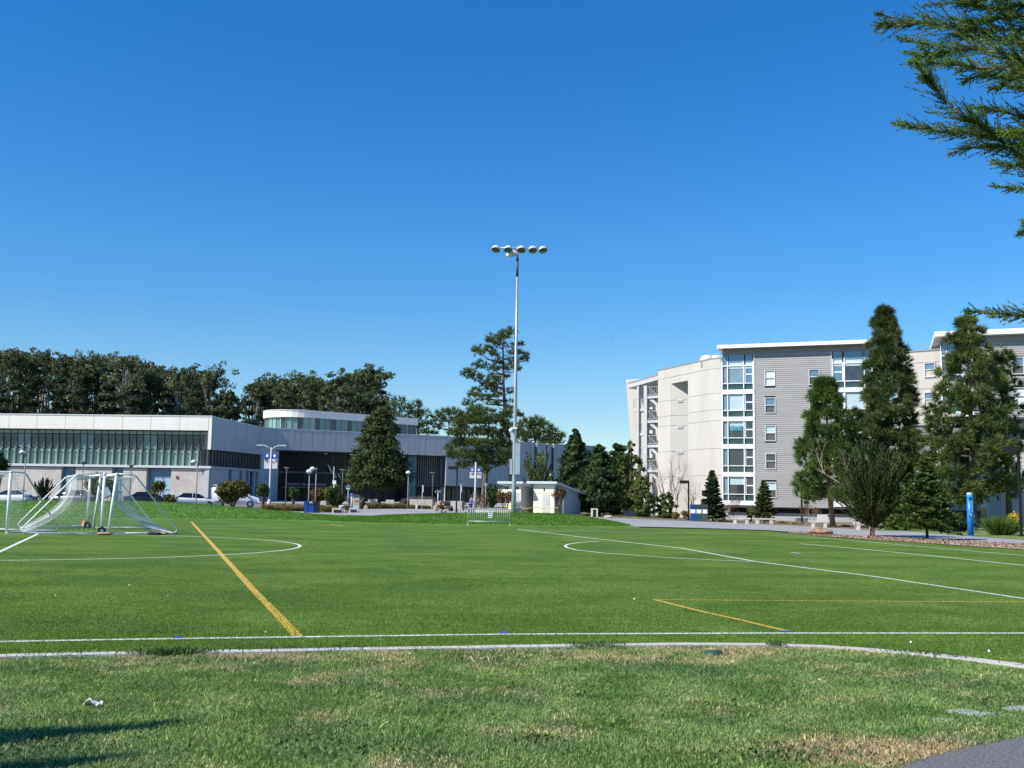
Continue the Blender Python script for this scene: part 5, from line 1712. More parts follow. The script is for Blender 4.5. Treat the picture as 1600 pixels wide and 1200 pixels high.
plume("cypress_shrub", "yellow green plume cypress behind the cream sheds", 843, 706, 34, 102, 203, L_PLUMEY, n_br=46, leaf=.3, per=90)
plume("cypress_shrub", "low dark juniper left of the cream sheds", 768, 757, 22, 104, 204, L_PLUME, n_br=34, leaf=.3, per=70)
dense_cone("evergreen_tree", "dark evergreen tree right of the sheds with a thin sparse top", 898, 672, 36, 101, 205, L_DARK, 13000, lambda f: (1 - f) ** .6 * min(1, .6 + f * 3), .3, .16)
dense_cone("evergreen_tree", "dense dark green evergreen left of the weeping tree", 936, 697, 43, 97, 206, L_DARK, 16000, lambda f: (1 - f) ** .6 * min(1, .65 + f * 3), .3, .08)
dense_cone("evergreen_tree", "dark evergreen filling the gap before the distant trees", 966, 712, 26, 104, 207, L_DARK, 8000, lambda f: (1 - f) ** .45, .3, .04)
dense_cone("weeping_tree", "weeping light green conifer arching beside the dormitory stair", 985, 690, 19, 101, 208, L_PLUMEY, 6000, lambda f: .75 + .35 * math.sin(f * 3.1) if f < .85 else .5, .26, .05)
dense_cone("round_shrub", "tall green shrub at the foot of the dormitory stair", 1004, 743, 19, 95, 209, L_PLUMEY, 5500, lambda f: math.sin(min(1, f + .12) * math.pi * .93) ** .6, .22, .02)
dense_cone("round_shrub", "dark lower shrub left of the bare birches", 1040, 770, 17, 95, 210, L_GRN, 3800, lambda f: math.sin(min(1, f + .15) * math.pi * .9) ** .6, .2, .02)
bush("shrub", "small yellow green round shrub beside the recycling station", 1056, 797, 8, 92, 211, L_YEL, 900, .13)
bush("shrub", "dry brown twiggy shrub touching the recycling station", 1070, 794, 9, 93, 212, L_DRY, 700, .13)
bare("birch_tree", "bare pale birch clump before the beige dormitory wall", 1046, 712, 24, 98, 213, M_TWIG, 8, 4, .055)
bare("birch_tree", "thin bare birch right of the bare birch clump", 1082, 736, 12, 98, 214, M_TWIG, 4, 4, .04)
bare("birch_tree", "bare reddish birch at the dormitory stair", 1012, 712, 12, 102, 215, M_TWIGD, 3, 4, .04)
fir("fir_tree", "dark blue green fir right of the recycling station", 1113, 733, 23, 91, 216, L_FIR, 19, leaf=.2)
fir("fir_tree", "lighter tiered fir behind the first concrete benches", 1194, 748, 20, 89.5, 217, leafmat("light fir needles", (0.05, .07, .02), (.13, .15, .05), 1.5, .2, (.2, .2, .08)), 14, leaf=.2, up=.2)
bare("red_shrub", "dark red leaved twiggy shrub under the glass bay", 1147, 775, 14, 93, 218, M_TWIGD, 4, 3, .02, cat="shrub", leaves=(L_REDL, 420, .1))
bush("shrub", "olive shrub between the red shrub and the lighter fir", 1173, 786, 9, 93, 219, L_DRYG, 700, .14)
bare("birch_tree", "thin twiggy shrub right of the black lamp post at the siding", 1267, 785, 14, 88, 220, M_TWIG, 4, 3, .03, cat="shrub", leaves=(L_RUST, 260, .14))

# ---- right: pines before the dormitories
def pr_a(f): return 0 if f < .17 else max(.1, 1.15 * (1 - f) ** .78 * min(1, .75 + (f - .17) * 3))
pine("pine_tree", "dense conical pine with leaning orange trunk before the siding", 1303, 592, 52, 76, 230, L_PINEG, pr_a, 20, .2, .46, 15, None, M_BARKR, lean=-.7, droop=.05, kneed=20, dens=1.3, tuftr=.36)
def pr_b(f): return max(.07, 1.12 * (1 - f) ** .85 * min(1, .6 + f * 1.8))
pine("pine_tree", "tallest dense pine between the two dormitory blocks", 1388, 482, 56, 81, 231, L_PINE, pr_b, 27, .1, .5, 15, None, M_BARK, droop=.1, kneed=20, dens=1.5, tuftr=.38)
def pr_c(f): return max(.07, 1.12 * (1 - f) ** .8 * min(1, .45 + f * 1.9))
pine("pine_tree", "big spreading yellow green pine before the right dormitory block", 1520, 497, 80, 72, 232, L_PINEY, pr_c, 19, .16, .5, 13, None, M_BARK, droop=.1, kneed=20, dens=1.2, tuftr=.34)
pine("pine_tree", "slim second pine close behind the big spreading pine", 1574, 543, 27, 74, 233, L_PINEY, lambda f: 0 if f < .3 else max(.2, (1 - f) ** .4), 12, .34, .44, 10, None, M_BARK, droop=.05, kneed=20, dens=1.2, tuftr=.32)
bare("dead_tree", "leafless pale branching tree between the two left pines", 1336, 655, 26, 66, 234, M_TWIG, 1, 4, .05)
def fan_cypress(name, label, px, ptop, hw, Y, seed, lm, bark, n_br=430, per=165, leaf=.15):
    """young cypress: straight feathery boughs fanning up and out from a short trunk"""
    rng = np.random.default_rng(seed)
    r = root(name, label, "tree", px, Y, None, 0)
    H = H_of(r, px, ptop); W = px_m(Y, hw); o = r.location.copy()
    tb = MB(); tb.tube([o + Vector((0, 0, -.1)), o + Vector((0, 0, H * .14)), o + Vector((.04, 0, H * .5))], [.13, .11, .03], 9)
    Cs, Ds = [], []
    for i in range(n_br):
        th = R(20 + 68 * rng.uniform(0, 1) ** .75)
        a = rng.uniform(0, 6.283)
        f0 = rng.uniform(.10, .34)
        full = (W * 1.02 / math.cos(R(33))) * (1 - sstep(R(33), R(75), th)) + (H * (1 - f0)) * sstep(R(33), R(75), th)
        if th < R(33): full = W * (.75 + .3 * th / R(33))
        L_ = full * (rng.uniform(.82, 1.08) if i % 3 == 0 else rng.uniform(.35, .92))
        d = Vector((math.cos(a) * math.cos(th), math.sin(a) * math.cos(th), math.sin(th)))
        p0 = o + Vector((0, 0, H * f0)); p2 = p0 + d * L_
        if p2.z > o.z + H: p2.z = o.z + H * rng.uniform(.9, 1)
        p1 = p0.lerp(p2, .5) + Vector((0, 0, -.06 * L_))
        cur = [(p0 * (1 - t) ** 2 + p1 * 2 * t * (1 - t) + p2 * t * t) for t in np.linspace(0, 1, 5)]
        tb.tube(cur, [.03, .022, .015, .009, .003], 4, cap=False)
        k = int(per * (.4 + .6 * L_ / (H * .8)))
        t = 1 - .92 * rng.uniform(0, 1, k)
        P0, P1, P2 = np.array(p0), np.array(p1), np.array(p2)
        t_ = t[:, None]
        C = P0 * (1 - t_) ** 2 + P1 * 2 * t_ * (1 - t_) + P2 * t_ ** 2
        T = unit(2 * (1 - t_) * (P1 - P0) + 2 * t_ * (P2 - P1))
        off = rng.normal(size=(k, 3)) * (.075 * (1.12 - t_ ** 2))
        Cs.append(C + off); Ds.append(T + off * 4)
    tb.build("trunk", bark, r)
    fastmesh("crown", leaf_quads(np.concatenate(Cs), leaf, rng, .32, D=np.concatenate(Ds)), 4, lm, r)
fan_cypress("monterey_cypress", "dark young cypress with upswept feathery boughs on the mulch strip", 1362, 686, 70, 55, 235, L_PLUMED, M_BARKR)
fir("young_conifer", "small bright green conifer on the mulch strip left of the blue phone tower", 1447, 711, 54, 51.8, 236, L_YGRN, 17, z=0, leaf=.15, gap=.13, up=.12, bark=M_BARKD)
dense_cone("green_hedge", "leafy green hedge between cypress and young conifer", 1402, 755, 26, 70, 237, L_GRN, 5000, lambda f: 1 - .4 * f, .2, .02, z=0)
bush("shrub", "dark green shrub behind the blue phone tower", 1490, 800, 34, 68, 238, L_DARK, 3000, .2, z=0)
grass_clump("reed_grass", "tall green reed grass clump right of the blue phone tower", 1563, 798, 20, 61.5, 239, L_REED, 1500, z=0, width=.02)
bush("flowering_shrub", "yellow flowering shrub beside the right black lamp post", 1584, 797, 14, 63, 240, L_FLOW, 900, .12, z=0)
# ---- left: trees and beds before the gym
bush("leafy_tree", "olive rounded tree with orange top behind the left goals", 158, 734, 27, 104, 250, L_TIP, 3000, .3, cat="tree", lift=.1)
plume("dark_shrub", "dark spiky shrub before the gym wall between two lamp posts", 68, 748, 22, 101, 251, L_CYP, n_br=34, leaf=.3, per=60)
bush("leafy_tree", "dark tree at the left photo edge before the glass band", -6, 698, 20, 100, 252, L_DARK, 2600, .3, cat="tree", lift=.35)
bush("leafy_tree", "small leafy tree between the dark car and the white sedan", 246, 748, 15, 98, 253, L_TIP, 900, .26, cat="tree", lift=.3)
bush("leafy_shrub", "thin orange tinted shrub left of the white sedan", 266, 767, 13, 98, 254, L_TIP, 480, .24)
bush("round_tree", "dense round tree with orange tips in front of the white van", 364, 742, 29, 100, 255, L_TIP, 4200, .3, cat="tree")
bush("leafy_tree", "small round green tree beside the twin arm street lamp", 411, 752, 13, 104, 256, L_GRN, 1700, .26, cat="tree", lift=.35)
bush("leafy_tree", "small narrow green tree before the gym entrance", 459, 757, 9, 106, 257, L_GRN, 1100, .26, cat="tree", lift=.35)
bush("leafy_tree", "brown leaved tree behind the blue bins", 494, 757, 13, 108, 258, L_RUST, 1500, .26, cat="tree", lift=.15)
bush("leafy_tree", "yellow green tree right of the brown leaved tree", 512, 755, 12, 108, 259, L_YEL, 1500, .26, cat="tree", lift=.15)
plume("cypress_shrub", "bright green bushy juniper left of the poster stand", 525, 759, 17, 97, 260, L_PLUME, n_br=44, leaf=.24, per=80)
bush("rust_tree", "rust brown young tree before the left shed", 790, 762, 14, 92, 261, L_RUST, 900, .2, cat="tree", lift=.3)
bush("rust_tree", "rust brown young tree on two stakes before the right shed", 873, 757, 13, 92, 262, L_RUST, 620, .2, cat="tree", lift=.45)
bare("red_shrub", "reddish twiggy shrub behind the barrier", 752, 775, 13, 100, 263, M_TWIGD, 5, 3, .025, cat="shrub", leaves=(L_RUST, 500, .16))
k = 0
for px, tp, Y, hw, lm in ((424, 785, 97, 14, L_DRY), (440, 784, 98, 14, L_DRYG), (455, 785.5, 96, 14, L_DRY), (470, 786, 97, 13, L_DRY), (505, 786, 95, 13, L_DRY), (515, 788, 94, 11, L_DRYG), (545, 788, 102, 9, L_DRYG),
                          (578, 783, 113, 11, L_DRY), (595, 784, 113, 10, L_DRYG), (612, 785, 113, 11, L_DRY), (628, 785, 113, 11, L_DRYG), (645, 787, 113, 12, L_DRY), (662, 788, 113, 12, L_DRYG), (685, 789, 113, 9, L_DRY)):
    lab = ("tan grass clump in the bed before the gym, %s from the twin arm lamp" % ordn[k]) if k < 7 else ("tan grass clump in the bed under the redwood, %s from the left" % ordn[k - 7])
    grass_clump("grass_clump", lab, px, tp, hw, Y, 300 + k, lm, 800, width=.05, group="grass clumps before the gym"); k += 1
for i, (px, tp, Y, hw) in enumerate(((650, 771, 124, 9), (668, 772, 124, 9), (552, 768, 124, 9), (636, 775, 122, 7), (715, 779, 122, 10), (700, 780, 124, 9))):
    grass_clump("grey_shrub", "grey wispy shrub before the gym glazing, %s of six" % ordn[i], px, tp, hw, Y, 330 + i, L_GREY, 500, cat="shrub", group="grey wispy shrubs before the gym")
k = 0
for px, tp, Y, hw in ((905, 803, 92, 10), (948, 806, 94, 9), (975, 807, 93, 10), (1015, 808, 92, 10), (1125, 809, 89, 11), (1140, 811, 88, 8), (1222, 812, 86, 10), (1245, 814, 84, 9), (1300, 820, 80, 9), (1320, 822, 79, 8)):
    grass_clump("grass_clump", "low dry grass tuft along the walkway, %s from the sheds" % ordn[k], px, tp, hw, Y, 350 + k, L_DRY, 260, group="dry grass tufts along the walkway"); k += 1

# ---- big cypress at the right: boughs reach into the picture from a trunk outside it
def near_cypress():
    rng = np.random.default_rng(77)
    YB = 8.0
    r = thing("cypress_tree", "near cypress reaching feathery boughs into the upper right corner", "tree", (8.8, 7.6, 0))
    o = r.location.copy()
    tb = MB()
    trunk = [Vector((8.8, 7.6, -.1)), Vector((8.85, 7.6, 2.0)), Vector((8.75, 7.7, 4.5)), Vector((8.9, 7.6, 7.5)), Vector((8.85, 7.6, 10.5))]
    tb.tube(trunk, [.34, .28, .22, .14, .03], 10)
    tb.build("trunk", M_BARK, r)
    limbs = [
        [(1640, 50), (1600, 46), (1540, 47), (1480, 41), (1430, 36), (1395, 37), (1366, 42)],
        [(1420, 36), (1395, 28), (1371, 20)],
        [(1640, 110), (1596, 97), (1560, 82), (1520, 76), (1480, 80), (1440, 86), (1415, 86)],
        [(1500, 76), (1450, 70), (1405, 60)],
        [(1645, 130), (1580, 110), (1520, 104), (1470, 99), (1418, 98)],
        [(1655, 295), (1600, 250), (1565, 222), (1530, 196), (1500, 178), (1475, 158), (1456, 130), (1442, 116), (1432, 100)],
        [(1530, 210), (1490, 207), (1450, 202), (1420, 196), (1396, 193)],
        [(1650, 190), (1600, 185), (1570, 175), (1540, 170), (1518, 168)],
        [(1650, 262), (1600, 256), (1570, 257), (1548, 253)],
        [(1650, 222), (1590, 228), (1545, 230), (1510, 231), (1484, 241)],
        [(1660, 312), (1610, 294), (1580, 295), (1552, 290)],
        [(1655, 488), (1610, 494), (1580, 491), (1540, 489), (1505, 487)],
        [(1655, 8), (1600, 8), (1560, 14), (1500, 5), (1446, 8)],
        [(1655, -25), (1590, -10), (1520, 2), (1470, -8)],
        [(1655, 30), (1600, 25), (1560, 30), (1520, 36), (1485, 28)],
        [(1655, 80), (1610, 70), (1570, 62), (1530, 60), (1490, 54)],
        [(1655, 120), (1610, 118), (1570, 120), (1530, 118), (1505, 128)],
        [(1655, 150), (1610, 140), (1575, 132), (1545, 140)],
        [(1655, 60), (1620, 40), (1580, 20), (1550, -5)],
        [(1655, 100), (1620, 90), (1590, 60), (1575, 30)],
        [(1655, 275), (1620, 245), (1590, 215), (1560, 205)],
        [(1655, 200), (1620, 205), (1595, 203), (1570, 210)],
        [(1640, 345), (1610, 352), (1592, 366)],
        [(1640, 372), (1615, 352), (1596, 345)],
    ]
    lb = MB()
    Cs, Ds, Tw = [], [], []
    for i, pl in enumerate(limbs):
        y0 = YB + rng.uniform(-.45, .45) if i not in (1, 3) else YB
        pts = [at(p[0], p[1], y0 + .08 * math.sin(k * 1.7 + i)) for k, p in enumerate(pl)]
        z0 = pts[0].z
        base = Vector((8.8, 7.62, z0 - .75 + rng.uniform(-.3, .3)))
        m1 = base.lerp(pts[0], .35) + Vector((0, rng.normal(0, .15), .16 + rng.normal(0, .1))); m2 = base.lerp(pts[0], .7) + Vector((0, rng.normal(0, .1), .14 + rng.normal(0, .06)))
        inner_n = 3
        full = [base, m1, m2] + pts if i not in (1, 3) else [pts[0] + Vector((.05, 0, 0))] + pts
        n_ = len(full)
        th = .0085 if len(pl) > 4 else .005
        lb.tube(full, [th * 1.6 * (1 - .92 * k / (n_ - 1)) + .0018 for k in range(n_)], 6)
        # resample
        P = np.array([tuple(p) for p in (full if i not in (1, 3) else pts)])
        dd = np.r_[0, np.cumsum(np.linalg.norm(np.diff(P, axis=0), axis=1))]
        L_ = dd[-1]
        dense = 1.0
        nt_ = int(L_ / .0060 * dense)
        for j in range(nt_):
            t = rng.uniform(0.1, 1) ** .55
            s_ = t * L_
            if rng.uniform() > .62 + .38 * math.sin(s_ * 17 + i * 1.9) * math.sin(s_ * 7.3 + i): continue
            c = np.array([np.interp(s_, dd, P[:, q]) for q in range(3)])
            c2 = np.array([np.interp(min(L_, s_ + .02), dd, P[:, q]) for q in range(3)])
            tdir = unit(c2 - c + 1e-9)
            side = rng.normal(size=3); side -= tdir * side.dot(tdir); side = unit(side); side[2] += .12
            taper = min(1, (L_ - s_) / .9) ** .6
            ln = (.03 + .16 * taper * rng.uniform(.25, 1.1) * (1.9 if rng.uniform() < .13 else 1)) * (1.15 if len(pl) > 5 else .85)
            d = unit(tdir * rng.uniform(.5, 1.5) + side * rng.uniform(.35, 1.0))
            k = max(5, int(ln / .0048))
            u = np.linspace(0.05, 1, k)
            bend = tdir * .25 * ln
            line_ = c + d * (u * ln)[:, None] + bend * (u ** 2)[:, None]
            sp = rng.normal(size=(k, 3)) * .5
            Cs.append(line_ + rng.normal(size=(k, 3)) * .0028)
            Ds.append(np.tile(d, (k, 1)) + sp * .9)
            if ln > .09:
                lb.tube([Vector(c), Vector(c + d * ln * .8)], [.0022, .0008], 3, cap=False)
    lb.build("limbs", mat("reddish twig bark", (.12, .075, .045), (.20, .14, .085), 20, .8), r)
    C = np.concatenate(Cs); D = np.concatenate(Ds)
    fastmesh("foliage", leaf_quads(C, .025, rng, .30, D=D), 4, leafmat("near cypress leaves", (0.065, .125, .02), (.19, .28, .05), 7, .45, (.32, .40, .08)), r)
    # the rest of the crown, outside the picture to the right
    Cs = []
    for i in range(60):
        f = rng.uniform(.35, 1); a = rng.uniform(-1.7, 1.7)
        R_ = 2.6 * (1.05 - f) + .5
        P_, d_ = ball_pts(90, rng, [9.0 + R_ * rng.uniform(.2, 1) * math.cos(a), 7.7 + R_ * rng.uniform(.2, 1) * math.sin(a), 10.8 * f], [.5, .5, .35], .2)
        Cs.append(P_)
    C = np.concatenate(Cs)
    C = C[C[:, 0] / C[:, 1] > .62]
    fastmesh("crown", leaf_quads(C, .16, rng, .4), 4, L_PLUME, r)
near_cypress()

# trees left of the picture whose shadows fall into the lower left corner
def shade_tree(x, y, h, seed, label):
    rng = np.random.default_rng(seed)
    r = thing("cypress_tree", label, "tree", (x, y, 0))
    o = r.location.copy()
    tb = MB(); tb.tube([o, o + Vector((0, 0, h * .5)), o + Vector((0, 0, h))], [.2, .13, .02], 8); tb.build("trunk", M_BARK, r)
    Cs = []
    for i in range(190):
        f = rng.uniform(.12, 1); a = rng.uniform(0, 6.28); R_ = (1 - f) ** .8 * h * .095 + .03
        P_, d_ = ball_pts(60, rng, [x + R_ * math.cos(a), y + R_ * math.sin(a), h * f], [.22 * (1.15 - f), .22 * (1.15 - f), .3], .2)
        Cs.append(P_)
    fastmesh("crown", leaf_quads(np.concatenate(Cs), .12, rng, .5), 4, L_PLUME, r)
g1 = ground(245, 1135, .05); g2 = ground(165, 1190, .05)
for g, h, sd, lab in ((g1, 6.2, 5, "slim cypress left of the picture casting the upper lawn shadow"), (g2, 6.4, 6, "slim cypress left of the picture casting the lowest lawn shadow")):
    tn = h / math.tan(SUN_EL)
    shade_tree(g.x + SUN_H.x * tn, g.y + SUN_H.y * tn, h, sd, lab)
# ================================================================== things
M_POLE = mat("galvanised pole", (0.36, 0.40, 0.42), (0.43, 0.47, 0.49), 2, .4, metal=.4, stretch=(4, 4, .4))
M_CAB = mat("grey green cabinet", (0.36, 0.45, 0.48), (0.42, 0.51, 0.54), 1.5, .45)
M_LAMPW = mat("lamp shell white", (0.52, 0.54, 0.55), (0.60, 0.62, 0.63), 3, .35)
M_LENS = mat("lamp lens", (0.05, 0.08, 0.07), (0.09, 0.13, 0.11), 4, .15)
M_BLACK = mat("black paint", (0.012, 0.012, 0.013), (0.02, 0.02, 0.021), 3, .4)
M_GREYM = mat("grey paint", (0.17, 0.18, 0.18), (0.22, 0.23, 0.23), 3, .5)
M_WHITE = mat("white paint", (0.78, 0.78, 0.78), (0.83, 0.83, 0.82), 3, .35)
M_DIRTYW = mat("scuffed white tube", (0.74, 0.74, 0.73), (0.84, 0.84, 0.83), 9, .4)
M_ALU = mat("dull aluminium tube", (0.46, 0.49, 0.51), (0.58, 0.60, 0.62), 6, .4, metal=.3)
M_NET = mat("white net cord", (0.56, 0.57, 0.55), (0.66, 0.67, 0.65), 5, .8)
M_RUBBER = mat("black rubber", (0.015, 0.015, 0.015), (0.03, 0.03, 0.03), 9, .8)
M_BLUE = mat("blue phone paint", (0.01, 0.17, 0.56), (0.015, 0.21, 0.64), 2, .35)
M_BINB = mat("blue bin plastic", (0.01, 0.05, 0.25), (0.015, 0.065, 0.31), 3, .4)
M_BING = mat("green bin plastic", (0.015, 0.075, 0.055), (0.02, 0.095, 0.07), 3, .4)
M_BIND = mat("dark grey bin", (0.06, 0.065, 0.075), (0.08, 0.085, 0.095), 3, .45)
M_PAPER = mat("paper", (0.78, 0.79, 0.80), (0.70, 0.71, 0.73), 6, .7)
M_INK = mat("ink", (0.05, 0.06, 0.12), rough=.7)
M_CREAM = mat("cream wall", (0.68, 0.63, 0.50), (0.74, 0.69, 0.56), 1.0, .8)
M_CREAMD = mat("beige wall", (0.50, 0.46, 0.38), (0.55, 0.51, 0.43), 1.0, .8)
M_SHEDB = mat("pale blue grey wall", (0.40, 0.45, 0.48), (0.46, 0.51, 0.53), 1.0, .7)
M_SHEDR = mat("grey green roof edge", (0.45, 0.52, 0.53), (0.52, 0.58, 0.59), 1.5, .45)
M_ROCK = mat("rust brown rock", (0.20, 0.11, 0.075), (0.42, 0.27, 0.19), 3.2, .9, .8, 10)
M_ROCKB = mat("tan rock", (0.34, 0.27, 0.19), (0.50, 0.41, 0.30), 3.2, .9, .8, 10)
M_BENCH = mat("bench concrete", (0.48, 0.45, 0.39), (0.60, 0.57, 0.50), 3, .85, .3, 30)
M_SLABC = mat("utility lid concrete", (0.27, 0.30, 0.27), (0.42, 0.45, 0.41), 12, .85, .4, 60)
M_VALVE = mat("green valve lid", (0.02, 0.05, 0.035), (0.035, 0.08, 0.05), 14, .6)
M_YTAPE = mat("yellow tape", (0.62, 0.55, 0.06), rough=.5)
M_PURPLE = mat("purple cloth", (0.16, 0.05, 0.34), (0.22, 0.08, 0.42), 8, .85)
M_PURPLED = mat("dark purple cloth", (0.09, 0.03, 0.15), (0.13, 0.05, 0.2), 8, .85)
M_SKIN = mat("skin", (0.42, 0.25, 0.17), (0.46, 0.28, 0.19), 5, .6)
M_HAIR = mat("dark hair", (0.02, 0.015, 0.012), rough=.6)
M_ORANGE = mat("orange cloth", (0.62, 0.36, 0.22), (0.66, 0.40, 0.26), 8, .8)
M_ORPL = mat("orange plastic", (0.75, 0.22, 0.02), rough=.45)
M_SAND = mat("grey sandbag cloth", (0.20, 0.19, 0.17), (0.30, 0.28, 0.25), 9, .95)
M_SANDB = mat("tan sandbag cloth", (0.30, 0.23, 0.14), (0.42, 0.34, 0.23), 9, .95)

def lp(name, b, m, parent, smooth=False):
    """part in the thing's own coordinates"""
    off = origin_of(parent)
    b.v = [(x + off.x, y + off.y, z + off.z) for x, y, z in b.v]
    return b.build(name, m, parent, smooth)

def spot(px, py=None, Y=None, z=None):
    if Y is None:
        return terr(px, py) if z is None else ground(px, py, z)
    p = at(px, 785 if py is None else py, Y)
    return Vector((p.x, Y, gz(p.x, Y) if z is None else z))

# ---------------------------------------------------------------- sports light mast
p = spot(802.5, 803, 78.0)
mz = 0.45
mast = thing("floodlight_mast", "tall grey sports light mast with five white lamp heads behind the middle mound", "light mast", (p.x, 78, mz))
Hm = at(809, 400, 78).z - mz
lp("pole", MB().tube([(0, 0, -.3), (0, 0, 2.0), (0, 0, 8.0), (0, 0, Hm)], [.175, .16, .135, .08], 14), M_POLE, mast, True)
lp("pole_sleeve", MB().tube([(0, 0, Hm - 1.6), (0, 0, Hm - .2)], .1, 12), mat("dark blue sleeve", (.06, .09, .16), rough=.5), mast, True)
zc_ = Hm + .35
lp("cross_arm", MB().tube([(-1.9, .1, zc_ + .30), (1.9, .1, zc_ + .30)], .04, 8).tube([(0, .1, Hm - .2), (0, .1, zc_ + .45)], .07, 8), M_POLE, mast, True)
def lamp_head(x, y, z, yaw, back=False):
    ax = Vector((math.sin(yaw) * .42, -.42 * math.cos(yaw) * (-1 if back else 1), -.9)).normalized()
    Rm = ax.to_track_quat('Z', 'X').to_matrix()
    b = MB()
    b.lathe([(.02, -.36), (.18, -.33), (.30, -.21), (.345, -.05), (.355, 0.02), (.33, .02), (.30, -.04), (0.0, -.05)], n=18)
    b.v = [tuple(Rm @ Vector(v) + Vector((x, y, z))) for v in b.v]
    h = lp("lamp_head", b, M_LAMPW, mast, True)
    b = MB().lathe([(0.295, .0), (.22, .06), (0.0, .09)], n=18)
    b.v = [tuple(Rm @ Vector(v) + Vector((x, y, z))) for v in b.v]
    off = origin_of(mast); b.v = [(u + off.x, v + off.y, w_ + off.z) for u, v, w_ in b.v]
    b.build("lens", M_LENS, h, True)
    b = MB().tube([Vector((x, y, z)) - ax * .4, (x, .1, zc_ + .30)], .035, 6)
    off = origin_of(mast); b.v = [(u + off.x, v + off.y, w_ + off.z) for u, v, w_ in b.v]
    b.build("bracket", M_GREYM, h)
for px, yw in ((774.5, -.35), (794, -.15), (814.5, 0), (832.5, .15), (848.5, .35)):
    q = at(px, 396, 77.7)
    lamp_head(q.x - p.x, -.30, zc_ + .02, yw)
for px, dz in ((797, -.22), (803, -.12)):
    q = at(px, 400, 78.3)
    lamp_head(q.x - p.x, .45, zc_ + dz, 0, True)
q0, q1 = at(802.5, 741, 77.7), at(811, 692.5, 77.7)
ox = q0.x - p.x; wx = q1.x - q0.x; z0, z1 = q0.z - mz, q1.z - mz; zs_ = at(807, 709.5, 77.7).z - mz
b = MB().bx(.06, .06 + wx * .95, -.16, .2, z0, zs_ - .01).bx(.06, .06 + wx * .95, -.16, .2, zs_ + .01, z1)
b.bx(.0, .05, -.05, .05, z0 + .3, z0 + .4).bx(.0, .05, -.05, .05, z1 - .5, z1 - .4)
lp("cabinet", b, M_CAB, mast)
q0, q1 = at(796.5, 741, 77.7), at(800.2, 717, 77.7)
lp("cabinet", MB().bx(q0.x - p.x - .02, -.16, -.12, .14, q0.z - mz, q1.z - mz).bx(-.17, -.02, -.04, .04, q0.z - mz + .4, q0.z - mz + .48), M_CAB, mast)
zq = at(800, 671, 78).z - mz
lp("camera_arm", MB().bx(-.32, .17, -.2, .0, zq + .02, zq + .17), M_WHITE, mast)
lp("camera_dome", MB().lathe([(.0, -.24), (.10, -.2), (.15, -.1), (.16, .06), (.0, .07)], (-.28, -.1, zq - .02), 14), M_WHITE, mast, True)

# ---------------------------------------------------------------- barrier and notice
bl, br_ = ground(731, 821.5), ground(796.5, 822.5)
ang_b = math.atan2(br_.y - bl.y, br_.x - bl.x); Wb = (br_ - bl).length
bar = thing("crowd_barrier", "galvanised steel crowd barrier standing at the far edge of the turf", "barrier", bl, ang_b)
Hb = 1.07
c = .12
fr = [(.0, 0, .18), (0, 0, Hb - c), (c * .3, 0, Hb - c * .3), (c, 0, Hb), (Wb - c, 0, Hb), (Wb - c * .3, 0, Hb - c * .3), (Wb, 0, Hb - c), (Wb, 0, .18)]
lp("frame", MB().tube(fr, .024, 8).tube([(0, 0, .28), (Wb, 0, .28)], .022, 8), M_ALU, bar, True)
for i in range(19):
    x_ = Wb * (i + 1) / 20
    lp("upright", MB().tube([(x_, 0, .28), (x_, 0, Hb)], .011, 6), M_ALU, bar, True)
for x_ in (0.0, Wb):
    lp("foot", MB().tube([(x_, -.3, .02), (x_, -.1, .16), (x_, 0, .2), (x_, .1, .16), (x_, .3, .02)], .022, 7), M_ALU, bar, True)
q = at(766.5, 802.5, bl.y - .05)
note = thing("notice_sheet", "white printed notice sheet tied to the steel barrier", "notice", (q.x, bl.y - .06, q.z), .02)
nb_ = MB().box((0, 0, 0), (.27, .006, .50)); nb_.v = [(x_ + .06 * (z_ / .25) * .5, y_, z_) for x_, y_, z_ in nb_.v]
lp("sheet", nb_, M_PAPER, note)
for k, (zz_, ww) in enumerate(((.18, .20), (.07, .16), (-.04, .18), (-.17, .19))):
    lp("print_line", MB().box((.03 * zz_ * 4, -.006, zz_), (ww, .004, .035)), M_INK, note)

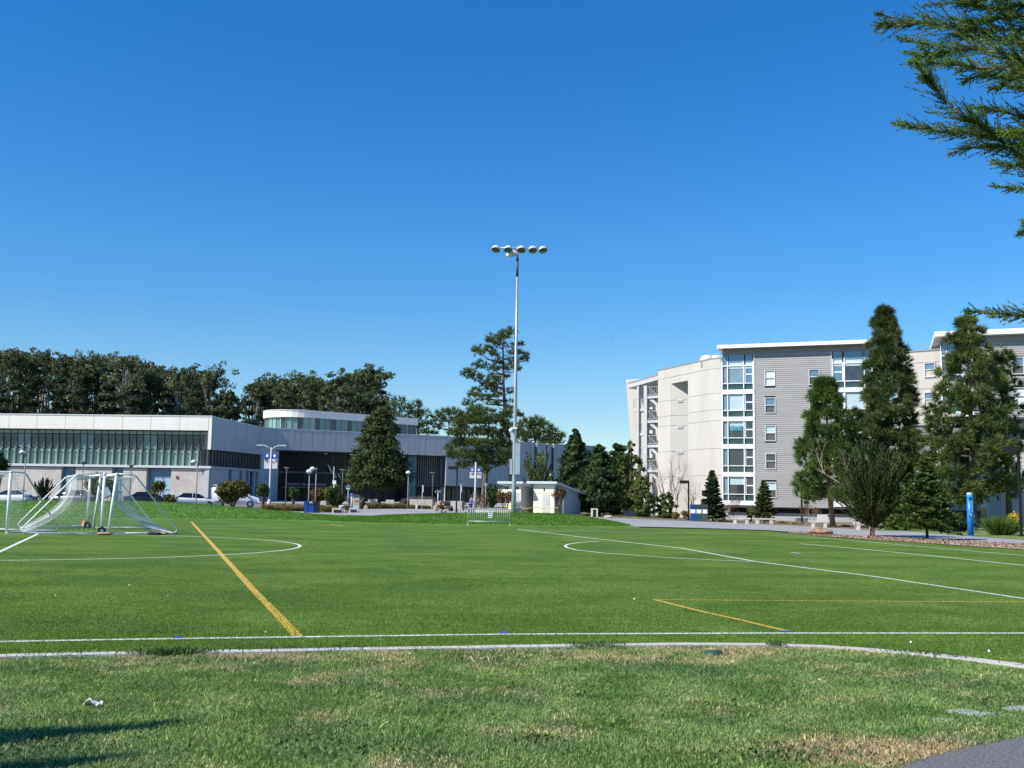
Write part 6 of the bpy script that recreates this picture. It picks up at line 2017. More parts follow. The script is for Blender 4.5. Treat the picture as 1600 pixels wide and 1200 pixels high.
# ---------------------------------------------------------------- soccer goals
def net_sheet(b, A, Bf, nu, nv, seed, r=.0031):
    """cords of a net over surface S(u,v); 3-sided tubes"""
    def cord(pts):
        b.tube(pts, r, 3, cap=False)
    for i in range(nu + 1):
        cord([A(i / nu, j / (nv)) for j in range(0, nv + 1, max(1, nv // 12))])
    for j in range(nv + 1):
        cord([A(i / nu, j / nv) for i in range(0, nu + 1, max(1, nu // 16))])
def make_goal(name, label, loc, rz, top_d=.75, base_d=2.64, tilt=0.0, flip=False, W=7.32, H=2.44, wheels=True, seed=1, sag=.75):
    g = thing(name, label, "soccer goal", loc, rz, "soccer goals parked on the turf")
    for y_ in (0, W):
        lp("post", MB().tube([(0, y_, 0), (tilt, y_, H)], .06, 12), M_DIRTYW, g, True)
    lp("crossbar", MB().tube([(tilt, -.06, H - .06), (tilt, W + .06, H - .06)], .06, 12), M_DIRTYW, g, True)
    for y_ in (0, W):
        pts = [(tilt, y_, H - .03), (tilt + top_d - .1, y_, H - .06), (tilt + top_d, y_, H - .12), (base_d - .22, y_, .46), (base_d - .03, y_, .24), (base_d, y_, .13), (base_d - .06, y_, .06), (base_d - .2, y_, .04), (0, y_, .04)]
        lp("side_frame", MB().tube(pts, .03, 8), M_ALU if y_ == 0 and not flip else M_DIRTYW, g, True)
    lp("ground_bar", MB().tube([(base_d - .1, 0, .04), (base_d - .1, W, .04)], .03, 8), M_DIRTYW, g, True)
    lp("top_bar", MB().tube([(tilt + top_d, 0, H - .12), (tilt + top_d, W, H - .12)], .022, 8), M_DIRTYW, g, True)
    rng = np.random.default_rng(seed)
    ph = rng.uniform(0, 6, 4)
    b = MB()
    def rear(u, v):
        y_ = W * u
        z_ = (H - .12) * (1 - v) + .05 * v - .20 * math.sin(math.pi * v) - .05 * math.sin(9 * u + ph[0]) * math.sin(math.pi * v)
        x_ = (tilt + top_d) * (1 - v) + (base_d - .1) * v - sag * math.sin(math.pi * v ** .85) + .08 * math.sin(7 * u + ph[1]) * math.sin(math.pi * v)
        return (x_, y_, max(.02, z_))
    def top(u, v):
        return (tilt + top_d * v, W * u, H - .08 - .12 * math.sin(math.pi * v) * (1 + .4 * math.sin(11 * u)))
    net_sheet(b, rear, None, 52, 20, seed)
    net_sheet(b, top, None, 60, 6, seed)
    for y_ in (0, W):
        def side(u, v, y_=y_):
            xr, _, zr_ = rear(0, u)
            xf = tilt * (1 - u)
            zf = (H - .1) * (1 - u) + .04
            dy = (.18 if y_ == 0 else -.18) * math.sin(math.pi * v) * math.sin(math.pi * u)
            return (xf * (1 - v) + xr * v, y_ + dy, zf * (1 - v) + zr_ * v - .1 * math.sin(math.pi * v) * (1 - u))
        net_sheet(b, side, None, 22, 14, seed)
    # loose net gathered on the ground
    for i in range(26):
        y0 = rng.uniform(0, W); x0 = base_d - .1
        pts = [(x0 - rng.uniform(0, .5), y0 + rng.uniform(-.5, .5), rng.uniform(.02, .12)) for _ in range(5)]
        b.tube(pts, .004, 3, cap=False)
    o = lp("net", b, M_NET, g)
    if wheels:
        for y_ in (-.1, W + .1):
            w_ = lp("wheel", MB().tube([(-.26, y_ - .05, .145), (-.26, y_ + .05, .145)], .145, 18), M_RUBBER, g)
            bb = MB().tube([(-.26, y_ - .065, .145), (-.26, y_ + .065, .145)], .065, 14).bx(-.26, 0, y_ - .02, y_ + .02, .12, .17)
            off = origin_of(g); bb.v = [(u + off.x, v + off.y, q_ + off.z) for u, v, q_ in bb.v]
            bb.build("hub", M_ALU, w_)
    return g
nC = Vector((-16.05, 42.4)); md = Vector((-.437, .90)).normalized(); rzc = math.atan2(.437, .90)
make_goal("soccer_goal", "leaning white soccer goal with black wheels, net trailing to the right", (nC.x, nC.y, .01), rzc, tilt=.20, seed=3)
fB = Vector((-16.35, 42.45)) + md * 7.32
make_goal("soccer_goal", "upright white soccer goal between two other goals, net trailing to the left", (fB.x, fB.y, .01), rzc + math.pi, top_d=1.05, base_d=2.9, wheels=False, flip=True, seed=4, sag=.5)
nA = ground(10.5, 834)
make_goal("soccer_goal", "white soccer goal cut off by the left photo edge", (nA.x, nA.y, .01), R(70), top_d=.8, wheels=False, seed=5)
def sandbag(loc, rz, m, lab, L_=.5):
    o = thing("sandbag", lab, "sandbag", loc, rz, "sandbags weighing down the goals")
    b = MB()
    prof = [(-.5, .3, .3), (-.42, .75, .8), (-.2, 1, 1), (.05, .9, .85), (.25, 1, 1), (.43, .75, .8), (.5, .3, .3)]
    rings = []
    for t, wx_, hz_ in prof:
        rings.append([(t * L_, .15 * wx_ * math.cos(a), .06 + .06 * hz_ * math.sin(a)) for a in np.linspace(0, 2 * math.pi, 11)[:-1]])
    vs = [q for r_ in rings for q in r_]
    b.add(vs, [(i * 10 + k, i * 10 + (k + 1) % 10, (i + 1) * 10 + (k + 1) % 10, (i + 1) * 10 + k) for i in range(6) for k in range(10)] + [tuple(range(9, -1, -1)), tuple(60 + k for k in range(10))])
    return lp("bag", b, m, o, True)
for px, py, m_, rz_, lab in ((122, 824, M_SAND, .2, "grey sandbag on the turf left of the orange cone"), (136, 824.5, M_SAND, -.3, "grey sandbag right beside the orange cone"),
                             (241, 836, M_RUBBER, .1, "black sandbag under the leaning goal's rear bar"), (252, 835.5, M_SANDB, .0, "tan sandbag under the leaning goal's rear corner"), (163, 836, M_SANDB, .2, "tan sandbag beside the front wheel of the leaning goal")):
    sandbag(ground(px, py), rz_, m_, lab, .55)
g_ = ground(131.5, 821.5)
cone = thing("traffic_cone", "small orange marker cone on the turf behind the goals", "cone", g_)
lp("cone_body", MB().lathe([(.16, .02), (.15, .03), (.07, .2), (.04, .28), (0, .29)], n=14), M_ORPL, cone, True)
lp("cone_base", MB().box((0, 0, .012), (.34, .34, .024)), M_ORPL, cone)
q = at(165, 769.5, 44.6)
ns = thing("notice_sheet", "pale blue notice sheet hanging askew in the goal net", "notice", q, .1)
b = MB().box((0, 0, 0), (.36, .008, .36))
b.v = [(x_ * .87 - z_ * .45, y_, x_ * .5 + z_ * .9) for x_, y_, z_ in b.v]
lp("sheet", b, mat("pale blue card", (.42, .50, .68), rough=.6), ns)

# ---------------------------------------------------------------- street furniture
def dome_lamp(px, ytop, Y, lab, side=-1, group="dome street lamps"):
    p = spot(px, 785, Y); H = at(px, ytop, Y).z - p.z
    o = thing("street_lamp", lab, "street lamp", p, 0, group)
    lp("pole", MB().tube([(0, 0, -.1), (0, 0, H * .12), (0, 0, H - .05)], [.075, .055, .05], 8), M_GREYM, o, True)
    lp("arm", MB().tube([(0, 0, H - .12), (side * .36, 0, H - .12)], .03, 6), M_GREYM, o)
    lp("dome", MB().lathe([(0, .0), (.14, -.03), (.24, -.12), (.27, -.26), (.2, -.3), (0, -.3)], (side * .36, 0, H + .04), 16), M_WHITE, o, True)
    lp("lamp_glass", MB().lathe([(.17, 0), (.15, -.14), (0, -.16)], (side * .36, 0, H - .262), 12), mat("grey lamp glass", (.3, .3, .3), rough=.2), o, True)
    return o
dome_lamp(35.5, 704, 100, "dome street lamp before the gym wall near the left photo edge")
dome_lamp(306, 719, 99, "dome street lamp behind the white sedan")
dome_lamp(492.5, 730, 99, "taller of the two dome street lamps behind the blue bins")
dome_lamp(482, 734, 95.5, "shorter of the two dome street lamps behind the blue bins", -.1)
dome_lamp(637, 736, 112, "dome street lamp right of the redwood tree", -.05)
dome_lamp(860, 741, 128, "dome street lamp rising between the plume cypress and the dark evergreens", .05)
def flat_lamp(px, ytop, Y, lab, box_=False):
    p = spot(px, 785, Y); H = at(px, ytop, Y).z - p.z
    o = thing("street_lamp", lab, "street lamp", p, 0, "flat topped lamps before the gym")
    lp("pole", MB().tube([(0, 0, -.1), (0, 0, H - .5), (0, 0, H)], [.06, .045, .04], 8), M_GREYM, o, True)
    lp("lamp_head", MB().lathe([(.02, -.28), (.10, -.24), (.22, -.02), (.36, .0), (.36, .05), (0, .08)], (0, 0, H), 14), M_GREYM, o, True)
    if box_: lp("control_box", MB().box((.08, -.06, H - .95), (.22, .16, .3)), M_GREYM, o)
    return o
flat_lamp(127, 722, 103, "flat topped lamp before the first blue gym window")
flat_lamp(202, 727, 102, "flat topped lamp with a small box before the gym wall", True)
flat_lamp(534, 734, 116, "flat topped lamp before the dark gym entrance")
flat_lamp(446, 731, 122, "flat topped lamp at the left of the dark gym entrance")
flat_lamp(675.5, 739, 122, "flat topped lamp before the finned gym glazing")
def box_lamp(px, pyb, ytop, Y, side, lab, z=None, L_=.75):
    p = spot(px, pyb, Y, z); H = at(px, ytop, Y).z - p.z
    o = thing("lamp_post", lab, "lamp post", p, 0, "black box headed lamp posts")
    lp("pole", MB().box((0, 0, H / 2 - .05), (.13, .13, H + .1)), M_BLACK, o)
    lp("base_plate", MB().box((0, 0, .05), (.3, .3, .1)), M_BLACK, o)
    lp("lamp_head", MB().bx(min(0, side * L_), max(0, side * L_), -.16, .16, H - .24, H + .02), M_BLACK, o)
    lp("lens", MB().bx(min(side * .2, side * (L_ - .06)), max(side * .2, side * (L_ - .06)), -.12, .12, H - .265, H - .245), M_LENS, o)
    return o
box_lamp(1076, 812, 751, 91, -1, "black box headed lamp post behind the recycling station")
box_lamp(1253, 817, 737, 88, 1, "black box headed lamp post before the grey siding", L_=.55)
box_lamp(1596, 838, 698, 59.5, -1, "black box headed lamp post at the right photo edge", 0)
box_lamp(713, 802, 729, 88, -1, "dark slender lamp post under the low pine behind the barrier")

def banner(o, x0, x1, z0, z1, seed):
    f = lp("banner", MB().bx(x0, x1, -.015, .015, z0, z1), mat("white banner cloth", (.70, .69, .70), (.62, .60, .62), 8, .7), o)
    off = origin_of(o)
    def sub(name, b, m):
        b.v = [(u + off.x, v + off.y, q_ + off.z) for u, v, q_ in b.v]; return b.build(name, m, f)
    W, H = x1 - x0, z1 - z0
    rng = np.random.default_rng(seed)
    sub("banner_print", MB().bx(x0 + .004, x1 - .004, -.020, -.016, z0 + H * .62, z1 - .004), mat("banner blue", (.02, .06, .42), rough=.6))
    sub("banner_emblem", MB().bx(x0 + W * .28, x0 + W * .66, -.026, -.021, z0 + H * .74, z0 + H * .92), M_WHITE)
    for k in range(7):
        cx, cz = x0 + W * rng.uniform(.15, .85), z0 + H * rng.uniform(.28, .62)
        b = MB(); n_ = 9; r_ = W * rng.uniform(.08, .17)
        b.add([(cx + r_ * math.cos(a) * rng.uniform(.8, 1.1), -.0205 - .0006 * k, cz + r_ * 1.2 * math.sin(a)) for a in np.linspace(6.28, 0, n_)[:-1]], [tuple(range(n_ - 1))])
        sub("banner_print", b, [mat("print brown", (.22, .11, .06)), mat("print tan", (.45, .28, .18)), mat("print navy", (.05, .06, .2))][k % 3])
def twin_lamp(px, pyb, ytop, Y, lab, by0, by1, arms=True, dark=False, seed=1, bw=.58):
    p = spot(px, pyb, Y); H = at(px, ytop, Y).z - p.z
    o = thing("banner_lamp", lab, "street lamp", p, 0, "banner street lamps")
    conc = mat("pale concrete pole", (.50, .46, .42), (.58, .54, .5), 3, .7)
    lp("pole", MB().tube([(0, 0, 0), (0, 0, 1.2), (0, 0, H)], [.14, .10, .065], 10), conc, o, True)
    if dark: lp("pole_base", MB().tube([(0, 0, -.3), (0, 0, 1.9)], [.2, .16], 10), M_GREYM, o, True)
    else: lp("pole_base", MB().tube([(0, 0, -.1), (0, 0, .5), (0, 0, .9)], [.3, .2, .13], 10), conc, o, True)
    if arms:
        for s_ in (-1, 1):
            lp("arm", MB().tube([(0, 0, H - .25), (s_ * .35, 0, H + .05), (s_ * .75, 0, H + .2), (s_ * 1.3, 0, H + .22)], .045, 7), M_LAMPW, o, True)
            lp("lamp_head", MB().box((s_ * 1.15, 0, H + .2), (.6, .22, .1)), M_LAMPW, o)
    z0, z1 = at(px, by0, Y).z - p.z, at(px, by1, Y).z - p.z
    banner(o, -bw - .07, -.07, z0, z1, seed); banner(o, .07, bw + .07, z0, z1, seed + 1)
    lp("bracket", MB().tube([(-bw - .08, 0, z1 + .03), (bw + .08, 0, z1 + .03)], .02, 6).tube([(-bw - .08, 0, z0 - .03), (bw + .08, 0, z0 - .03)], .02, 6), M_GREYM, o)
    return o
twin_lamp(420.5, 787, 699, 104, "twin arm street lamp with blue and white banners before the gym side", 732, 708)
twin_lamp(742, 797, 722, 96, "street lamp with two pictorial banners under the low pine", 747, 731.5, seed=5, dark=True, bw=.46, arms=False)

def bench(px0, px1, pyb, lab, z=None, Y=None):
    a = spot(px0, pyb, Y, z) if Y else (terr(px0, pyb) if z is None else ground(px0, pyb, z))
    W = (px1 - px0) / F_PX * a.y
    o = thing("concrete_bench", lab, "bench", a, R(-8), "concrete benches along the walkway")
    lp("seat", MB().bx(0, W, -.22, .22, .36, .48), M_BENCH, o)
    for x0 in (W * .12, W * .72):
        lp("leg", MB().bx(x0, x0 + W * .16, -.2, .2, -.03, .359), M_BENCH, o)
    return o
bench(1142, 1172, 818.3, "concrete bench left of the lighter tiered fir")
bench(1176, 1211, 819.0, "concrete bench in front of the lighter tiered fir")
bench(1264, 1294, 824.3, "concrete bench below the white sign panel by the siding")
bench(1334, 1366, 828.0, "concrete bench half hidden behind the young cypress")
p = spot(1285, 818, 81.5)
o = thing("white_sign", "blank white sign panel behind the concrete bench by the siding", "sign", p)
lp("panel", MB().bx(-.40, .40, -.02, .02, .35, .85), M_WHITE, o); lp("post", MB().bx(-.35, -.30, .021, .06, 0, .8), M_GREYM, o); lp("post", MB().bx(.30, .35, .021, .06, 0, .8), M_GREYM, o)
p = spot(1252, 816, 90)
o = thing("planter_box", "low grey planter box behind the siding lamp post", "planter", p)
lp("box", MB().bx(-.45, .45, -.3, .3, -.02, .42), M_GREYM, o); lp("rim", MB().bx(-.48, .48, -.33, .33, .42, .47), M_PLAIN, o)
p = spot(1297, 818, 93.5)
o = thing("wall_lamp", "small white lamp on a stake before the grey plinth", "lamp", p)
lp("stake", MB().tube([(0, 0, 0), (0, 0, .65)], .03, 6), M_BLACK, o); lp("lamp_head", MB().lathe([(0, .12), (.1, .08), (.12, -.04), (0, -.08)], (0, 0, .72), 10), M_WHITE, o, True)

# recycling station
a = spot(1078.5, 815, 89); Wr = 27 / F_PX * 89
o = thing("recycling_station", "three part recycling station in blue, green and grey beside the dark fir", "recycling station", a, R(-12))
Hr = 1.32
for i, m_ in enumerate((M_BINB, M_BING, M_BIND)):
    x0, x1 = Wr * i / 3, Wr * (i + 1) / 3
    lp("bin_body", MB().bx(x0 + .008, x1 - .008, -.3, .3, .0, Hr), m_, o)
    lp("bin_opening", MB().bx(x0 + .07, x1 - .07, -.31, -.301, Hr - .25, Hr - .12), M_BLACK, o)
    lp("label_panel", MB().bx(x0 + .05, x1 - .05, -.315, -.302, Hr - .68, Hr - .36), M_WHITE, o)
lp("top", MB().bx(-.02, Wr + .02, -.33, .33, Hr + .002, Hr + .06), M_BIND, o)
# bins by the gym bed
for px0, px1, y0, m_, lab, H_ in ((475.2, 481.6, 801, M_BINB, "tall blue bin, leftmost of the three bins by the gym bed", 1.02), (482.2, 491.2, 801, M_BINB, "blue recycling bin with black lid in the middle of the three bins", .82), (492.0, 499, 801.4, M_BLACK, "black bin, rightmost of the three bins by the gym bed", .98)):
    a = spot(px0, y0, 91); W_ = (px1 - px0) / F_PX * 91
    o = thing("waste_bin", lab, "bin", a, 0, "bins by the gym bed")
    b = MB().hexa([(.02, -.2, .0), (W_ - .02, -.2, 0), (W_ - .02, .2, 0), (.02, .2, 0), (0, -.24, H_ - .12), (W_, -.24, H_ - .12), (W_, .24, H_ - .12), (0, .24, H_ - .12)])
    lp("bin_body", b, m_, o)
    lp("lid", MB().bx(-.02, W_ + .02, -.27, .27, H_ - .118, H_ - .04).bx(.03, W_ - .03, -.22, .22, H_ - .04, H_), M_BLACK if m_ is M_BINB and H_ < 1 else m_, o)

# emergency phone tower
a = ground(1517, 837.5)
o = thing("phone_tower", "bright blue emergency phone tower beside the walkway at right", "emergency phone", a, 0)
Hp = at(1515, 770, a.y).z
lp("column", MB().tube([(0, 0, 0), (0, 0, Hp - .12)], .165, 20), M_BLUE, o, True)
lp("beacon", MB().lathe([(.165, -.12), (.165, -.02), (.15, .0), (0, .02)], (0, 0, Hp), 20), mat("pale beacon", (.55, .60, .66), rough=.3), o, True)
lp("speaker_panel", MB().box((-.03, -.163, Hp - .33), (.16, .03, .14)), mat("dark panel", (.03, .05, .1), rough=.4), o)
lp("phone_panel", MB().box((-.03, -.163, Hp * .48), (.15, .03, .2)), mat("dark panel", (.03, .05, .1)), o)
lp("phone_symbol", MB().box((-.05, -.182, Hp * .5), (.07, .006, .07)).box((-.01, -.182, Hp * .465), (.05, .006, .05)), M_WHITE, o)
text("lettering", "EMERGENCY", .125, M_WHITE, o, Vector((a.x + .085, a.y - .15, Hp * .70)), (math.pi / 2, -math.pi / 2, .5), .004)
lp("foot_plate", MB().tube([(0, 0, -.02), (0, 0, .03)], .22, 20), M_BLUE, o)
a = spot(549.5, 792, 100)
o = thing("phone_tower", "small blue topped emergency phone post behind the poster stand", "emergency phone", a)
Hq = at(549.5, 771, 100).z - a.z
lp("column", MB().tube([(0, 0, 0), (0, 0, Hq - .28)], .11, 12), mat("grey post", (.42, .45, .5)), o, True)
lp("beacon", MB().tube([(0, 0, Hq - .278), (0, 0, Hq)], .125, 12), M_BLUE, o, True)

# poster stand, signs, posts
a = spot(551.5, 797.5, 95); Wp = 9 / F_PX * 95; Hp2 = at(556, 777, 95).z - a.z
o = thing("poster_stand", "free standing poster board with yellow and orange print on the plaza", "sign", a, R(8))
lp("frame", MB().bx(-.05, Wp + .05, -.04, .04, .0, Hp2), M_GREYM, o)
lp("poster", MB().bx(.0, Wp, -.055, -.042, .12, Hp2 - .12), M_PAPER, o)
for x0, x1, z0, z1, m_ in ((.04, Wp - .04, .62, .80, mat("poster lime", (.5, .55, .06))), (.05, Wp * .5, .84, Hp2 - .18, mat("poster orange", (.65, .25, .08))), (Wp * .55, Wp - .04, .84, Hp2 - .2, mat("poster red", (.5, .12, .08))), (.06, Wp - .06, .2, .52, mat("poster pale", (.55, .68, .7)))):
    lp("poster_print", MB().bx(x0, x1, -.062, -.056, z0, z1), m_, o)
def post_sign(px, pyb, ytop, Y, lab, plates, r=.03):
    a = spot(px, pyb, Y); H = at(px, ytop, Y).z - a.z
    o = thing("post_sign", lab, "sign", a)
    lp("post", MB().tube([(0, 0, -.1), (0, 0, H)], r, 8), M_LAMPW, o, True)
    for x0, x1, y0, y1, m_ in plates:
        z0, z1 = at(px, y0, Y).z - a.z, at(px, y1, Y).z - a.z
        lp("sign_plate", MB().bx(x0, x1, -.05, -.032, z0, z1), m_, o)
    return o
M_SGN = mat("pale green sign", (.45, .62, .56), rough=.5)
M_SBL = mat("blue green sign", (.06, .16, .19), rough=.5)
post_sign(520, 790, 729, 101, "tall sign post with a white and a pale green plate behind the juniper", ((-.1, .24, 756.5, 750.5, M_WHITE), (-.02, .36, 762, 757.2, M_SGN)))
post_sign(543.5, 786, 757, 104, "street name sign post with white arrow plate left of the redwood", ((-.32, -.02, 762, 758.5, M_SBL), (.02, .25, 762.5, 758.5, M_SBL), (-.22, .18, 764.5, 762.3, M_SGN)))
post_sign(684, 790, 766, 108, "small dark information sign on a pale post before the gym", ((-.33, .27, 770, 766.3, M_GREYM), (-.2, -.1, 769.3, 766.8, M_WHITE)), .05)
post_sign(659.5, 788, 758, 108, "pale post with a narrow upright plate left of the boulders", ((-.03, .12, 769, 758, M_LAMPW),), .035)
post_sign(719.5, 789, 756, 104, "pale post with a narrow upright plate left of the banner lamp", ((-.02, .12, 769, 760, M_LAMPW),), .035)
a = spot(758.5, 789, 100); Hs = at(758.5, 757, 100).z - a.z
o = thing("post_sign", "round grey disc sign on a thin post before the dark juniper", "sign", a)
lp("post", MB().tube([(0, 0, -.1), (0, 0, Hs)], .03, 8), M_LAMPW, o)
lp("sign_plate", MB().tube([(0, -.06, Hs), (0, -.04, Hs)], .14, 16), mat("grey lilac disc", (.4, .4, .5)), o)
for px, y0, y1, lab in ((706.2, 797.5, 791, "black bollard, left of the two by the boulders"), (723.7, 798.5, 787.5, "black bollard just left of the person in purple"), (564.3, 793, 786.5, "black bollard right of the poster stand")):
    a = terr(px, y0) if y0 > 795 else spot(px, y0, 105)
    H = at(px, y1, a.y).z - a.z
    o = thing("bollard", lab, "bollard", a, 0, "black bollards on the plaza")
    lp("post", MB().tube([(0, 0, -.05), (0, 0, H)], .055, 10), M_BLACK, o, True); lp("cap", MB().lathe([(.06, 0), (.045, .04), (0, .05)], (0, 0, H), 10), M_BLACK, o, True)

# ---------------------------------------------------------------- rocks
def rock(px, pyb, wpx, hpx, Y, lab, m, seed, z=None, group=None, name="boulder"):
    a = spot(px, pyb, Y, z) if Y else ground(px, pyb, z or 0)
    rng = np.random.default_rng(seed)
    W = wpx / F_PX * a.y / 2; H = hpx / F_PX * a.y
    bm = bmesh.new(); bmesh.ops.create_icosphere(bm, subdivisions=3, radius=1)
    dirs = unit(rng.normal(size=(12, 3))); lv = rng.uniform(.62, .92, 12)
    for v in bm.verts:
        n_ = np.array(v.co)
        s_ = 1.0
        for d_, l_ in zip(dirs, lv):
            t_ = n_.dot(d_)
            if t_ * s_ > l_: s_ = l_ / t_
        s_ *= 1 + .035 * rng.normal()
        v.co = (n_[0] * s_ * W * 1.08, n_[1] * s_ * W * .75, n_[2] * s_ * H * .68 + H * .38)
    me = bpy.data.meshes.new(name); bm.to_mesh(me); bm.free(); me.materials.append(m)
    o = obj(name, me); o.location = a
    return setp(o, lab, "boulder", group)
rock(1283, 836, 38, 11, None, "flat rust brown boulder on the bark mulch strip", M_ROCK, 2)
rock(681, 793, 9, 11, 103, "tall tan boulder standing in the plaza bed", M_ROCKB, 3)
rock(689.5, 797, 6, 6, 98, "small pale boulder in front of the tall tan boulder", M_ROCKB, 4)
rock(694.5, 796.5, 6, 5, 98, "small dark boulder right of the small pale boulder", M_GREYM, 5)
rock(704, 792, 8, 8, 104, "dark rounded boulder behind the left bollard", M_BLACK, 6)
rock(712, 793, 7, 7, 103, "tan sloping boulder right of the dark rounded boulder", M_ROCKB, 7)
rock(572, 793, 7, 7, 106, "round tan boulder right of the poster stand", M_ROCKB, 8)
rock(566, 790, 10, 12, 112, "dark boulder behind the round tan boulder", M_BLACK, 11)
rock(950.5, 811, 13, 4.5, 90, "low flat boulder beside the walkway under the evergreens", M_ROCKB, 9)
rock(727, 797, 5, 3, 97, "tiny dark rock on the plaza beside the bollard", M_GREYM, 10)
# low pale walls on the plaza
for px0, px1, y0, y1, Y, lab in ((640, 676, 784, 780.5, 118, "long low white wall in front of the gym glazing"), (704, 722, 788, 783, 112, "low white wall behind the dark rounded boulder"), (575, 590, 785.5, 780, 118, "short white wall with openings left of the redwood trunk"),
                                 (603, 616, 786, 781, 118, "short pale wall right of the redwood trunk"), (734, 750, 787, 779, 112, "broken white wall behind the banner lamp"), (772, 800, 800.5, 796, 92, "low pink stone wall behind the barrier"), (742, 772, 800, 796.5, 93, "low cream wall seen through the barrier"), (974, 992, 803, 797, 98, "low grey wall under the weeping tree"), (500, 514, 785.5, 782.5, 116, "low white wall behind the juniper")):
    a, c_ = at(px0, y0, Y), at(px1, y1, Y)
    z_ = min(a.z, gz(a.x, Y))
    o = thing("low_wall", lab, "wall", (a.x, Y, z_))
    W_, H_ = c_.x - a.x, c_.z - z_
    n_ = max(2, round(W_ / .9))
    for i in range(n_):
        lp("wall_block", MB().bx(W_ * i / n_ + .01, W_ * (i + 1) / n_ - .01, -.15, .15, -.1, H_), M_ROCKB if "stone" in lab else M_BENCH, o)
a = spot(650.8, 787.5, 112); o = thing("marker_post", "short white marker post in the plaza bed", "post", a)
lp("post", MB().bx(-.09, .09, -.09, .09, 0, .55), M_WHITE, o); lp("cap", MB().bx(-.11, .11, -.11, .11, .551, .6), M_WHITE, o)
# concrete slab seats by the poster
for px0, px1, y0, Y, lab in ((519, 533, 802, 92, "concrete slab seat in front of the juniper"), (546, 557, 800.5, 94, "concrete slab seat in front of the poster stand")):
    a = spot(px0, y0, Y); W_ = (px1 - px0) / F_PX * Y
    o = thing("slab_seat", lab, "bench", a)
    lp("seat", MB().bx(0, W_, -.25, .25, .28, .40), M_BENCH, o); lp("leg", MB().bx(.02, .16, -.22, .22, -.05, .279), M_BENCH, o); lp("leg", MB().bx(W_ - .5, W_ - .02, -.22, .22, -.05, .279), M_BLACK, o)
a = spot(529, 797.5, 94)
o = thing("lounge_chair", "white slatted lounge chair beside the juniper", "chair", a, R(10))
lp("seat", MB().hexa([(0, -.3, .3), (.55, -.3, .36), (.55, .3, .36), (0, .3, .3), (0, -.3, .34), (.55, -.3, .40), (.55, .3, .40), (0, .3, .34)]), M_BENCH, o)
lp("backrest", MB().hexa([(.05, -.3, .34), (.10, -.3, .34), (.10, .3, .34), (.05, .3, .34), (.0, -.3, .62), (.5, -.3, .66), (.5, .3, .66), (0, .3, .62)]), M_WHITE, o)
for x_, y_ in ((.04, -.27), (.5, -.27), (.04, .27), (.5, .27)):
    lp("leg", MB().bx(x_ - .03, x_ + .03, y_ - .03, y_ + .03, -.02, .31), M_WHITE, o)

# ---------------------------------------------------------------- sheds
def shed(px, Y, lab, Wf, Ls, rz, zf, zb, m_front, m_side, door, vents):
    a = spot(px, 803, Y)
    o = thing("shed", lab, "shed", (a.x, Y, a.z), rz)
    # local: front along x (y=0 faces viewer), side runs back along +y at x=Wf
    lp("front_wall", MB().bx(0, Wf, 0, .12, -.1, zf), m_front, o)
    b = MB(); b.hexa([(Wf - .12, .121, -.1), (Wf, .121, -.1), (Wf, Ls, -.1), (Wf - .12, Ls, -.1), (Wf - .12, .121, zf), (Wf, .121, zf), (Wf, Ls, zb), (Wf - .12, Ls, zb)])
    lp("side_wall", b, m_side, o)
    b = MB(); b.hexa([(0, .121, -.1), (.12, .121, -.1), (.12, Ls, -.1), (0, Ls, -.1), (0, .121, zf), (.12, .121, zf), (.12, Ls, zb), (0, Ls, zb)])
    lp("side_wall", b, m_front, o)
    lp("rear_wall", MB().bx(.12, Wf - .12, Ls - .12, Ls, -.1, zb), m_front, o)
    ov = .45
    sl = (zb - zf) / Ls
    ps = [(-ov, -ov, zf - sl * ov + .01), (Wf + ov, -ov, zf - sl * ov + .01), (Wf + ov, Ls + ov, zb + sl * ov + .01), (-ov, Ls + ov, zb + sl * ov + .01)]
    lp("roof", MB().hexa(ps + [(x_, y_, z_ + .2) for x_, y_, z_ in ps]), M_SHEDR, o)
    lp("wall_band", MB().bx(-.01, Wf + .01, -.015, -.001, zf * .72, zf * .75), M_CREAMD, o)
    for x0, x1, z0, z1, m_ in door:
        d_ = lp("door", MB().bx(x0, x1, -.03, -.001, z0, z1), m_, o)
        off = origin_of(o); h_ = MB().bx(x1 - .12, x1 - .07, -.06, -.03, 1.0, 1.12); h_.v = [(u + off.x, v + off.y, w_ + off.z) for u, v, w_ in h_.v]; h_.build("handle", M_GREYM, d_)
    for x0, x1, z0, z1, sd in vents:
        if sd: lp("vent", MB().bx(Wf + .001, Wf + .03, x0, x1, z0, z1), M_BLACK, o)
        else: lp("vent", MB().bx(x0, x1, -.03, -.001, z0, z1), M_BLACK, o)
    return o
shed(787, 93.5, "cream shed with vents under its roof, left of the two behind the mast", 1.75, 4.0, R(-32), 2.68, 2.0, M_CREAM, M_CREAMD, [(1.2, 1.55, 0, 1.95, M_SHEDB)], [(.06, .22, 2.28, 2.52, 0), (.3, .46, 2.28, 2.52, 0), (1.3, 1.46, 2.28, 2.52, 0)])
shed(833, 93, "larger cream shed with grey door, right of the two behind the mast", 2.15, 4.8, R(-32), 2.72, 1.9, M_CREAM, M_SHEDB, [(.95, 1.65, 0, 1.85, mat("grey shed door", (.5, .5, .47)))], [(1.05, 1.16, 2.15, 2.45, 0)])
a = spot(823.5, 804, 94)
o = thing("utility_unit", "small brown utility unit between the two sheds", "utility box", a)
lp("case", MB().bx(-.3, .3, -.25, .25, 0, .62), mat("brown metal", (.2, .16, .11), (.28, .22, .16), 5), o); lp("grille", MB().bx(-.22, .22, -.27, -.251, .15, .5), M_BLACK, o)
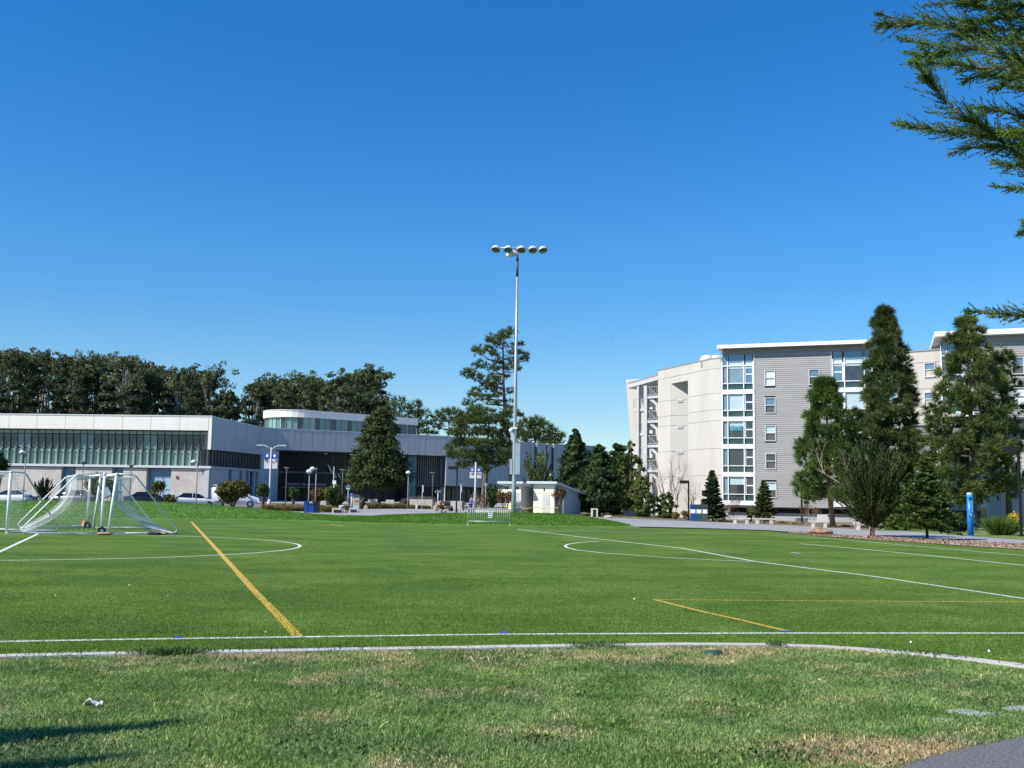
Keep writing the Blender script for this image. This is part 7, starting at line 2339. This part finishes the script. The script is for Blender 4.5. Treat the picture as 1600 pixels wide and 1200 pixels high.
q = [at(783, 790.5, 92), at(803, 792.5, 91.6), at(823, 794.5, 91.6), at(836, 792.5, 91.8), at(852, 795, 91.8), at(867, 793.5, 91.5), at(872, 792.5, 91.5)]
tp = thing("caution_tape", "yellow caution tape strung along the sheds", "tape", q[0])
b = MB()
for u, v in zip(q[:-1], q[1:]):
    b.add([u + Vector((0, 0, -.03)), v + Vector((0, 0, -.03)), v + Vector((0, 0, .03)), u + Vector((0, 0, .03)), u + Vector((0, .006, -.03)), v + Vector((0, .006, -.03)), v + Vector((0, .006, .03)), u + Vector((0, .006, .03))], MB.BF)
b.build("tape", M_YTAPE, tp)
a = spot(813, 804, 91)
o = thing("handrail", "dark bent handrail between mast and left shed", "handrail", a)
lp("rail", MB().tube([(-.3, 0, 0), (-.3, 0, .7), (-.05, 0, .75), (.4, -.1, .1)], .03, 7), M_BLACK, o, True); lp("post", MB().tube([(-.05, 0, 0), (-.05, 0, .75)], .03, 7), M_BLACK, o)
for px in (866, 880):
    a = spot(px, 804, 91.6); o = thing("tree_stake", "wooden stake %s the rust brown tree at the right shed" % ("left of" if px < 870 else "right of"), "stake", a)
    lp("stake", MB().tube([(0, 0, -.1), (0, 0, 1.4)], .035, 6), M_ROCKB, o)
a = spot(924, 808.5, 93)
o = thing("utility_cabinet", "cream utility hood with dark opening under the evergreens", "utility box", a)
lp("frame", MB().bx(0, .14, 0, .5, 0, .62).bx(.43, .57, 0, .5, 0, .62).bx(0, .57, 0, .5, .621, .72), M_CREAM, o); lp("opening", MB().bx(.141, .429, .1, .48, 0, .62), M_BLACK, o)

# ---------------------------------------------------------------- utility lids and valve box in the lawn
def lid(pxs, lab, m, name="utility_cover", h=.058):
    P = [ground(*q, .03) for q in pxs]
    c_ = sum(P, Vector((0, 0, 0))) / len(P)
    o = thing(name, lab, "utility cover", (c_.x, c_.y, 0))
    lp("lid", MB().prism([(q.x - c_.x, q.y - c_.y) for q in P], .0, h + .012), m, o)
    lp("collar", MB().prism([((q.x - c_.x) * 1.07, (q.y - c_.y) * 1.07) for q in P], -.05, h - .004), m, o)
lid([(1478, 1117.5), (1536, 1126), (1557, 1122.5), (1500, 1115)], "long grey concrete utility lid in the lawn by the path", M_SLABC)
lid([(1564, 1114.5), (1625, 1120), (1640, 1113), (1580, 1110)], "grey concrete utility lid cut off by the right photo edge", M_SLABC)
lid([(1454, 1131), (1484, 1134), (1488, 1132), (1460, 1129.7)], "small bluish lid half sunk in the lawn by the path", mat("bluish lid", (.2, .27, .27), (.3, .36, .36), 9))
g_ = ground(1114.5, 1027.5, .03)
o = thing("valve_box", "round green irrigation valve box beside the kerb", "valve box", g_)
lp("collar", MB().lathe([(.10, -.02), (.10, .055), (.085, .06)], n=20), M_VALVE, o, True); lp("lid", MB().lathe([(.084, .05), (.08, .066), (0, .07)], n=20), M_VALVE, o, True)
g_ = ground(146, 1115)
o = thing("paper_scrap", "crumpled white paper scrap lying in the lawn at left", "litter", (g_.x, g_.y, .06))
rng = np.random.default_rng(8)
b = MB(); nx_, ny_ = 7, 4
b.add([((i / 6 - .5) * .13 + rng.normal(0, .006), (j / 3 - .5) * .07 + rng.normal(0, .006), .02 + .014 * rng.normal() + .02 * math.sin(i)) for j in range(ny_) for i in range(nx_)],
      [(j * nx_ + i, j * nx_ + i + 1, (j + 1) * nx_ + i + 1, (j + 1) * nx_ + i) for j in range(ny_ - 1) for i in range(nx_ - 1)])
lp("paper", b, M_PAPER, o)

# ---------------------------------------------------------------- vehicles
M_TYRE = mat("tyre", (0.012, 0.012, 0.012), rough=.85)
M_RIM = mat("alloy rim", (0.38, 0.38, 0.39), rough=.3, metal=.6)
M_CGLASS = mat("car glass", (0.010, 0.012, 0.014), rough=.05, spec=.8)
M_TAIL = mat("tail lamp red", (0.40, 0.012, 0.015), rough=.2)
M_HEAD = mat("headlamp clear", (0.55, 0.56, 0.58), rough=.1)
def loft(secs, m_top=None):
    """secs: (x, hw_bottom, hw_mid, hw_top, z0, zm, z1)"""
    b = MB(); k0 = 0
    n = 10
    for x, hb, hm, ht, z0, zm, z1 in secs:
        b.v += [(x, -hb, z0), (x, -hm, z0 + (zm - z0) * .5), (x, -hm, zm), (x, -ht, z1 - (z1 - zm) * .15), (x, -ht * .8, z1), (x, ht * .8, z1), (x, ht, z1 - (z1 - zm) * .15), (x, hm, zm), (x, hm, z0 + (zm - z0) * .5), (x, hb, z0)]
    for i in range(len(secs) - 1):
        for k in range(n):
            b.f.append((i * n + k, i * n + (k + 1) % n, (i + 1) * n + (k + 1) % n, (i + 1) * n + k))
            b.mi.append(1 if (k in (4,) and m_top) else 0)
    b.f.append(tuple(range(n))); b.mi.append(0)
    e = (len(secs) - 1) * n
    b.f.append(tuple(e + n - 1 - k for k in range(n))); b.mi.append(0)
    return b
def wheels(o, xs_, hw, r):
    for x_ in xs_:
        for s_ in (-1, 1):
            w_ = lp("wheel", MB().tube([(x_, s_ * (hw - .2), r), (x_, s_ * (hw + .01), r)], r, 20), M_TYRE, o)
            b = MB().tube([(x_, s_ * (hw - .1), r), (x_, s_ * (hw + .02), r)], r * .62, 16)
            off = origin_of(o); b.v = [(u + off.x, v + off.y, q_ + off.z) for u, v, q_ in b.v]
            b.build("rim", M_RIM, w_)
def sedan(px, Y, rz, paint, lab, roof=1.43, L=4.6, z=None):
    a = spot(px, 785, Y, z)
    o = thing("parked_car", lab, "car", a, rz, "cars parked before the gym")
    h = L / 2
    S = [(-h, .62, .74, .66, .42, .66, .86), (-h + .12, .74, .86, .78, .30, .72, 1.0), (-h + .75, .8, .9, .82, .22, .74, 1.03), (-.3, .8, .91, .84, .2, .72, .98), (h - 1.35, .8, .9, .82, .2, .70, .95), (h - .45, .78, .87, .74, .24, .64, .80), (h - .08, .66, .78, .62, .32, .55, .68), (h, .5, .62, .5, .38, .5, .6)]
    lp("body", loft(S), paint, o, True)
    C = [(-h + .55, .70, .70, .60, .96, .98, 1.0), (-h + 1.25, .76, .74, .58, .96, 1.1, roof - .03), (-.1, .78, .76, .6, .94, 1.1, roof), (.45, .78, .74, .58, .93, 1.08, roof - .05), (h - 1.0, .72, .70, .62, .90, .93, .96)]
    lp("window", loft(C, True), [M_CGLASS, paint], o, True)
    rf = [(-h + 1.2, .5, .55, .52, roof - .05, roof - .02, roof + .0), (-.1, .55, .6, .56, roof - .03, roof, roof + .022), (.5, .5, .56, .52, roof - .07, roof - .04, roof - .02)]
    lp("roof", loft(rf), paint, o, True)
    b = MB()
    for s_ in (-1, 1):
        b.tube([(-h + .62, s_ * .67, 1.0), (-h + 1.25, s_ * .61, roof - .06)], .035, 5); b.tube([(-.15, s_ * .78, .98), (-.12, s_ * .61, roof - .03)], .03, 5); b.tube([(h - 1.05, s_ * .69, .95), (.45, s_ * .6, roof - .07)], .035, 5)
    lp("pillar", b, paint, o)
    wheels(o, (-h + .88, h - .88), .88, .32)
    for s_ in (-1, 1):
        lp("tail_light", MB().bx(-h - .015, -h + .2, s_ * .74 - .14, s_ * .74 + .14, .74, .9), M_TAIL, o)
        lp("headlight", MB().bx(h - .32, h - .06, s_ * .60 - .14, s_ * .60 + .14, .58, .70), M_HEAD, o)
        lp("mirror", MB().box((h - 1.3, s_ * .95, 1.0), (.14, .18, .12)), paint, o)
    lp("number_plate", MB().bx(-h - .02, -h + .0, -.2, .2, .58, .70), M_WHITE, o)
    lp("bumper", MB().bx(-h - .03, -h + .15, -.72, .72, .36, .52), paint, o)
    return o
PW = mat("white car paint", (.74, .75, .76), (.77, .78, .79), 1, .25, coat=.6); PS = mat("silver car paint", (.32, .33, .35), (.36, .37, .39), 1, .3, metal=.5, coat=.6)
PK = mat("black car paint", (.018, .02, .024), (.026, .028, .032), 1, .2, coat=.7); PG = mat("grey car paint", (.14, .15, .165), (.17, .18, .195), 1, .25, metal=.4, coat=.6)
sedan(301, 101, R(26), PW, "white sedan with red tail lamp parked before the house number")
sedan(231, 104, R(24), PK, "black sedan with red tail lamps parked before the blue doors")
sedan(111, 105, R(176), PG, "dark grey car parked behind the middle goals", roof=1.5)
sedan(17, 103, R(182), PW, "white car with red tail lamp behind the left goal")
a = spot(367.5, 787, 107)
o = thing("white_van", "white work van with a ladder rack half hidden by a round tree", "van", a, R(12))
S = [(-2.35, .84, .90, .70, .42, 1.2, 1.9), (-2.2, .9, .97, .78, .34, 1.2, 1.98), (.2, .9, .97, .8, .3, 1.15, 2.0), (.75, .9, .97, .78, .3, 1.12, 1.92), (1.45, .9, .96, .84, .3, 1.0, 1.2), (2.1, .86, .92, .78, .32, .85, 1.05), (2.38, .72, .8, .66, .38, .7, .88)]
lp("body", loft(S), PW, o, True)
b = MB()
for s_ in (-1, 1):
    b.add([(.42, s_ * .965, 1.2), (1.28, s_ * .955, 1.18), (.80, s_ * .87, 1.78), (.42, s_ * .88, 1.80)], [(0, 1, 2, 3), (3, 2, 1, 0)])
lp("window", b, M_CGLASS, o)
b = MB(); b.add([(1.44, -.78, 1.235), (1.44, .78, 1.235), (.84, .70, 1.87), (.84, -.70, 1.87)], [(0, 1, 2, 3), (3, 2, 1, 0)]); b.v = [(x_ + .03, y_, z_ + .02) for x_, y_, z_ in b.v]
lp("windscreen", b, M_CGLASS, o)
lp("rear_window", MB().bx(-2.37, -2.33, -.62, .62, 1.25, 1.75), M_CGLASS, o)
wheels(o, (-1.45, 1.5), .95, .34)
for s_ in (-1, 1):
    lp("tail_light", MB().bx(-2.37, -2.25, s_ * .82 - .08, s_ * .82 + .08, .95, 1.25), M_TAIL, o); lp("headlight", MB().bx(2.1, 2.36, s_ * .66 - .14, s_ * .66 + .14, .72, .9), M_HEAD, o); lp("mirror", MB().box((1.2, s_ * 1.05, 1.22), (.14, .2, .22)), PW, o)
lp("door_seam", MB().bx(.34, .37, -.978, -.968, .4, 1.8).bx(-.75, -.72, -.985, -.972, .4, 1.85), M_GREYM, o)
lp("side_mark", MB().box((.62, -.975, .98), (.14, .012, .16)).box((.9, -.97, 1.0), (.26, .012, .07)).box((.40, -.976, 1.0), (.1, .012, .1)), M_INK, o)
b = MB()
for x_ in (-1.9, -.6, .6):
    b.tube([(x_, -.7, 1.98), (x_, -.7, 2.18), (x_, .7, 2.18), (x_, .7, 1.98)], .025, 6)
for y_ in (-.7, .7): b.tube([(-2.2, y_, 2.2), (.9, y_, 2.2)], .03, 6)
lp("roof_rack", b, M_WHITE, o)
lp("ladder", MB().bx(-2.0, 1.0, -.1, -.05, 2.21, 2.28).bx(-2.0, 1.0, .25, .3, 2.21, 2.28), mat("ladder orange", (.45, .2, .1)), o)

# ---------------------------------------------------------------- people
def skin_mesh(name, joints, edges_, rad, m, parent, sub=1):
    me = bpy.data.meshes.new(name)
    me.from_pydata(joints, edges_, [])
    o = bpy.data.objects.new(name, me); COL.objects.link(o)
    md_ = o.modifiers.new("skin", 'SKIN'); md_.use_smooth_shade = True
    for i, v in enumerate(me.skin_vertices[0].data):
        v.radius = rad[i] if hasattr(rad[i], '__len__') else (rad[i], rad[i]); v.use_root = (i == 0)
    ss = o.modifiers.new("sub", 'SUBSURF'); ss.levels = sub
    bpy.context.view_layer.update()
    m2 = bpy.data.meshes.new_from_object(o.evaluated_get(bpy.context.evaluated_depsgraph_get()))
    bpy.data.objects.remove(o)
    m2.materials.clear(); m2.materials.append(m)
    m2.polygons.foreach_set("use_smooth", [True] * len(m2.polygons))
    return obj(name, m2, parent)
def person(loc, rz, lab, pose, top_m, leg_m):
    o = thing("person", lab, "person", loc, rz)
    J = pose
    names = list(J)
    idx = {k: i for i, k in enumerate(names)}
    E = [("pelvis", "chest"), ("chest", "neck"), ("neck", "head"), ("head", "crown"), ("chest", "shl"), ("shl", "ell"), ("ell", "hal"), ("chest", "shr"), ("shr", "elr"), ("elr", "har"),
         ("pelvis", "hil"), ("hil", "knl"), ("knl", "anl"), ("anl", "tol"), ("pelvis", "hir"), ("hir", "knr"), ("knr", "anr"), ("anr", "tor")]
    rad = dict(pelvis=(.15, .11), chest=(.16, .11), neck=.055, head=(.085, .10), crown=(.075, .085), shl=.06, ell=.043, hal=.035, shr=.06, elr=.043, har=.035, hil=.09, knl=.06, anl=.042, tol=.035, hir=.09, knr=.06, anr=.042, tor=.035)
    skin_mesh("body", [J[k] for k in names], [(idx[a], idx[b]) for a, b in E], [rad[k] for k in names], M_SKIN, o)
    def cloth(name, ks, es, m, g):
        ii = {k: i for i, k in enumerate(ks)}
        rr = [tuple(q + g for q in (rad[k] if hasattr(rad[k], '__len__') else (rad[k], rad[k]))) for k in ks]
        skin_mesh(name, [J[k] for k in ks], [(ii[a], ii[b]) for a, b in es], rr, m, o)
    cloth("top", ["chest", "pelvis", "shl", "ell", "hal", "shr", "elr", "har"], [("chest", "pelvis"), ("chest", "shl"), ("shl", "ell"), ("ell", "hal"), ("chest", "shr"), ("shr", "elr"), ("elr", "har")], top_m, .02)
    cloth("trousers", ["pelvis", "hil", "knl", "anl", "hir", "knr", "anr"], [("pelvis", "hil"), ("hil", "knl"), ("knl", "anl"), ("pelvis", "hir"), ("hir", "knr"), ("knr", "anr")], leg_m, .017)
    h, c_ = Vector(J["head"]), Vector(J["crown"])
    lp("hair", MB().lathe([(.02, .13), (.085, .10), (.115, .03), (.112, -.05), (.095, -.09)], tuple(h.lerp(c_, .45) + Vector((-.012, 0, .01))), 12), M_HAIR, o, True)
    for s_ in ("l", "r"):
        a = Vector(J["an" + s_]); t_ = Vector(J["to" + s_])
        lp("shoe", MB().tube([a + Vector((-.03, 0, -.03)), a.lerp(t_, .5) + Vector((0, 0, -.01)), t_ + Vector((.02, 0, -.005))], [.05, .052, .036], 8), M_BLACK, o, True)
    return o
walk = dict(pelvis=(0, 0, .92), chest=(.05, 0, 1.27), neck=(.07, 0, 1.45), head=(.10, 0, 1.56), crown=(.10, 0, 1.66), shl=(.04, .19, 1.36), ell=(-.05, .24, 1.10), hal=(.08, .24, .90), shr=(.05, -.19, 1.36), elr=(.10, -.24, 1.10), har=(.27, -.2, 1.0),
            hil=(0, .09, .86), knl=(.17, .1, .5), anl=(.12, .1, .1), tol=(.28, .1, .04), hir=(0, -.09, .86), knr=(-.06, -.1, .48), anr=(-.25, -.1, .12), tor=(-.13, -.1, .04))
a = spot(735, 804, 95)
person((a.x, a.y, a.z), R(15), "person in purple top and dark purple trousers walking behind the barrier", walk, M_PURPLE, M_PURPLED)
sit = dict(pelvis=(0, 0, .48), chest=(.08, 0, .82), neck=(.12, 0, .99), head=(.17, 0, 1.09), crown=(.18, 0, 1.19), shl=(.08, .19, .90), ell=(.16, .25, .66), hal=(.36, .18, .56), shr=(.08, -.19, .90), elr=(.16, -.25, .66), har=(.36, -.18, .56),
           hil=(.05, .1, .46), knl=(.46, .12, .48), anl=(.42, .12, .1), tol=(.58, .12, .04), hir=(.05, -.1, .46), knr=(.46, -.12, .48), anr=(.44, -.12, .1), tor=(.6, -.12, .04))
rock(688.5, 789.5, 8, 7, 106, "brown seat boulder under the seated person", M_ROCK, 14)
a = spot(688.5, 789.5, 106)
person((a.x - .02, a.y - .12, a.z), R(-60), "person in an orange top seated on a boulder before the gym", sit, M_ORANGE, M_BLACK)

# ---------------------------------------------------------------- birds
def bird(px, py, Y, lab, s):
    q = at(px, py, Y)
    o = thing("bird", lab, "bird", q, .3, None)
    lp("body", MB().tube([(-.22 * s, 0, 0), (-.08 * s, 0, .01), (.1 * s, 0, .02), (.22 * s, 0, .0)], [.012 * s, .06 * s, .055 * s, .01 * s], 7), M_BLACK, o, True)
    for k in (-1, 1):
        lp("wing", MB().add([(.08 * s, 0, .03), (.06 * s, k * .35 * s, .1 * s), (-.06 * s, k * .62 * s, .05 * s), (-.08 * s, k * .3 * s, .08 * s), (-.06 * s, 0, .03), (.0, k * .3 * s, .105 * s)], [(0, 1, 5), (1, 2, 5), (2, 3, 5), (3, 4, 5), (4, 0, 5)]), M_BLACK, o)
bird(955, 529.5, 150, "tiny dark bird in the sky left of the dormitory", .55)
bird(525.5, 435, 160, "tiny dark bird high in the sky left of the mast", .45)
